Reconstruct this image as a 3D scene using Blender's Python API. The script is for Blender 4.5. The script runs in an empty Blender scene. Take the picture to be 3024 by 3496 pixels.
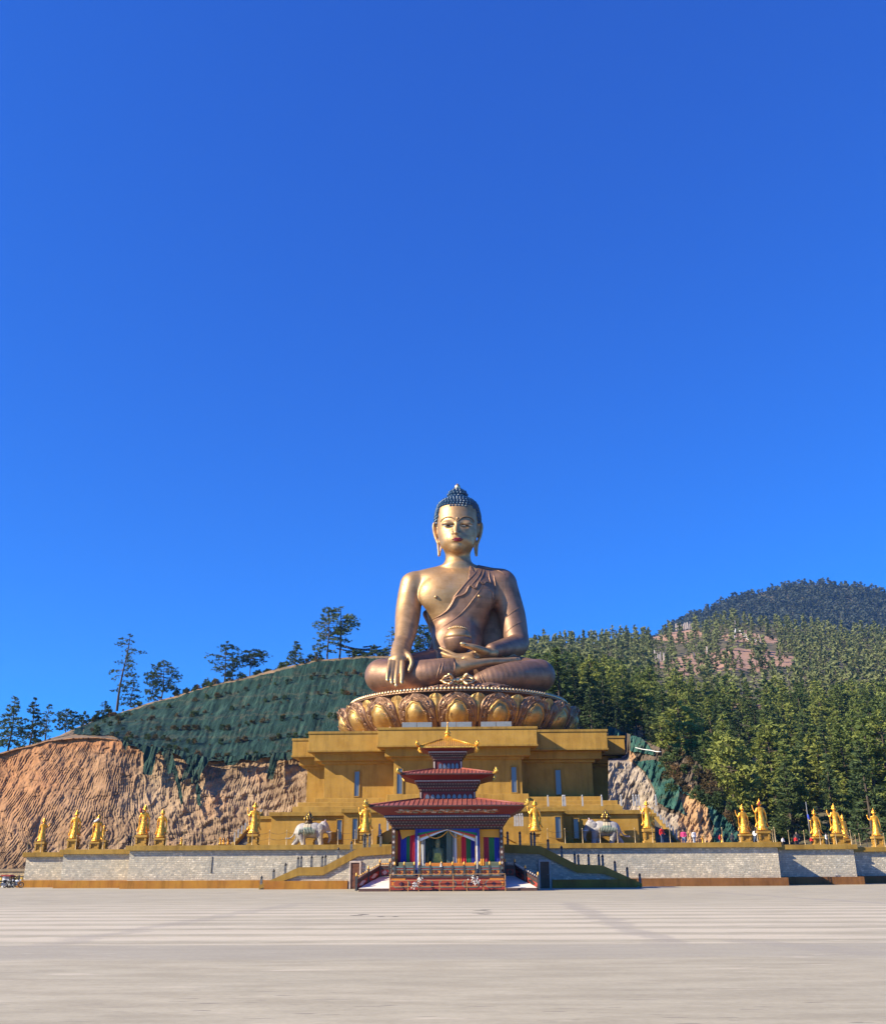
import bpy, math, random
import numpy as np
from math import sin, cos, pi, radians
from mathutils import Matrix, Vector
rng = np.random.default_rng(7)
random.seed(5)
# ------------------------------------------------------------ camera, sky, sun, exposure
SC = bpy.context.scene
COL = SC.collection
FOC = 3260.0
PITCH, YAW, ROLL = radians(20.4), radians(1.315), radians(-0.3)
CAM = np.array([1.32, 0.0, 1.6])
_M = Matrix.Rotation(YAW, 3, 'Z') @ Matrix.Rotation(pi/2 + PITCH, 3, 'X') @ Matrix.Rotation(ROLL, 3, 'Z')
RM = np.array(_M)
cd = bpy.data.cameras.new('camera')
cam = bpy.data.objects.new('camera', cd); COL.objects.link(cam)
cam.matrix_world = Matrix.Translation(CAM.tolist()) @ _M.to_4x4()
cd.sensor_fit = 'HORIZONTAL'; cd.sensor_width = 36; cd.lens = 36*FOC/3024
cd.clip_start = 0.1; cd.clip_end = 12000
SC.camera = cam
SUN = np.array([2.35, 1.0, -1.5])
el = math.atan2(-SUN[2], math.hypot(SUN[0], SUN[1]))
az = math.atan2(-SUN[0], -SUN[1])          # direction towards the sun, measured from +Y clockwise
w = bpy.data.worlds.new('World'); SC.world = w; w.use_nodes = True
nt = w.node_tree; bg = nt.nodes['Background']
sky = nt.nodes.new('ShaderNodeTexSky'); sky.sky_type = 'NISHITA'; sky.sun_disc = False
sky.sun_elevation = el; sky.sun_rotation = az
sky.altitude = 2400; sky.air_density = 1.0; sky.dust_density = 0.0; sky.ozone_density = 4.0
hs = nt.nodes.new('ShaderNodeHueSaturation'); hs.inputs['Saturation'].default_value = 1.12; hs.inputs['Hue'].default_value = 0.512
nt.links.new(sky.outputs[0], hs.inputs['Color']); gn = nt.nodes.new('ShaderNodeMix'); gn.data_type = 'RGBA'; gn.blend_type = 'MULTIPLY'; gn.inputs[0].default_value = 1; gn.inputs[7].default_value = (.85, 1.0, 1.45, 1)
nt.links.new(hs.outputs[0], gn.inputs[6])
sr_ = nt.nodes.new('ShaderNodeSeparateColor'); cr_ = nt.nodes.new('ShaderNodeCombineColor'); nt.links.new(gn.outputs[2], sr_.inputs[0])
for i_, (g_, k_) in enumerate(((.425, .205), (.82, .90), (.66, 1.68))):   # deep, even high-altitude blue
    pw = nt.nodes.new('ShaderNodeMath'); pw.operation = 'POWER'; pw.inputs[1].default_value = g_; nt.links.new(sr_.outputs[i_], pw.inputs[0])
    ml = nt.nodes.new('ShaderNodeMath'); ml.operation = 'MULTIPLY'; ml.inputs[1].default_value = k_; nt.links.new(pw.outputs[0], ml.inputs[0]); nt.links.new(ml.outputs[0], cr_.inputs[i_])
nt.links.new(cr_.outputs[0], bg.inputs['Color'])
bg.inputs['Strength'].default_value = 0.09
ld = bpy.data.lights.new('sun', 'SUN'); ld.energy = 5.0; ld.angle = radians(0.5); ld.color = (1.0, 0.87, 0.64)
so = bpy.data.objects.new('sun', ld); COL.objects.link(so)
so.rotation_euler = Vector(SUN.tolist()).to_track_quat('-Z', 'Y').to_euler()
SC.view_settings.view_transform = 'Standard'; SC.view_settings.look = 'None'
SC.view_settings.exposure = 1.05; SC.view_settings.gamma = 1
SC.cycles.max_bounces = 5; SC.cycles.diffuse_bounces = 3; SC.cycles.glossy_bounces = 3
SC.cycles.volume_bounces = 1
# ------------------------------------------------------------ measuring helpers
def at(px, py, Y):
    """world point at depth Y seen at photo pixel (px, py)"""
    px, py, Y = np.broadcast_arrays(np.asarray(px, float), np.asarray(py, float), np.asarray(Y, float))
    d = np.stack([(px-1512)/FOC, (1748-py)/FOC, -np.ones_like(px)], -1) @ RM.T
    return CAM + d*(Y/d[..., 1])[..., None]
def proj(P):
    q = (np.asarray(P, float)-CAM) @ RM
    return 1512+FOC*q[..., 0]/-q[..., 2], 1748-FOC*q[..., 1]/-q[..., 2]
def mpp(P):
    return -((np.asarray(P, float)-CAM) @ RM)[..., 2]/FOC
def Z(py, Y, px=1540): return float(at(px, py, Y)[2])
def X(px, py, Y): return float(at(px, py, Y)[0])
# ------------------------------------------------------------ noise
_L = rng.random((64, 64, 64)).astype(np.float32)
def vnoise(x, y, z=0.0):
    x, y, z = np.broadcast_arrays(x, y, z)
    xi, yi, zi = np.floor(x).astype(int), np.floor(y).astype(int), np.floor(z).astype(int)
    fx, fy, fz = x-xi, y-yi, z-zi
    fx = fx*fx*(3-2*fx); fy = fy*fy*(3-2*fy); fz = fz*fz*(3-2*fz)
    g = lambda a, b, c: _L[(xi+a) & 63, (yi+b) & 63, (zi+c) & 63]
    a = g(0,0,0)*(1-fx)+g(1,0,0)*fx; b = g(0,1,0)*(1-fx)+g(1,1,0)*fx
    c = g(0,0,1)*(1-fx)+g(1,0,1)*fx; d = g(0,1,1)*(1-fx)+g(1,1,1)*fx
    return (a*(1-fy)+b*fy)*(1-fz)+(c*(1-fy)+d*fy)*fz
def fbm(x, y, z=0.0, o=4):
    s = 0; a = .5; t = 0
    for i in range(o):
        s = s+a*vnoise(x*2**i+i*17.3, y*2**i+i*9.1, z*2**i if not np.isscalar(z) else z); t += a; a *= .5
    return s/t
def sstep(a, b, x):
    t = np.clip((x-a)/(b-a), 0, 1); return t*t*(3-2*t)
def pinpoly(px, py, poly):
    px = np.asarray(px); py = np.asarray(py); ins = np.zeros(px.shape, bool)
    n = len(poly)
    for i in range(n):
        x1, y1 = poly[i]; x2, y2 = poly[(i+1) % n]
        if y1 == y2: continue
        c = ((y1 > py) != (y2 > py)) & (px < (x2-x1)*(py-y1)/(y2-y1)+x1)
        ins ^= c
    return ins
# ------------------------------------------------------------ objects
ORD = ['first', 'second', 'third', 'fourth', 'fifth', 'sixth', 'seventh', 'eighth', 'ninth', 'tenth', 'eleventh', 'twelfth', 'thirteenth', 'fourteenth', 'fifteenth', 'sixteenth']
def tag(o, label=None, cat=None, group=None, kind=None):
    if label: o['label'] = label
    if cat: o['category'] = cat
    if group: o['group'] = group
    if kind: o['kind'] = kind
    return o
def empty(name, loc, label=None, cat=None, group=None, rz=0.0):
    o = bpy.data.objects.new(name, None); COL.objects.link(o)
    o.location = [float(v) for v in loc]; o.rotation_euler = (0, 0, rz); o.empty_display_size = .3
    return tag(o, label, cat, group)
def npmesh(name, V, F, mats=(), smooth=False, mi=None):
    V = np.asarray(V, np.float32); F = np.asarray(F, np.int32)
    me = bpy.data.meshes.new(name); k = F.shape[1]
    me.vertices.add(len(V)); me.vertices.foreach_set('co', V.ravel())
    me.loops.add(F.size); me.loops.foreach_set('vertex_index', F.ravel())
    me.polygons.add(len(F)); me.polygons.foreach_set('loop_start', np.arange(0, F.size, k, dtype=np.int32))
    me.polygons.foreach_set('loop_total', np.full(len(F), k, np.int32))
    for m in mats: me.materials.append(m)
    if mi is not None: me.polygons.foreach_set('material_index', np.asarray(mi, np.int32))
    if smooth: me.polygons.foreach_set('use_smooth', np.ones(len(F), bool))
    me.update(calc_edges=True); me.validate()
    return me
def link(name, me, parent=None):
    o = bpy.data.objects.new(name, me); COL.objects.link(o)
    if parent is not None: o.parent = parent
    return o
def copy_tree(o, parent=None):
    c = o.copy(); COL.objects.link(c)
    if parent is not None: c.parent = parent
    for ch in list(o.children): copy_tree(ch, c)
    return c
class MB:
    def __init__(s): s.v = []; s.f = []; s.m = []; s.sm = []
    def add(s, V, F, mi=0, smooth=False):
        b = len(s.v); s.v += [tuple(map(float, p)) for p in V]
        for f in F: s.f.append([b+i for i in f]); s.m.append(mi); s.sm.append(smooth)
        return s
    def box(s, x0, x1, y0, y1, z0, z1, mi=0, tx=0.0, ty=0.0):
        """tx, ty: how much the top shrinks on each side"""
        if x0 > x1: x0, x1 = x1, x0
        V = [(x0,y0,z0),(x1,y0,z0),(x1,y1,z0),(x0,y1,z0),(x0+tx,y0+ty,z1),(x1-tx,y0+ty,z1),(x1-tx,y1-ty,z1),(x0+tx,y1-ty,z1)]
        return s.add(V, [(3,2,1,0),(4,5,6,7),(0,1,5,4),(1,2,6,5),(2,3,7,6),(3,0,4,7)], mi)
    def prism(s, poly, y0, y1, mi=0):
        """poly of (x, z), extruded along y"""
        A = sum(poly[i][0]*poly[(i+1)%len(poly)][1]-poly[(i+1)%len(poly)][0]*poly[i][1] for i in range(len(poly)))
        if A < 0: poly = poly[::-1]
        n = len(poly)
        V = [(x, y0, z) for x, z in poly]+[(x, y1, z) for x, z in poly]
        return s.add(V, [tuple(range(n)), tuple(range(2*n-1, n-1, -1))]+[(i, i+n, (i+1)%n+n, (i+1)%n) for i in range(n)], mi)
    def tube(s, pts, r, n=8, mi=0, smooth=True):
        pts = [np.array(p, float) for p in pts]
        if np.isscalar(r): r = [r]*len(pts)
        V = []; F = []; up = np.array([0.123, 0.31, 0.94])
        for i, p in enumerate(pts):
            t = pts[min(i+1, len(pts)-1)]-pts[max(i-1, 0)]; t = t/(np.linalg.norm(t)+1e-9)
            a = np.cross(t, up); a /= np.linalg.norm(a)+1e-9; b = np.cross(t, a)
            for k in range(n):
                V.append(p+r[i]*(cos(2*pi*k/n)*a+sin(2*pi*k/n)*b))
        for i in range(len(pts)-1):
            for k in range(n): F.append((i*n+k, i*n+(k+1)%n, (i+1)*n+(k+1)%n, (i+1)*n+k))
        F.append(tuple(range(n))[::-1]); F.append(tuple((len(pts)-1)*n+k for k in range(n)))
        return s.add(V, F, mi, smooth)
    def lathe(s, prof, c=(0,0,0), n=24, mi=0, smooth=True, ph=0.0, sx=1.0, sy=1.0):
        V = []; F = []
        for r, z in prof:
            for k in range(n):
                a = 2*pi*k/n+ph; V.append((c[0]+r*sx*cos(a), c[1]+r*sy*sin(a), c[2]+z))
        for i in range(len(prof)-1):
            for k in range(n): F.append((i*n+k, i*n+(k+1)%n, (i+1)*n+(k+1)%n, (i+1)*n+k))
        F.append(tuple(range(n))[::-1]); F.append(tuple((len(prof)-1)*n+k for k in range(n)))
        return s.add(V, F, mi, smooth)
    def ball(s, c, r, n=10, mi=0):
        if np.isscalar(r): r = (r, r, r)
        V = []; F = []; m = max(4, n//2+1)
        for i in range(1, m):
            t = pi*i/m
            for k in range(n): V.append((c[0]+r[0]*sin(t)*cos(2*pi*k/n), c[1]+r[1]*sin(t)*sin(2*pi*k/n), c[2]-r[2]*cos(t)))
        for i in range(m-2):
            for k in range(n): F.append((i*n+k, i*n+(k+1)%n, (i+1)*n+(k+1)%n, (i+1)*n+k))
        V.append((c[0], c[1], c[2]-r[2])); V.append((c[0], c[1], c[2]+r[2])); b = len(V)-2
        for k in range(n): F.append((b, (k+1)%n, k)); F.append((b+1, (m-2)*n+k, (m-2)*n+(k+1)%n))
        return s.add(V, F, mi, True)
    def build(s, name, mats, parent=None, bevel=0.0):
        me = bpy.data.meshes.new(name); me.from_pydata(s.v, [], s.f)
        if not isinstance(mats, (list, tuple)): mats = [mats]
        for m in mats: me.materials.append(m)
        me.polygons.foreach_set('material_index', s.m); me.polygons.foreach_set('use_smooth', s.sm)
        me.update(); o = link(name, me, parent)
        if bevel:
            b = o.modifiers.new('bevel', 'BEVEL'); b.width = bevel; b.segments = 2; b.limit_method = 'ANGLE'
        return o
# ------------------------------------------------------------ materials
def nmat(name):
    m = bpy.data.materials.new(name); m.use_nodes = True
    return m, m.node_tree, m.node_tree.nodes['Principled BSDF']
def N(nt, t, **k):
    n = nt.nodes.new(t)
    for a, b in k.items():
        if a.startswith('i_'):
            key = a[2:].replace('_', ' ')
            n.inputs[key].default_value = b
        else: setattr(n, a, b)
    return n
def ramp(nt, stops, interp='LINEAR'):
    r = nt.nodes.new('ShaderNodeValToRGB'); e = r.color_ramp.elements; r.color_ramp.interpolation = interp
    while len(e) < len(stops): e.new(.5)
    for x, (p, c) in zip(e, stops): x.position = p; x.color = (*c, 1) if len(c) == 3 else c
    return r
ALB = .78
def mat(name, c1, c2=None, scale=1.0, rough=.7, metal=0.0, bump=0.0, bscale=None, stretch=(1,1,1), rrange=0.0, detail=6, spec=.5, lo=.35, hi=.65):
    m, nt, b = nmat(name); L = nt.links.new
    b.inputs['Roughness'].default_value = rough; b.inputs['Metallic'].default_value = metal
    b.inputs['Specular IOR Level'].default_value = spec
    tc = N(nt, 'ShaderNodeNewGeometry'); mp = N(nt, 'ShaderNodeMapping'); mp.inputs['Scale'].default_value = stretch
    L(tc.outputs['Position'], mp.inputs['Vector'])
    n1 = N(nt, 'ShaderNodeTexNoise', i_Scale=scale, i_Detail=detail, i_Roughness=.6); L(mp.outputs[0], n1.inputs['Vector'])
    if c2 is None: c2 = tuple(x*.75 for x in c1)
    c1 = tuple(x*ALB for x in c1); c2 = tuple(x*ALB for x in c2)
    r = ramp(nt, [(lo, c2), (hi, c1)]); L(n1.outputs[0], r.inputs[0]); L(r.outputs[0], b.inputs['Base Color'])
    if rrange:
        mr = N(nt, 'ShaderNodeMapRange'); mr.inputs['To Min'].default_value = rough-rrange; mr.inputs['To Max'].default_value = rough+rrange
        L(n1.outputs[0], mr.inputs[0]); L(mr.outputs[0], b.inputs['Roughness'])
    if bump:
        n2 = N(nt, 'ShaderNodeTexNoise', i_Scale=bscale or scale*4, i_Detail=5.0); L(mp.outputs[0], n2.inputs['Vector'])
        bp = N(nt, 'ShaderNodeBump', i_Strength=bump, i_Distance=.05 if (bscale or scale*4) > 2 else .3); L(n2.outputs[0], bp.inputs['Height']); L(bp.outputs[0], b.inputs['Normal'])
    return m
def ochre(name, c1, c2, streak=.25):
    """painted concrete: mottled, with rain streaks and weathering near nothing in particular"""
    m, nt, b = nmat(name); L = nt.links.new
    b.inputs['Roughness'].default_value = .75; b.inputs['Specular IOR Level'].default_value = .25
    c1 = tuple(x*ALB for x in c1); c2 = tuple(x*ALB for x in c2)
    g = N(nt, 'ShaderNodeNewGeometry'); mp = N(nt, 'ShaderNodeMapping'); mp.inputs['Scale'].default_value = (1, 1, .12)
    L(g.outputs['Position'], mp.inputs['Vector'])
    n1 = N(nt, 'ShaderNodeTexNoise', i_Scale=.45, i_Detail=8.0, i_Roughness=.62); L(g.outputs['Position'], n1.inputs['Vector'])
    n2 = N(nt, 'ShaderNodeTexNoise', i_Scale=1.7, i_Detail=5.0, i_Roughness=.7); L(mp.outputs[0], n2.inputs['Vector'])
    r = ramp(nt, [(.33, c2), (.62, c1)]); L(n1.outputs[0], r.inputs[0])
    r2 = ramp(nt, [(.36, (1-streak*.7,)*3), (.52, (1, 1, 1))]); L(n2.outputs[0], r2.inputs[0])
    mx = N(nt, 'ShaderNodeMix', data_type='RGBA', blend_type='MULTIPLY'); mx.inputs[0].default_value = 1
    L(r.outputs[0], mx.inputs[6]); L(r2.outputs[0], mx.inputs[7]); L(mx.outputs[2], b.inputs['Base Color'])
    n3 = N(nt, 'ShaderNodeTexNoise', i_Scale=3.5, i_Detail=6.0); L(g.outputs['Position'], n3.inputs['Vector'])
    bp = N(nt, 'ShaderNodeBump', i_Strength=.25, i_Distance=.06); L(n3.outputs[0], bp.inputs['Height']); L(bp.outputs[0], b.inputs['Normal'])
    return m
def stonewall(name, bw=.30, bh=.15, tint=(1, 1, 1)):
    tint = tuple(a*b for a, b in zip(tint, (1.03, .97, .86)))
    m, nt, b = nmat(name); L = nt.links.new
    b.inputs['Roughness'].default_value = .9; b.inputs['Specular IOR Level'].default_value = .2
    g = N(nt, 'ShaderNodeNewGeometry'); sp = N(nt, 'ShaderNodeSeparateXYZ'); L(g.outputs['Position'], sp.inputs[0])
    ad = N(nt, 'ShaderNodeMath', operation='ADD'); L(sp.outputs[0], ad.inputs[0]); L(sp.outputs[1], ad.inputs[1])
    cb = N(nt, 'ShaderNodeCombineXYZ'); L(ad.outputs[0], cb.inputs[0]); L(sp.outputs[2], cb.inputs[1])
    nz = N(nt, 'ShaderNodeTexNoise', i_Scale=2.2, i_Detail=2.0); L(cb.outputs[0], nz.inputs['Vector'])
    va = N(nt, 'ShaderNodeVectorMath', operation='MULTIPLY_ADD'); L(nz.outputs['Color'], va.inputs[0]); va.inputs[1].default_value = (.13, .09, 0); L(cb.outputs[0], va.inputs[2])
    br = N(nt, 'ShaderNodeTexBrick', i_Scale=1.0); br.inputs['Brick Width'].default_value = bw; br.inputs['Row Height'].default_value = bh
    br.inputs['Mortar Size'].default_value = .016; br.inputs['Mortar Smooth'].default_value = .35; br.inputs['Bias'].default_value = 0.0
    br.offset_frequency = 2; br.squash = .7; br.squash_frequency = 3
    br.inputs['Color1'].default_value = (0, 0, 0, 1); br.inputs['Color2'].default_value = (1, 1, 1, 1); br.inputs['Mortar'].default_value = (.45, .45, .45, 1)
    L(va.outputs[0], br.inputs['Vector'])
    vo = N(nt, 'ShaderNodeTexVoronoi', i_Scale=3.3, i_Randomness=1.0); L(cb.outputs[0], vo.inputs['Vector'])
    s2 = N(nt, 'ShaderNodeSeparateColor'); L(vo.outputs['Color'], s2.inputs[0])
    av = N(nt, 'ShaderNodeMix', data_type='FLOAT'); av.inputs[0].default_value = .45; L(br.outputs['Color'], av.inputs[2]); L(s2.outputs[0], av.inputs[3])
    T = lambda c: tuple(a*b for a, b in zip(c, tint))
    r = ramp(nt, [(.1, T((.36, .36, .345))), (.45, T((.47, .46, .43))), (.72, T((.58, .55, .49))), (.95, T((.80, .76, .68)))]); L(av.outputs[0], r.inputs[0])
    nb = N(nt, 'ShaderNodeTexNoise', i_Scale=.35, i_Detail=4.0); L(g.outputs['Position'], nb.inputs['Vector'])
    r2 = ramp(nt, [(.35, (.82, .86, .9)), (.65, (1.0, .97, .92))]); L(nb.outputs[0], r2.inputs[0])
    mx = N(nt, 'ShaderNodeMix', data_type='RGBA', blend_type='MULTIPLY'); mx.inputs[0].default_value = 1
    L(r.outputs[0], mx.inputs[6]); L(r2.outputs[0], mx.inputs[7])
    mo = N(nt, 'ShaderNodeMix', data_type='RGBA', blend_type='MIX'); L(br.outputs['Fac'], mo.inputs[0]); L(mx.outputs[2], mo.inputs[6]); mo.inputs[7].default_value = (*T((.42, .39, .34)), 1)
    L(mo.outputs[2], b.inputs['Base Color'])
    hm = N(nt, 'ShaderNodeMath', operation='SUBTRACT'); L(av.outputs[0], hm.inputs[0]); L(br.outputs['Fac'], hm.inputs[1])
    n4 = N(nt, 'ShaderNodeTexNoise', i_Scale=9.0, i_Detail=4.0); L(g.outputs['Position'], n4.inputs['Vector'])
    h2 = N(nt, 'ShaderNodeMath', operation='ADD'); L(hm.outputs[0], h2.inputs[0]); L(n4.outputs[0], h2.inputs[1])
    bp = N(nt, 'ShaderNodeBump', i_Strength=.8, i_Distance=.05); L(h2.outputs[0], bp.inputs['Height']); L(bp.outputs[0], b.inputs['Normal'])
    return m
def bronze(name, c1, c2, rough=.36, seam=.3, metal=.9):
    """sheet-metal skin: panels with faint seams, patina mottling"""
    m, nt, b = nmat(name); L = nt.links.new
    b.inputs['Metallic'].default_value = metal
    g = N(nt, 'ShaderNodeNewGeometry'); sp = N(nt, 'ShaderNodeSeparateXYZ'); L(g.outputs['Position'], sp.inputs[0])
    ad = N(nt, 'ShaderNodeMath', operation='ADD'); L(sp.outputs[0], ad.inputs[0]); L(sp.outputs[1], ad.inputs[1])
    cb = N(nt, 'ShaderNodeCombineXYZ'); L(ad.outputs[0], cb.inputs[0]); L(sp.outputs[2], cb.inputs[1])
    br = N(nt, 'ShaderNodeTexBrick', i_Scale=1.0); br.inputs['Brick Width'].default_value = 1.5; br.inputs['Row Height'].default_value = .85
    br.inputs['Mortar Size'].default_value = .025; br.inputs['Mortar Smooth'].default_value = .6
    br.inputs['Color1'].default_value = (.35, .35, .35, 1); br.inputs['Color2'].default_value = (.65, .65, .65, 1); br.inputs['Mortar'].default_value = (.3, .3, .3, 1)
    L(cb.outputs[0], br.inputs['Vector'])
    n1 = N(nt, 'ShaderNodeTexNoise', i_Scale=.55, i_Detail=7.0, i_Roughness=.65); L(g.outputs['Position'], n1.inputs['Vector'])
    av = N(nt, 'ShaderNodeMix', data_type='FLOAT'); av.inputs[0].default_value = .35; L(n1.outputs[0], av.inputs[2]); L(br.outputs['Color'], av.inputs[3])
    r = ramp(nt, [(.36, c2), (.6, c1)]); L(av.outputs[0], r.inputs[0]); L(r.outputs[0], b.inputs['Base Color'])
    mr = N(nt, 'ShaderNodeMapRange'); mr.inputs['From Min'].default_value = .3; mr.inputs['From Max'].default_value = .7
    mr.inputs['To Min'].default_value = rough+.1; mr.inputs['To Max'].default_value = rough-.06; L(av.outputs[0], mr.inputs[0]); L(mr.outputs[0], b.inputs['Roughness'])
    n2 = N(nt, 'ShaderNodeTexNoise', i_Scale=1.3, i_Detail=3.0); L(g.outputs['Position'], n2.inputs['Vector'])
    hh = N(nt, 'ShaderNodeMath', operation='SUBTRACT'); L(n2.outputs[0], hh.inputs[0]); L(br.outputs['Fac'], hh.inputs[1])
    bp = N(nt, 'ShaderNodeBump', i_Strength=seam, i_Distance=.12); L(hh.outputs[0], bp.inputs['Height']); L(bp.outputs[0], b.inputs['Normal'])
    return m
def glassy(name, c, rough=.08):
    m, nt, b = nmat(name); b.inputs['Base Color'].default_value = (*c, 1); b.inputs['Roughness'].default_value = rough
    b.inputs['Specular IOR Level'].default_value = .9; b.inputs['Metallic'].default_value = .35
    return m
M = {}
M['ochre'] = ochre('ochre_paint', (.53, .315, .065), (.42, .235, .04), .32)
M['ochre2'] = ochre('ochre_cap_paint', (.43, .265, .055), (.30, .175, .032), .4)
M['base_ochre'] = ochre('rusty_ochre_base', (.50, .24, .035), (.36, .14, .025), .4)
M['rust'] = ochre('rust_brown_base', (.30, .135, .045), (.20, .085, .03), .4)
M['stone'] = stonewall('pale_rubble_stone')
M['window'] = glassy('window_glass', (.13, .155, .19), .28)
M['gold'] = mat('polished_gold_paint', (1.15, .57, .06), (.80, .34, .03), 5, .30, .55, .3, 12)
M['goldpaint'] = mat('gold_paint', (.85, .56, .12), (.6, .36, .06), 5, .38, .6)
M['skin'] = bronze('gilded_bronze_sheet', (.53, .335, .165), (.34, .205, .09), .47, .16, .68)
M['robe'] = bronze('coppery_brown_robe_sheet', (.315, .18, .115), (.18, .105, .068), .5, .16, .6)
M['petalbrown'] = bronze('petal_brown_bronze', (.36, .215, .13), (.22, .125, .075), .5, .35, .7)
M['petalgold'] = bronze('petal_gold_bronze', (.60, .385, .13), (.36, .21, .07), .46, .35, .75)
M['bead'] = bronze('bead_bronze', (.80, .57, .30), (.55, .36, .18), .36, .1)
M['hair'] = mat('dark_blue_enamel', (.022, .085, .17), (.012, .045, .11), 2, .3, .1, spec=.6)
M['black'] = mat('black_paint', (.02, .02, .022), None, 3, .5)
M['white'] = mat('white_paint', (.95, .95, .93), (.68, .68, .66), 2, .55)
M['eyewhite'] = mat('eye_white_enamel', (.95, .95, .94), None, 2, .3)
M['lip'] = mat('red_lip_enamel', (.26, .012, .03), (.18, .01, .02), 2, .3)
M['grey'] = mat('grey_steel', (.35, .36, .37), (.24, .25, .26), 3, .5, .3)
M['darkgrey'] = mat('dark_grey_paint', (.05, .055, .06), None, 3, .6)
M['roof_red'] = mat('pink_red_roof_sheet', (.40, .12, .085), (.28, .075, .055), 1.2, .55, 0, spec=.4)
M['roof_gold'] = mat('gold_roof_sheet', (.80, .42, .045), (.66, .32, .03), 2, .42, .3)
M['maroon'] = mat('maroon_paint', (.20, .022, .015), (.15, .015, .012), 2, .6)
M['darkwood'] = mat('dark_brown_painted_wood', (.095, .04, .028), (.05, .022, .018), 4, .6)
M['orange'] = mat('orange_paint', (.75, .26, .03), (.6, .18, .02), 3, .55)
M['redpaint'] = mat('red_paint', (.40, .05, .03), (.28, .03, .02), 3, .55)
M['teal'] = mat('slate_teal_paint', (.14, .20, .20), (.09, .13, .13), 3, .6)
M['pinkwhite'] = mat('off_white_paint', (.7, .6, .52), (.5, .4, .35), 3, .6)
# ------------------------------------------------------------ ground
def ground_mat():
    m, nt, b = nmat('worn_pale_concrete'); L = nt.links.new
    b.inputs['Roughness'].default_value = .8; b.inputs['Specular IOR Level'].default_value = .25
    g = N(nt, 'ShaderNodeNewGeometry'); sp = N(nt, 'ShaderNodeSeparateXYZ'); L(g.outputs['Position'], sp.inputs[0])
    def mth(op, a, b_=None, c=None):
        n = N(nt, 'ShaderNodeMath', operation=op)
        for i, v in enumerate((a, b_, c)):
            if v is None: continue
            if isinstance(v, (int, float)): n.inputs[i].default_value = v
            else: L(v, n.inputs[i])
        return n.outputs[0]
    def mixc(f, a, b_, t='MIX'):
        n = N(nt, 'ShaderNodeMix', data_type='RGBA', blend_type=t)
        if isinstance(f, (int, float)): n.inputs[0].default_value = f
        else: L(f, n.inputs[0])
        for i, v in ((6, a), (7, b_)):
            if isinstance(v, tuple): n.inputs[i].default_value = (*v, 1)
            else: L(v, n.inputs[i])
        return n.outputs[2]
    def noise(sc, det=5.0, st=(1, 1, 1)):
        mp = N(nt, 'ShaderNodeMapping'); mp.inputs['Scale'].default_value = st; L(g.outputs['Position'], mp.inputs[0])
        n = N(nt, 'ShaderNodeTexNoise', i_Scale=sc, i_Detail=det, i_Roughness=.6); L(mp.outputs[0], n.inputs['Vector']); return n.outputs[0]
    def rmp(v, a, b_, c0=0., c1=1.):
        n = N(nt, 'ShaderNodeMapRange'); n.interpolation_type = 'SMOOTHSTEP'
        n.inputs['From Min'].default_value = a; n.inputs['From Max'].default_value = b_
        n.inputs['To Min'].default_value = c0; n.inputs['To Max'].default_value = c1; L(v, n.inputs[0]); return n.outputs[0]
    x, y = sp.outputs[0], sp.outputs[1]
    base = mixc(noise(.12, 6.0, (1, 2.2, 1)), (.33, .302, .222), (.53, .475, .345))
    base = mixc(rmp(noise(1.1, 9.0, (.45, 1.6, 1)), .34, .66), mixc(1.0, base, (.82, .81, .80), 'MULTIPLY'), base)
    # long pale strips laid across the square (bays about a metre deep), ragged ends
    wob = mth('MULTIPLY_ADD', noise(.25, 3.0), .9, y)
    ph = mth('FRACT', mth('DIVIDE', wob, 2.45))
    st = mth('MULTIPLY', rmp(ph, .04, .22), rmp(ph, .80, .62))
    zone = mth('MULTIPLY', rmp(y, 22.9, 23.3), rmp(mth('MULTIPLY_ADD', noise(.2), 16.0, y), 62, 46))
    gap = rmp(noise(.22, 4.0, (.5, 2.5, 1)), .30, .50)
    st = mth('MULTIPLY', mth('MULTIPLY', st, zone), gap)
    base = mixc(mth('MULTIPLY', st, .55), base, (.64, .565, .43))
    # darker worn diagonal tracks
    def track(x0, y0, x1, y1, wd, s):
        dx, dy = x1-x0, y1-y0; l = math.hypot(dx, dy)
        d = mth('ADD', mth('MULTIPLY', mth('SUBTRACT', x, x0), dy/l), mth('MULTIPLY', mth('SUBTRACT', y, y0), -dx/l))
        d = mth('ABSOLUTE', mth('MULTIPLY_ADD', noise(.6, 5.0), 2.2, mth('SUBTRACT', d, 1.1)))
        t = mth('ADD', mth('MULTIPLY', mth('SUBTRACT', x, x0), dx/l/l), mth('MULTIPLY', mth('SUBTRACT', y, y0), dy/l/l))
        e = mth('MULTIPLY', rmp(t, -.05, .05), rmp(t, 1.05, .95))
        return mth('MULTIPLY', mth('MULTIPLY', rmp(d, wd, wd*.4), e), s)
    for a in ((-8.2, 22.5, -6.6, 50, .55, .4), (5.6, 22.5, 5.9, 49, .55, .5), (9.2, 20, 7.4, 24, .7, .5), (20.5, 40, 16.5, 66, .6, .5), (12, 17, 19, 22, .9, .5)):
        base = mixc(track(*a), base, (.31, .28, .23))
    bandy = mth('MULTIPLY', rmp(mth('MULTIPLY_ADD', noise(.25), 2.5, y), 20.2, 21.2), rmp(y, 23.2, 22.6))
    base = mixc(mth('MULTIPLY', bandy, .6), base, (.335, .308, .245))
    # fine hairline cracks and scuffs running obliquely in the foreground
    mp = N(nt, 'ShaderNodeMapping'); mp.inputs['Rotation'].default_value = (0, 0, radians(-38)); mp.inputs['Scale'].default_value = (.55, 5.0, 1); L(g.outputs['Position'], mp.inputs[0])
    n = N(nt, 'ShaderNodeTexNoise', i_Scale=2.2, i_Detail=2.0); L(mp.outputs[0], n.inputs['Vector'])
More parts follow.
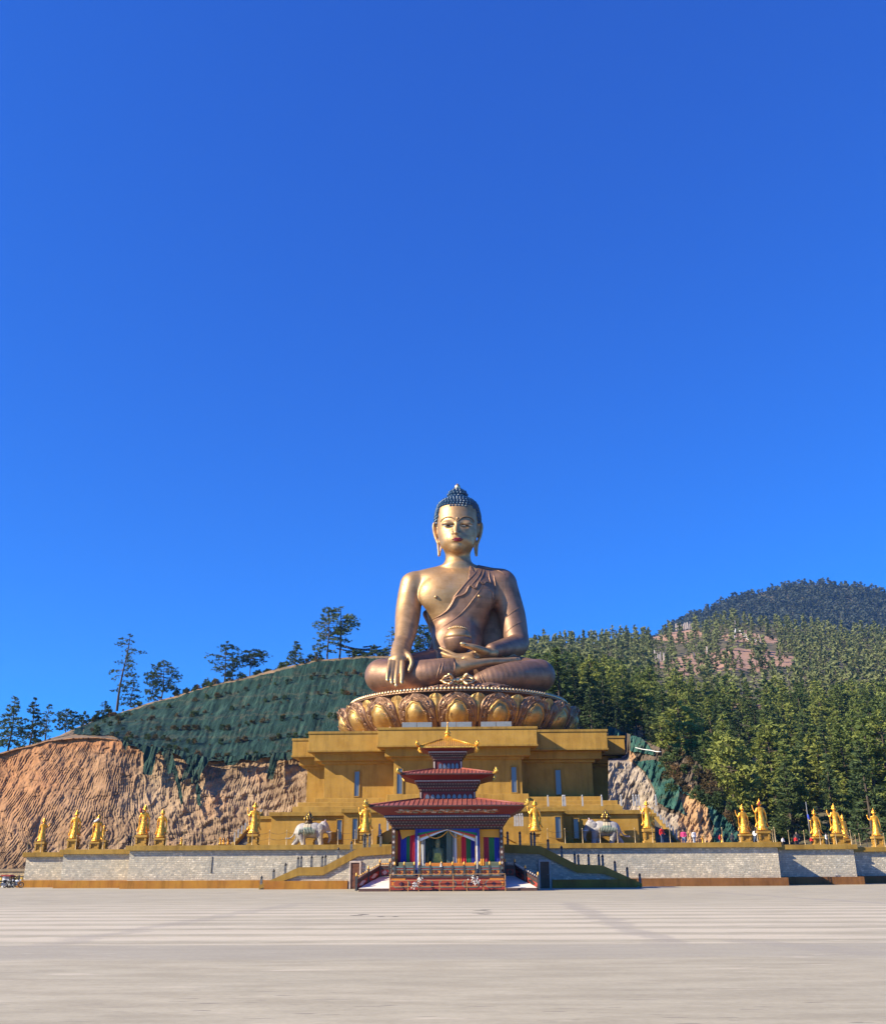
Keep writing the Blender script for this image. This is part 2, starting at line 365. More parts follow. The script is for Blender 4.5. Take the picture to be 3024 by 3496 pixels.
    cr = mth('MULTIPLY', rmp(n.outputs[0], .665, .69), rmp(y, 17, 13))
    base = mixc(mth('MULTIPLY', cr, .8), base, (.16, .14, .12))
    gn_ = rmp(noise(13.0, 4.0, (.6, 1.5, 1)), .35, .65)
    base = mixc(gn_, mixc(1.0, base, (.90, .90, .89), 'MULTIPLY'), base)
    sc = rmp(noise(.9, 6.0, (.5, 2.0, 1)), .60, .70)
    base = mixc(mth('MULTIPLY', sc, .35), base, (.64, .565, .43))
    sp2 = rmp(noise(5.0, 3.0, (1, 2, 1)), .74, .78)
    base = mixc(mth('MULTIPLY', sp2, .3), base, (.2, .19, .17))
    L(base, b.inputs['Base Color'])
    bp = N(nt, 'ShaderNodeBump', i_Strength=.25, i_Distance=.02); L(noise(6.0, 6.0), bp.inputs['Height']); L(bp.outputs[0], b.inputs['Normal'])
    return m
mb = MB(); mb.add([(-6000, -300, 0), (6000, -300, 0), (6000, 6000, 0), (-6000, 6000, 0)], [(0, 1, 2, 3)])
tag(mb.build('plaza_ground', ground_mat()), kind='structure')
# small dark patches of broken surface in the square
mb = MB()
r_ = random.Random(3)
dm = mat('broken_surface_patch', (.10, .09, .08), (.05, .045, .04), 8, .9)
for (px, py, wpx) in ((1640,3110,26),(1658,3108,20),(1632,3119,22),(1655,3122,26),(1665,3115,16),(1240,3124,20),(1215,3127,22),(1300,3131,14),(1350,3131,12)):
    p0 = at(px-wpx, py, 40); 
    # intersect the ray with the ground
    def gp(x, y):
        d = at(x, y, 1.0)-CAM; t = -CAM[2]/d[2]; return CAM+d*t
    a, b_ = gp(px-wpx, py), gp(px+wpx, py)
    wd = .10+.12*r_.random(); n = 9
    V = []
    for k in range(n):
        t = k/(n-1); V.append((a[0]+(b_[0]-a[0])*t, a[1]-wd*(sin(pi*t)+.2)*(.6+.5*r_.random()), .004))
    for k in range(n):
        t = 1-k/(n-1); V.append((a[0]+(b_[0]-a[0])*t, a[1]+wd*(sin(pi*t)+.2)*(.6+.5*r_.random()), .004))
    mb.add(V, [tuple(range(2*n))])
tag(mb.build('ground_patches', dm), kind='structure')
# ------------------------------------------------------------ terrace walls
YT, YT2, YT3 = 85.5, 89.5, 93.5
def ztop(px, py, Y): return float(at(px, py, Y)[2])
zc = .5*(ztop(600, 2888, YT)+ztop(2400, 2877, YT)); zl2 = ztop(350, 2901, YT2); zl3 = ztop(130, 2911, YT3)
zr2 = ztop(2790, 2884.5, YT2); zr3 = ztop(2980, 2893, YT3)
capb = .40
def wall_seg(name_label, x0, x1, Y, zt, yback, group=None):
    o = empty('terrace_wall', ((x0+x1)/2, Y, 0), name_label, 'wall')
    lx = lambda v: v-(x0+x1)/2
    mb = MB(); mb.box(lx(x0), lx(x1), 0, yback-Y, .6, zt-capb); mb.build('stone_face', M['stone'], o)
    mb = MB(); mb.box(lx(x0)-.28, lx(x1)+.28, -.32, yback-Y, zt-capb+.003, zt); mb.build('cap', M['ochre2'], o, .015)
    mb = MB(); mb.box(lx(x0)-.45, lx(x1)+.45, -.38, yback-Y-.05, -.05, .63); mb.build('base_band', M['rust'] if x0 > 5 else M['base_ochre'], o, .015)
    return o
XL1, XR1 = X(438, 2960, YT), X(2661, 2960, YT)
XL2, XR2 = X(212, 2960, YT2), X(2921, 2960, YT2)
XL3, XR3 = X(84, 2975, YT3), X(3400, 2975, YT3)
_o = wall_seg('long central stone retaining wall with ochre cap behind the two staircases', XL1, XR1, YT, zc, YT+11)
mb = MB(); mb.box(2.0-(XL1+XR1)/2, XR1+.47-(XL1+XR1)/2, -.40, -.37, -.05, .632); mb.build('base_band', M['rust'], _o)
wall_seg('recessed pale stone wall segment at left carrying two or three gold statues', XL2+.0, XL1-.03, YT2, zl2, YT+11)
wall_seg('leftmost, lowest stone wall segment beside the dark iron fence', XL3, XL2-.5, YT3, zl3, YT+11)
wall_seg('recessed stone wall segment at right with one triangular shadow and seam', XR1+.03, XR2, YT2, zr2, YT+11)
wall_seg('rightmost stone wall segment cut by the edge of the picture', XR2+.5, XR3, YT3, zr3, YT+11)
mb = MB(); mb.box(XL1-1, XR1+1, YT+11, 150, -.1, zc-.05)
mb.box(XL3+.3, XL1-1, YT+11, 128, -.1, zl2-.1); mb.box(XR1+1, 75, YT+11, 175, -.1, zr2-.1)
tag(mb.build('terrace_floor', mat('terrace_paving', (.35, .33, .29), None, 1, .8)), kind='structure')
# weep-pipe lines: thin dark seams standing a little proud of the stone
seam = mat('dark_seam_pipe', (.12, .12, .12), None, 3, .6)
o = empty('drain_pipe', (0, YT, 0), 'thin dark vertical drain pipe on the left stone wall', 'pipe')
mb = MB(); mb.tube([(X(722, 2960, YT), -.03, zc-capb-.5), (X(722, 2960, YT), -.03, zc-2.2)], .03, 6); mb.build('pipe', seam, o)
# ------------------------------------------------------------ stairs in front of the terrace wall
YS = 80.5
def stair(side):
    """side -1: left flight, +1: right flight"""
    if side < 0:
        P = [(885, 3024), (1020, 2962), (1104, 2960), (1224, 2896), (1345, 2888)]
    else:
        P = [(2190, 3017), (2055, 2955), (1968, 2952), (1843, 2889), (1720, 2884)]
    pts = [(X(px, py, YS), ztop(px, py, YS)) for px, py in P]
    pts = [(x, z) for x, z in pts]
    lab = ('ochre edged stone staircase rising from the left towards the pavilion' if side < 0 else
           'ochre edged stone staircase rising from the right, standing in shade')
    o = empty('staircase', (pts[2][0], YS, 0), lab, 'staircase')
    ox = pts[2][0]
    th = .62
    x_in = pts[-1][0]
    # stone body
    body = [(pts[0][0]-ox, .02)] + [(x-ox, max(z-th+.05, .05)) for x, z in pts[1:]] + [(x_in-ox, .02)]
    mb = MB(); mb.prism(body, .06, YT-YS-.05); mb.build('stone_face', M['stone'], o)
    # parapet band following the slope
    band = [(x-ox, z) for x, z in pts] + [(x-ox, max(z-th, .01)) for x, z in pts[::-1]]
    mb = MB()
    for i in range(len(pts)-1):
        (xa, za), (xb, zb) = pts[i], pts[i+1]
        mb.prism([(xa-ox, za), (xb-ox, zb), (xb-ox, max(zb-th, .01)), (xa-ox, max(za-th, .01))], -.12, .18)
    mb.build('parapet', M['ochre2'], o)
    # steps behind the parapet
    mb = MB()
    for i in range(len(pts)-1):
        (xa, za), (xb, zb) = pts[i], pts[i+1]
        n = max(1, int(abs(zb-za)/.165))
        for k in range(n):
            x0 = xa+(xb-xa)*k/n; x1 = xa+(xb-xa)*(k+1)/n; zz = max(za, 0)-.25+(zb-za)*(k+1)/n
            if zz > .05: mb.box(x0-ox, x1-ox, .2, YT-YS-.06, max(0, zz-.4), zz)
    mb.build('steps', mat('stair_tread_concrete', (.38, .36, .32), None, 2, .8), o)
    dx0, dx1 = (1192, 1232) if side < 0 else (1839, 1880)
    xa, xb = X(dx0, 2990, YS), X(dx1, 2990, YS); zt = ztop(1212, 2941, YS)
    xb0, xb1 = (pts[0][0]+.4, xa-.1) if side < 0 else (xb+.1, pts[0][0]-.4)
    mb = MB(); mb.box(xb0-ox, xb1-ox, -.16, .06, .0, .62); mb.build('base_band', M['base_ochre'], o, .01)
    # door in the stair wall
    d = empty('wooden_door', ((xa+xb)/2, YS, 0), 'small brown wooden door in the %s staircase wall' % ('sunlit left' if side < 0 else 'shaded right'), 'door')
    hw = (xb-xa)/2
    mb = MB(); mb.box(-hw+.12, hw-.12, -.02, .05, .02, zt-.12); 
    for k in range(4): mb.box(-hw+.2, hw-.2, -.035, -.02, .15+k*.5, .55+k*.5)
    mb.build('door_leaf', mat('varnished_brown_door', (.20, .075, .03), (.14, .05, .02), 4, .5), d)
    mb = MB(); mb.box(-hw, -hw+.12, -.10, .05, 0, zt); mb.box(hw-.12, hw, -.10, .05, 0, zt); mb.box(-hw, hw, -.103, .05, zt-.12, zt+.02)
    mb.build('door_frame', M['pinkwhite'], d, .01)
    mb = MB(); mb.ball((hw-.22, -.06, zt*.48), .035, 8); mb.build('handle', M['grey'], d)
    # balusters with pointed caps
    pr = baluster()
    if side < 0: bx = [893, 935, 975, 1018, 1029, 1064, 1100, 1111, 1155, 1200, 1244, 1248, 1262, 1300]; tops = [2990,2967,2946,2924,2922,2921,2921,2918,2893,2871,2846,2846,2845,2845]
    else: bx = [2183, 2140, 2098, 2056, 2043, 2008, 1973, 1961, 1916, 1870, 1823, 1812, 1774, 1732]; tops = [2981,2959,2938,2917,2915,2915,2916,2912,2887,2864,2840,2840,2838,2838]
    for px, py in zip(bx, tops):
        x = X(px, py, YS); zt_ = ztop(px, py, YS)
        c = copy_tree(pr, o); c.location = (x-ox, .05, zt_-1.12)
    return o
_bal = []
def baluster():
    if _bal: return _bal[0]
    m = mat('baluster_slate_grey', (.17, .175, .18), (.10, .105, .11), 5, .6)
    mb = MB(); mb.box(-.085, .085, -.085, .085, 0, .88); mb.box(-.11, .11, -.11, .11, .30, .36); mb.box(-.10, .10, -.10, .10, .62, .66)
    me = mb.build('baluster', m); 
    mb2 = MB(); mb2.lathe([(.05, .88), (.10, .92), (.11, .98), (.06, 1.05), (.01, 1.12)], n=8)
    t = mb2.build('finial', M['black'], me); _bal.append(me); return me
sl = stair(-1); sr = stair(1)
bp_ = _bal[0]
for c in list(bp_.children): bpy.data.objects.remove(c)
bpy.data.objects.remove(bp_); _bal.clear()
# ------------------------------------------------------------ chain posts along the terrace edge
def post_proto():
    mb = MB(); mb.lathe([(.045, 0), (.045, .02), (.03, .04), (.028, 1.12), (.045, 1.14), (.045, 1.18), (.02, 1.24)], n=8)
    return mb
pm = mat('thin_gold_painted_post', (.62, .46, .25), (.45, .32, .16), 5, .45, .3)
pme = post_proto().build('post_source', pm); pmesh = pme.data; bpy.data.objects.remove(pme)
chm = mat('thin_dark_chain', (.10, .08, .05), None, 5, .5, .5)
def chain_mesh(span):
    mb = MB()
    for h, sag in ((1.05, .16), (.55, .14)):
        mb.tube([(span*k/8, 0, h-sag*4*(k/8)*(1-k/8)) for k in range(9)], .012, 4)
    o = mb.build('chain', chm); me = o.data; bpy.data.objects.remove(o); return me
def posts(pxs, Y, zt, lab, py=2880):
    xs = [X(p, py, Y) for p in pxs]; cm = {}
    for i, x in enumerate(xs):
        o = link('chain_post', pmesh); o.location = (x, Y, zt-.02)
        tag(o, '%s %s' % (ORD[i], lab), 'post', 'thin gold chain posts along the terrace edge')
        if i+1 < len(xs) and xs[i+1]-x < 1.9:
            k = round(xs[i+1]-x, 2)
            if k not in cm: cm[k] = chain_mesh(xs[i+1]-x)
            link('chain', cm[k], o)
posts([450+58.6*k for k in range(15)], YT-.1, zc, 'gold chain post from the left on the central terrace edge, left half')
posts([1870+59.8*k for k in range(14)], YT-.1, zc, 'gold chain post from the shrine on the central terrace edge, right half')
posts([2640, 2649], YT+1.5, zr2, 'of two close thin posts at the step of the right terrace')
posts([260, 305, 352, 404], YT2-.1, zl2, 'gold chain post from the left on the recessed left wall')
posts([96, 142, 200], YT3-.1, zl3, 'gold chain post from the left at the far left terrace end')
posts([2695, 2748, 2801, 2855, 2907], YT2-.1, zr2, 'gold chain post from the left on the recessed right wall')
posts([2936, 2988, 3020], YT3-.1, zr3, 'gold chain post from the left at the far right end')
posts([2830, 2884, 2922, 2959], YT3+4, zr3, 'short post from the left on the rear edge of the right terrace')
# ------------------------------------------------------------ podium and great pedestal
ped = empty('pedestal_building', (0, 120, zc-.05), 'massive ochre stepped pedestal building with deep cornices under the giant seated figure', 'building')
pz = ped.location[2]
def pb(mb, x0, x1, y0, y1, z0, z1, **k): mb.box(x0, x1, y0-120, y1-120, z0-pz, z1-pz, **k)
def symX(pxl, pxr, py, Y):
    a, b_ = X(pxl, py, Y), X(pxr, py, Y); h = (b_-a)/2; return -h, h
Z0 = zc-.05
mb = MB(); mc = MB()
zp = Z(2770, 97)
# projecting centre of the podium, its wings and lower ends
a, b1 = symX(1187, 1937, 2830, 92.3); pb(mb, a, b1, 92.3, 140, Z0, zp-.35); pb(mc, a-.25, b1+.25, 92.0, 140.1, zp-.35, zp+.02)
c, d = symX(937, 2193, 2830, 97); pb(mb, c, a-.001, 97, 140, Z0, zp-.38); pb(mb, b1+.001, d, 97, 140, Z0, zp-.38)
pb(mc, c-.2, a-.26, 96.7, 140.2, zp-.38, zp-.01); pb(mc, b1+.26, d+.2, 96.7, 140.2, zp-.38, zp-.01)
zpe = Z(2783, 98.5)
e, f_ = symX(882, 2246, 2830, 98.5); pb(mb, e, c-.002, 98.5, 112, Z0, zpe-.3); pb(mb, d+.002, f_, 98.5, 112, Z0, zpe-.3)
pb(mc, e-.15, c-.21, 98.3, 112, zpe-.3, zpe); pb(mc, d+.21, f_+.15, 98.3, 112, zpe-.3, zpe)
mb.build('podium_wall', M['ochre'], ped, .02); mc.build('podium_cap', M['ochre2'], ped, .02)
podA, podC, podE = b1, d, f_
# stepped courses
mb = MB()
for (pl, pr, yb, yt, Y) in ((999, 2125, 2770, 2751, 126), (1016, 2108, 2751, 2737, 129)):
    a, b_ = symX(pl, pr, yt, Y); pb(mb, a, b_, Y, 195, zp-.5, Z(yt, Y))
a, b_ = symX(1073, 2052, 2722, 139.5); pb(mb, a, b_, 139.5, 193, zp, Z(2723, 139.5))
a, b_ = symX(1306, 1815, 2716, 136); pb(mb, a, b_, 136, 192, zp, Z(2712, 136), tx=.5)
mb.build('stepped_base', M['ochre'], ped, .05)
# walls
Yc, Ys_, Yo = 141.0, 145.0, 151.5
wc = symX(1341, 1779, 2650, Yc); ws = symX(1102, 2018, 2650, Ys_); wo = symX(1047, 2083, 2650, Yo)
cc = symX(1286, 1829, 2520, Yc-3.0); cs = symX(1051, 2070, 2530, Ys_-3.0); co = symX(997, 2131, 2550, Yo-3)
mb = MB()
ztc = Z(2483, Yc-3); zts = Z(2495, Ys_-3); zto = Z(2518, Yo-3)
print('pedestal tops', ztc, zts, zto, 'widths', wc, ws, wo, cc, cs, co)
zbc, zbs, zbo = Z(2549, Yc-3), Z(2564, Ys_-3), Z(2581, Yo-3)
pb(mb, *wc, Yc, 190, zp, zbc+.1); pb(mb, *ws, Ys_, 191, zp, zbs+.1); pb(mb, *wo, Yo, 188, zp, zbo+.1)
mb.build('wall', M['ochre'], ped, .03)
# intermediate inverted step under each cornice
mb = MB()
pb(mb, wc[0]-1.2, wc[1]+1.2, Yc-1.3, 190, zbc-1.15, zbc+.05); pb(mb, ws[0]-1.3, ws[1]+1.3, Ys_-1.3, 191, zbs-1.1, zbs+.04); pb(mb, wo[0]-1.1, wo[1]+1.1, Yo-1.3, 188.5, zbo-1.1, zbo+.03)
pb(mb, wc[0]-.35, wc[1]+.35, Yc-.5, 190.2, zbc-1.5, zbc-1.16); pb(mb, ws[0]-.4, ws[1]+.4, Ys_-.5, 191.3, zbs-1.5, zbs-1.11); pb(mb, wo[0]-.4, wo[1]+.4, Yo-.5, 188.7, zbo-1.5, zbo-1.11)
mb.build('bracket_course', M['ochre'], ped, .03)
mb = MB()
pb(mb, *cc, Yc-3, 196, zbc, ztc); pb(mb, *cs, Ys_-3, 195, zbs, zts); pb(mb, *co, Yo-3, 192, zbo, zto)
mb.build('cornice', M['ochre'], ped, .03)
mb = MB()
for (x0, x1), y0, zt, zb in ((cc, Yc-3, ztc, zbc), (cs, Ys_-3, zts, zbs), (co, Yo-3, zto, zbo)):
    pb(mb, x0-.12, x1+.12, y0-.12, y0+2, zt-.32, zt+.02); pb(mb, x0-.12, x1+.12, y0-.12, y0+2, zb-.02, zb+.22)
mb.build('cornice_lip', M['ochre2'], ped, .02)
def window(x0, x1, Y, z0, z1, fw=.14, par=ped, y_off=120, zo=None):
    zo = pz if zo is None else zo
    fo = MB(); fo.box(x0-fw, x0, Y-.16-y_off, Y+.1-y_off, z0-fw-zo, z1+fw-zo); fo.box(x1, x1+fw, Y-.16-y_off, Y+.1-y_off, z0-fw-zo, z1+fw-zo)
    fo.box(x0, x1, Y-.158-y_off, Y+.1-y_off, z1-zo, z1+fw-zo); fo.box(x0, x1, Y-.20-y_off, Y+.1-y_off, z0-fw-zo, z0-zo)
    w_ = fo.build('window', M['ochre2'], par, .01)
    g = MB(); g.box(x0, x1, Y-.03-y_off, Y+.05-y_off, z0-zo, z1-zo); g.build('pane', M['window'], w_)
    return w_
for (p0, p1, t, b_, Y) in ((1211.6, 1227, 2635, 2719, Ys_), (1356, 1373.4, 2625, 2711, Yc), (1745, 1761.5, 2620, 2706, Yc), (1895, 1912.6, 2630, 2713, Ys_)):
    window(X(p0, t, Y), X(p1, t, Y), Y, ztop(p0, b_, Y), ztop(p0, t, Y))
for (p0, p1, t, b_, Y) in ((1152, 1168, 2801, 2867, 97), (1205, 1221, 2796, 2866, 92.3), (1894.5, 1913, 2790, 2862, 92.3), (1957, 1973, 2797, 2864, 97)):
    window(X(p0, t, Y), X(p1, t, Y), Y, ztop(p0, b_, Y), ztop(p0, t, Y), .09)
# inner double stair on the podium front, behind the pavilion
for s in (-1, 1):
    mb = MB()
    xs = X(1288 if s < 0 else 1803, 2860, 90.3); xe = X(1365 if s < 0 else 1705, 2818, 90.3)
    z0, z1 = Z0+.1, ztop(1350, 2815, 90.3)
    mb.prism([(xs, z0-pz), (xs+ (0.9 if s < 0 else -.9), z0-pz), (xe, z1-.9-pz), (xe, z1-pz), (xs, z0+.75-pz)], 89.9-120, 90.3-120)
    mb.prism([(xs, z0-pz), (xe, z1-pz-.3), (xe, z0-pz)], 90.32-120, 92.25-120)
    mb.build('inner_stair', M['ochre'], ped)
# long side stairs up the ends of the podium
for s in (-1, 1):
    o = empty('side_staircase', (s*(podE+1.1), 99, Z0), 'steep grey stair climbing past the %s end of the ochre podium' % ('left' if s < 0 else 'right'), 'staircase')
    mb = MB(); n = 26
    for k in range(n): mb.box(-1.0, 1.0, k*.5, k*.5+.52, 0, (zpe-Z0+.6)*(k+1)/n)
    mb.build('steps', mat('grey_stair_concrete', (.22, .21, .19), (.12, .115, .10), 3, .8), o)
    mb = MB(); mb.add([(s*1.0, 0, 0), (s*1.3, 0, 0), (s*1.3, 0, .5), (s*1.0, 0, .5), (s*1.0, 13, 0), (s*1.3, 13, 0), (s*1.3, 13, zpe-Z0+1.2), (s*1.0, 13, zpe-Z0+1.2)],
                      [(0,1,2,3),(7,6,5,4),(0,4,5,1),(3,2,6,7),(1,5,6,2),(0,3,7,4)] if s > 0 else [(3,2,1,0),(4,5,6,7),(1,5,4,0),(7,6,2,3),(2,6,5,1),(4,7,3,0)])
    mb.build('parapet', M['ochre2'], o)
    mb = MB()
    for k in range(9):
        yy = .6+k*1.5; zz = (zpe-Z0)*yy/13+.5
        mb.box(s*1.15-.07, s*1.15+.07, yy-.07, yy+.07, zz-.3, zz+.95)
    mb.build('balusters', mat('pale_grey_baluster', (.45, .45, .46), (.3, .3, .31), 4, .6), o)
# balusters on the podium top (individual posts)
bm_ = mat('pale_grey_slim_post', (.5, .5, .5), (.36, .36, .36), 4, .6)
mb = MB(); mb.box(-.09, .09, -.09, .09, 0, 1.0, tx=.01, ty=.01); mb.lathe([(.05, 1.0), (.1, 1.05), (.09, 1.14), (.01, 1.26)], n=8)
q = mb.build('podium_post', bm_); me = q.data; bpy.data.objects.remove(q)
for i_, px in enumerate((1871, 1921.5, 1924.5, 1929, 1989, 2055, 2121, 2163, 2173, 2182, 2240)):
    Y = 113; o = link('podium_post', me); o.location = (X(px, 2755, Y), Y, Z(2756, Y))
    tag(o, '%s pale grey post from the left on the right podium roof edge' % ORD[i_], 'post', 'pale posts on top of the podium'); 
for i_, px in enumerate((1758, 1766, 1775, 1783)):
    o = link('podium_post', me); o.location = (X(px, 2820, 90.1), 90.1, Z(2823, 90.1)); o.scale = (1, 1, .9)
    tag(o, '%s from the left of four pale posts just right of the shrine' % ORD[i_], 'post', 'pale posts on the inner stair')
for i_, (px, py) in enumerate(((1246, 2876), (1252, 2876), (1259, 2876), (1295, 2856), (1299, 2876), (1323, 2835))):
    o = link('podium_post', me); o.location = (X(px, py, 89.7), 89.7, Z(py, 89.7)); o.scale = (1, 1, .9)
    tag(o, '%s pale grey post of the inner stair left of the shrine' % ORD[i_], 'post', 'pale posts beside the left statue')
# flood-light housings at the foot of the throne
for px0, px1, lab in ((1372, 1475, 'leftmost'), (1505, 1611, 'middle'), (1641, 1747, 'rightmost')):
    x0, x1 = X(px0, 2475, 139.5), X(px1, 2475, 139.5)
    o = empty('light_housing', ((x0+x1)/2, 139.5, ztc), '%s of the three grey panelled housings at the foot of the throne' % lab, 'floodlight housing', 'grey housings on the pedestal')
    h = (x1-x0)/2; zt = Z(2465.5, 139.5)-ztc
    mb = MB()
    for k in (-1, 1): mb.box(min(0, k*h)+.03, max(0, k*h)-.03, 0, 1.0, .22, zt)
    mb.build('panel', mat('pale_grey_panel', (.28, .31, .33), (.22, .25, .27), 3, .45), o, .02)
    mb = MB(); mb.box(-h, h, .03, .9, 0.0, .21); mb.build('sill', M['grey'], o)
# ------------------------------------------------------------ sculpting: smooth unions of simple volumes, meshed as one skin
def s_ell(c, r, R=None):
    c = np.array(c, float); r = np.array(r, float)*np.ones(3)
    def f(P):
        q = P-c
        if R is not None: q = q@R
        k0 = np.sqrt(((q/r)**2).sum(-1)); k1 = np.sqrt(((q/(r*r))**2).sum(-1))+1e-9
        return k0*(k0-1)/k1
    m = r.max(); return f, c-m, c+m
def s_cap(a, b, ra, rb):
    a = np.array(a, float); b = np.array(b, float); ab = b-a; l2 = (ab**2).sum()+1e-12
    def f(P):
        t = np.clip(((P-a)@ab)/l2, 0, 1)
        return np.sqrt(((P-a-t[..., None]*ab)**2).sum(-1))-(ra+(rb-ra)*t)
    m = max(ra, rb); return f, np.minimum(a, b)-m, np.maximum(a, b)+m
def chain(pts, k, dense=5):
    """one limb: a smooth tapering curve through the joints"""
    p = np.array([q[0] for q in pts], float); r = np.array([q[1] for q in pts], float); n = len(p)
    if n > 2:
        t = np.linspace(0, n-1, (n-1)*dense+1); i = np.clip(t.astype(int), 0, n-2); f = (t-i)[:, None]
        A_ = np.c_[p, r]; g_ = lambda k_: A_[np.clip(k_, 0, n-1)]
        p0, p1, p2, p3 = g_(i-1), g_(i), g_(i+1), g_(i+2)
        q = .5*((2*p1)+(-p0+p2)*f+(2*p0-5*p1+4*p2-p3)*f*f+(-p0+3*p1-3*p2+p3)*f**3)
        p, r = q[:, :3], q[:, 3]
    fs = [s_cap(p[i], p[i+1], r[i], r[i+1])[0] for i in range(len(p)-1)]
    def F(P):
        d = fs[0](P)
        for g2 in fs[1:]: d = np.minimum(d, g2(P))
        return d
    return [((F, (p-r[:, None]).min(0), (p+r[:, None]).max(0)), k, 1)]
def smin(a, b, k):
    if k <= 0: return np.minimum(a, b)
    h = np.maximum(k-np.abs(a-b), 0)/k
    return np.minimum(a, b)-h*h*k*.25
def evalpts(prims, P):
    F = np.full(P.shape[:-1], 50.0)
    for (f, lo, hi), k, s in prims:
        d = f(P)
        F = smin(F, d, k) if s > 0 else -smin(-F, d, k)
    return F
class Grid:
    def __init__(g, lo, hi, h):
        g.lo = np.array(lo, float); g.h = h; g.n = np.ceil((np.array(hi)-g.lo)/h).astype(int)+1
        g.ax = [(g.lo[i]+h*np.arange(g.n[i])) for i in range(3)]
    def field(g, prims, big=3.0):
        F = np.full(g.n, big, np.float32)
        for (f, lo, hi), k, s in prims:
            m = k+3*g.h
            i0 = np.maximum(np.floor((lo-m-g.lo)/g.h).astype(int), 0); i1 = np.minimum(np.ceil((hi+m-g.lo)/g.h).astype(int)+1, g.n)
            if (i1 <= i0).any(): continue
            sl = tuple(slice(a, b) for a, b in zip(i0, i1))
            P = np.stack(np.meshgrid(*[g.ax[i][sl[i]] for i in range(3)], indexing='ij'), -1)
            d = f(P); F[sl] = smin(F[sl], d, k) if s > 0 else -smin(-F[sl], d, k)
        return F
    def pts(g): return np.stack(np.meshgrid(*g.ax, indexing='ij'), -1)
    def mesh(g, F):
        S = F < 0
        c = [(i, j, k) for i in (0, 1) for j in (0, 1) for k in (0, 1)]
        n = F.shape; sub = lambda A, o: A[o[0]:n[0]-1+o[0], o[1]:n[1]-1+o[1], o[2]:n[2]-1+o[2]]
        cnt = sum(sub(S, o).astype(np.int8) for o in c)
        idx = np.argwhere((cnt > 0) & (cnt < 8))
        vid = np.full((n[0]-1, n[1]-1, n[2]-1), -1, np.int32); vid[idx[:, 0], idx[:, 1], idx[:, 2]] = np.arange(len(idx))
        vals = {o: F[idx[:, 0]+o[0], idx[:, 1]+o[1], idx[:, 2]+o[2]].astype(np.float64) for o in c}
        acc = np.zeros((len(idx), 3)); w_ = np.zeros(len(idx))
        for a in c:
            for ax in range(3):
                if a[ax]: continue
                b = tuple(a[t]+(t == ax) for t in range(3)); va, vb = vals[a], vals[b]; m = (va < 0) != (vb < 0)
                t = np.where(m, va/(va-vb+1e-12), 0); p = np.zeros((len(idx), 3)); p += a; p[:, ax] += t
                acc += p*m[:, None]; w_ += m
        V = g.lo+(idx+acc/w_[:, None])*g.h
        Q = []
        for ax in range(3):
            u, v = (ax+1) % 3, (ax+2) % 3
            s0 = [slice(None)]*3; s1 = [slice(None)]*3; s0[ax] = slice(0, n[ax]-1); s1[ax] = slice(1, n[ax])
            for t in (u, v): s0[t] = slice(1, n[t]-1); s1[t] = slice(1, n[t]-1)
            A, B = S[tuple(s0)], S[tuple(s1)]
            e = np.argwhere(A != B)
            flip = A[e[:, 0], e[:, 1], e[:, 2]]
            e = e.copy(); e[:, u] += 1; e[:, v] += 1
            def q(du, dv):
                z = e.copy(); z[:, u] -= du; z[:, v] -= dv; return vid[z[:, 0], z[:, 1], z[:, 2]]
            f4 = np.stack([q(1, 1), q(0, 1), q(0, 0), q(1, 0)], 1)
            f4[~flip] = f4[~flip][:, ::-1]; Q.append(f4)
        Q = np.concatenate(Q); Q = Q[(Q >= 0).all(1)]
        return V, Q
def hit(px, py, prims, Y0, off=0.0, n=90):
    """where the sight line through a photo pixel meets a sculpted surface"""
    P = at(px, py, Y0-14); d = P-CAM; d /= np.linalg.norm(d, axis=-1, keepdims=True); P = P.copy()
    for i in range(n):
        P = P+d*(evalpts(prims, P)-off)[..., None]*.6
    return P
# ------------------------------------------------------------ the giant seated figure
def RC(x, y, Y): return at(1100+x/1.792, 1600+y/1.792, Y)
def FC(x, y, Y): return at(1350+x/4.48, 1620+y/4.48, Y)
def HC(x, y, Y): return at(1200+x/2.56, 2000+y/2.56, Y)
def rr(P, r, s=1.792): return float(r/s*mpp(P))
def Rn(x, y, Y, r): P = RC(x, y, Y); return (P, rr(P, r))
def Hn(x, y, Y, r): P = HC(x, y, Y); return (P, rr(P, r, 2.56))
def Fn(x, y, Y, r): P = FC(x, y, Y); return (P, rr(P, r, 4.48))
def Re(x, y, Y, rx, ry, rz, k=1.0, s=1, R=None):
    P = RC(x, y, Y); return (s_ell(P, (rr(P, rx), ry, rr(P, rz)), R), k, s)
def Fe(x, y, Y, rx, ry, rz, k=.3, s=1, R=None):
    P = FC(x, y, Y); return (s_ell(P, (rr(P, rx, 4.48), ry, rr(P, rz, 4.48)), R), k, s)
torso = [Re(826, 770, 169.8, 222, 3.9, 135), Re(826, 690, 170, 235, 3.3, 70, 1.2), Re(830, 900, 169.6, 186, 3.5, 120, 1.4), Re(826, 1040, 169.2, 150, 3.6, 130, 1.6), Re(826, 1190, 169, 225, 4.6, 70, 1.6),
         Re(700, 775, 167.6, 105, 1.45, 90, 2.2), Re(950, 775, 167.6, 105, 1.45, 90, 2.2), Re(818, 1060, 166.8, 120, 1.8, 105, 1.6)]
shoul = chain([Rn(830, 640, 170.2, 60), Rn(700, 662, 170.2, 58), Rn(580, 690, 170, 60)], 1.8) + chain([Rn(830, 640, 170.2, 60), Rn(960, 662, 170.2, 60), Rn(1085, 690, 170, 62)], 1.8)
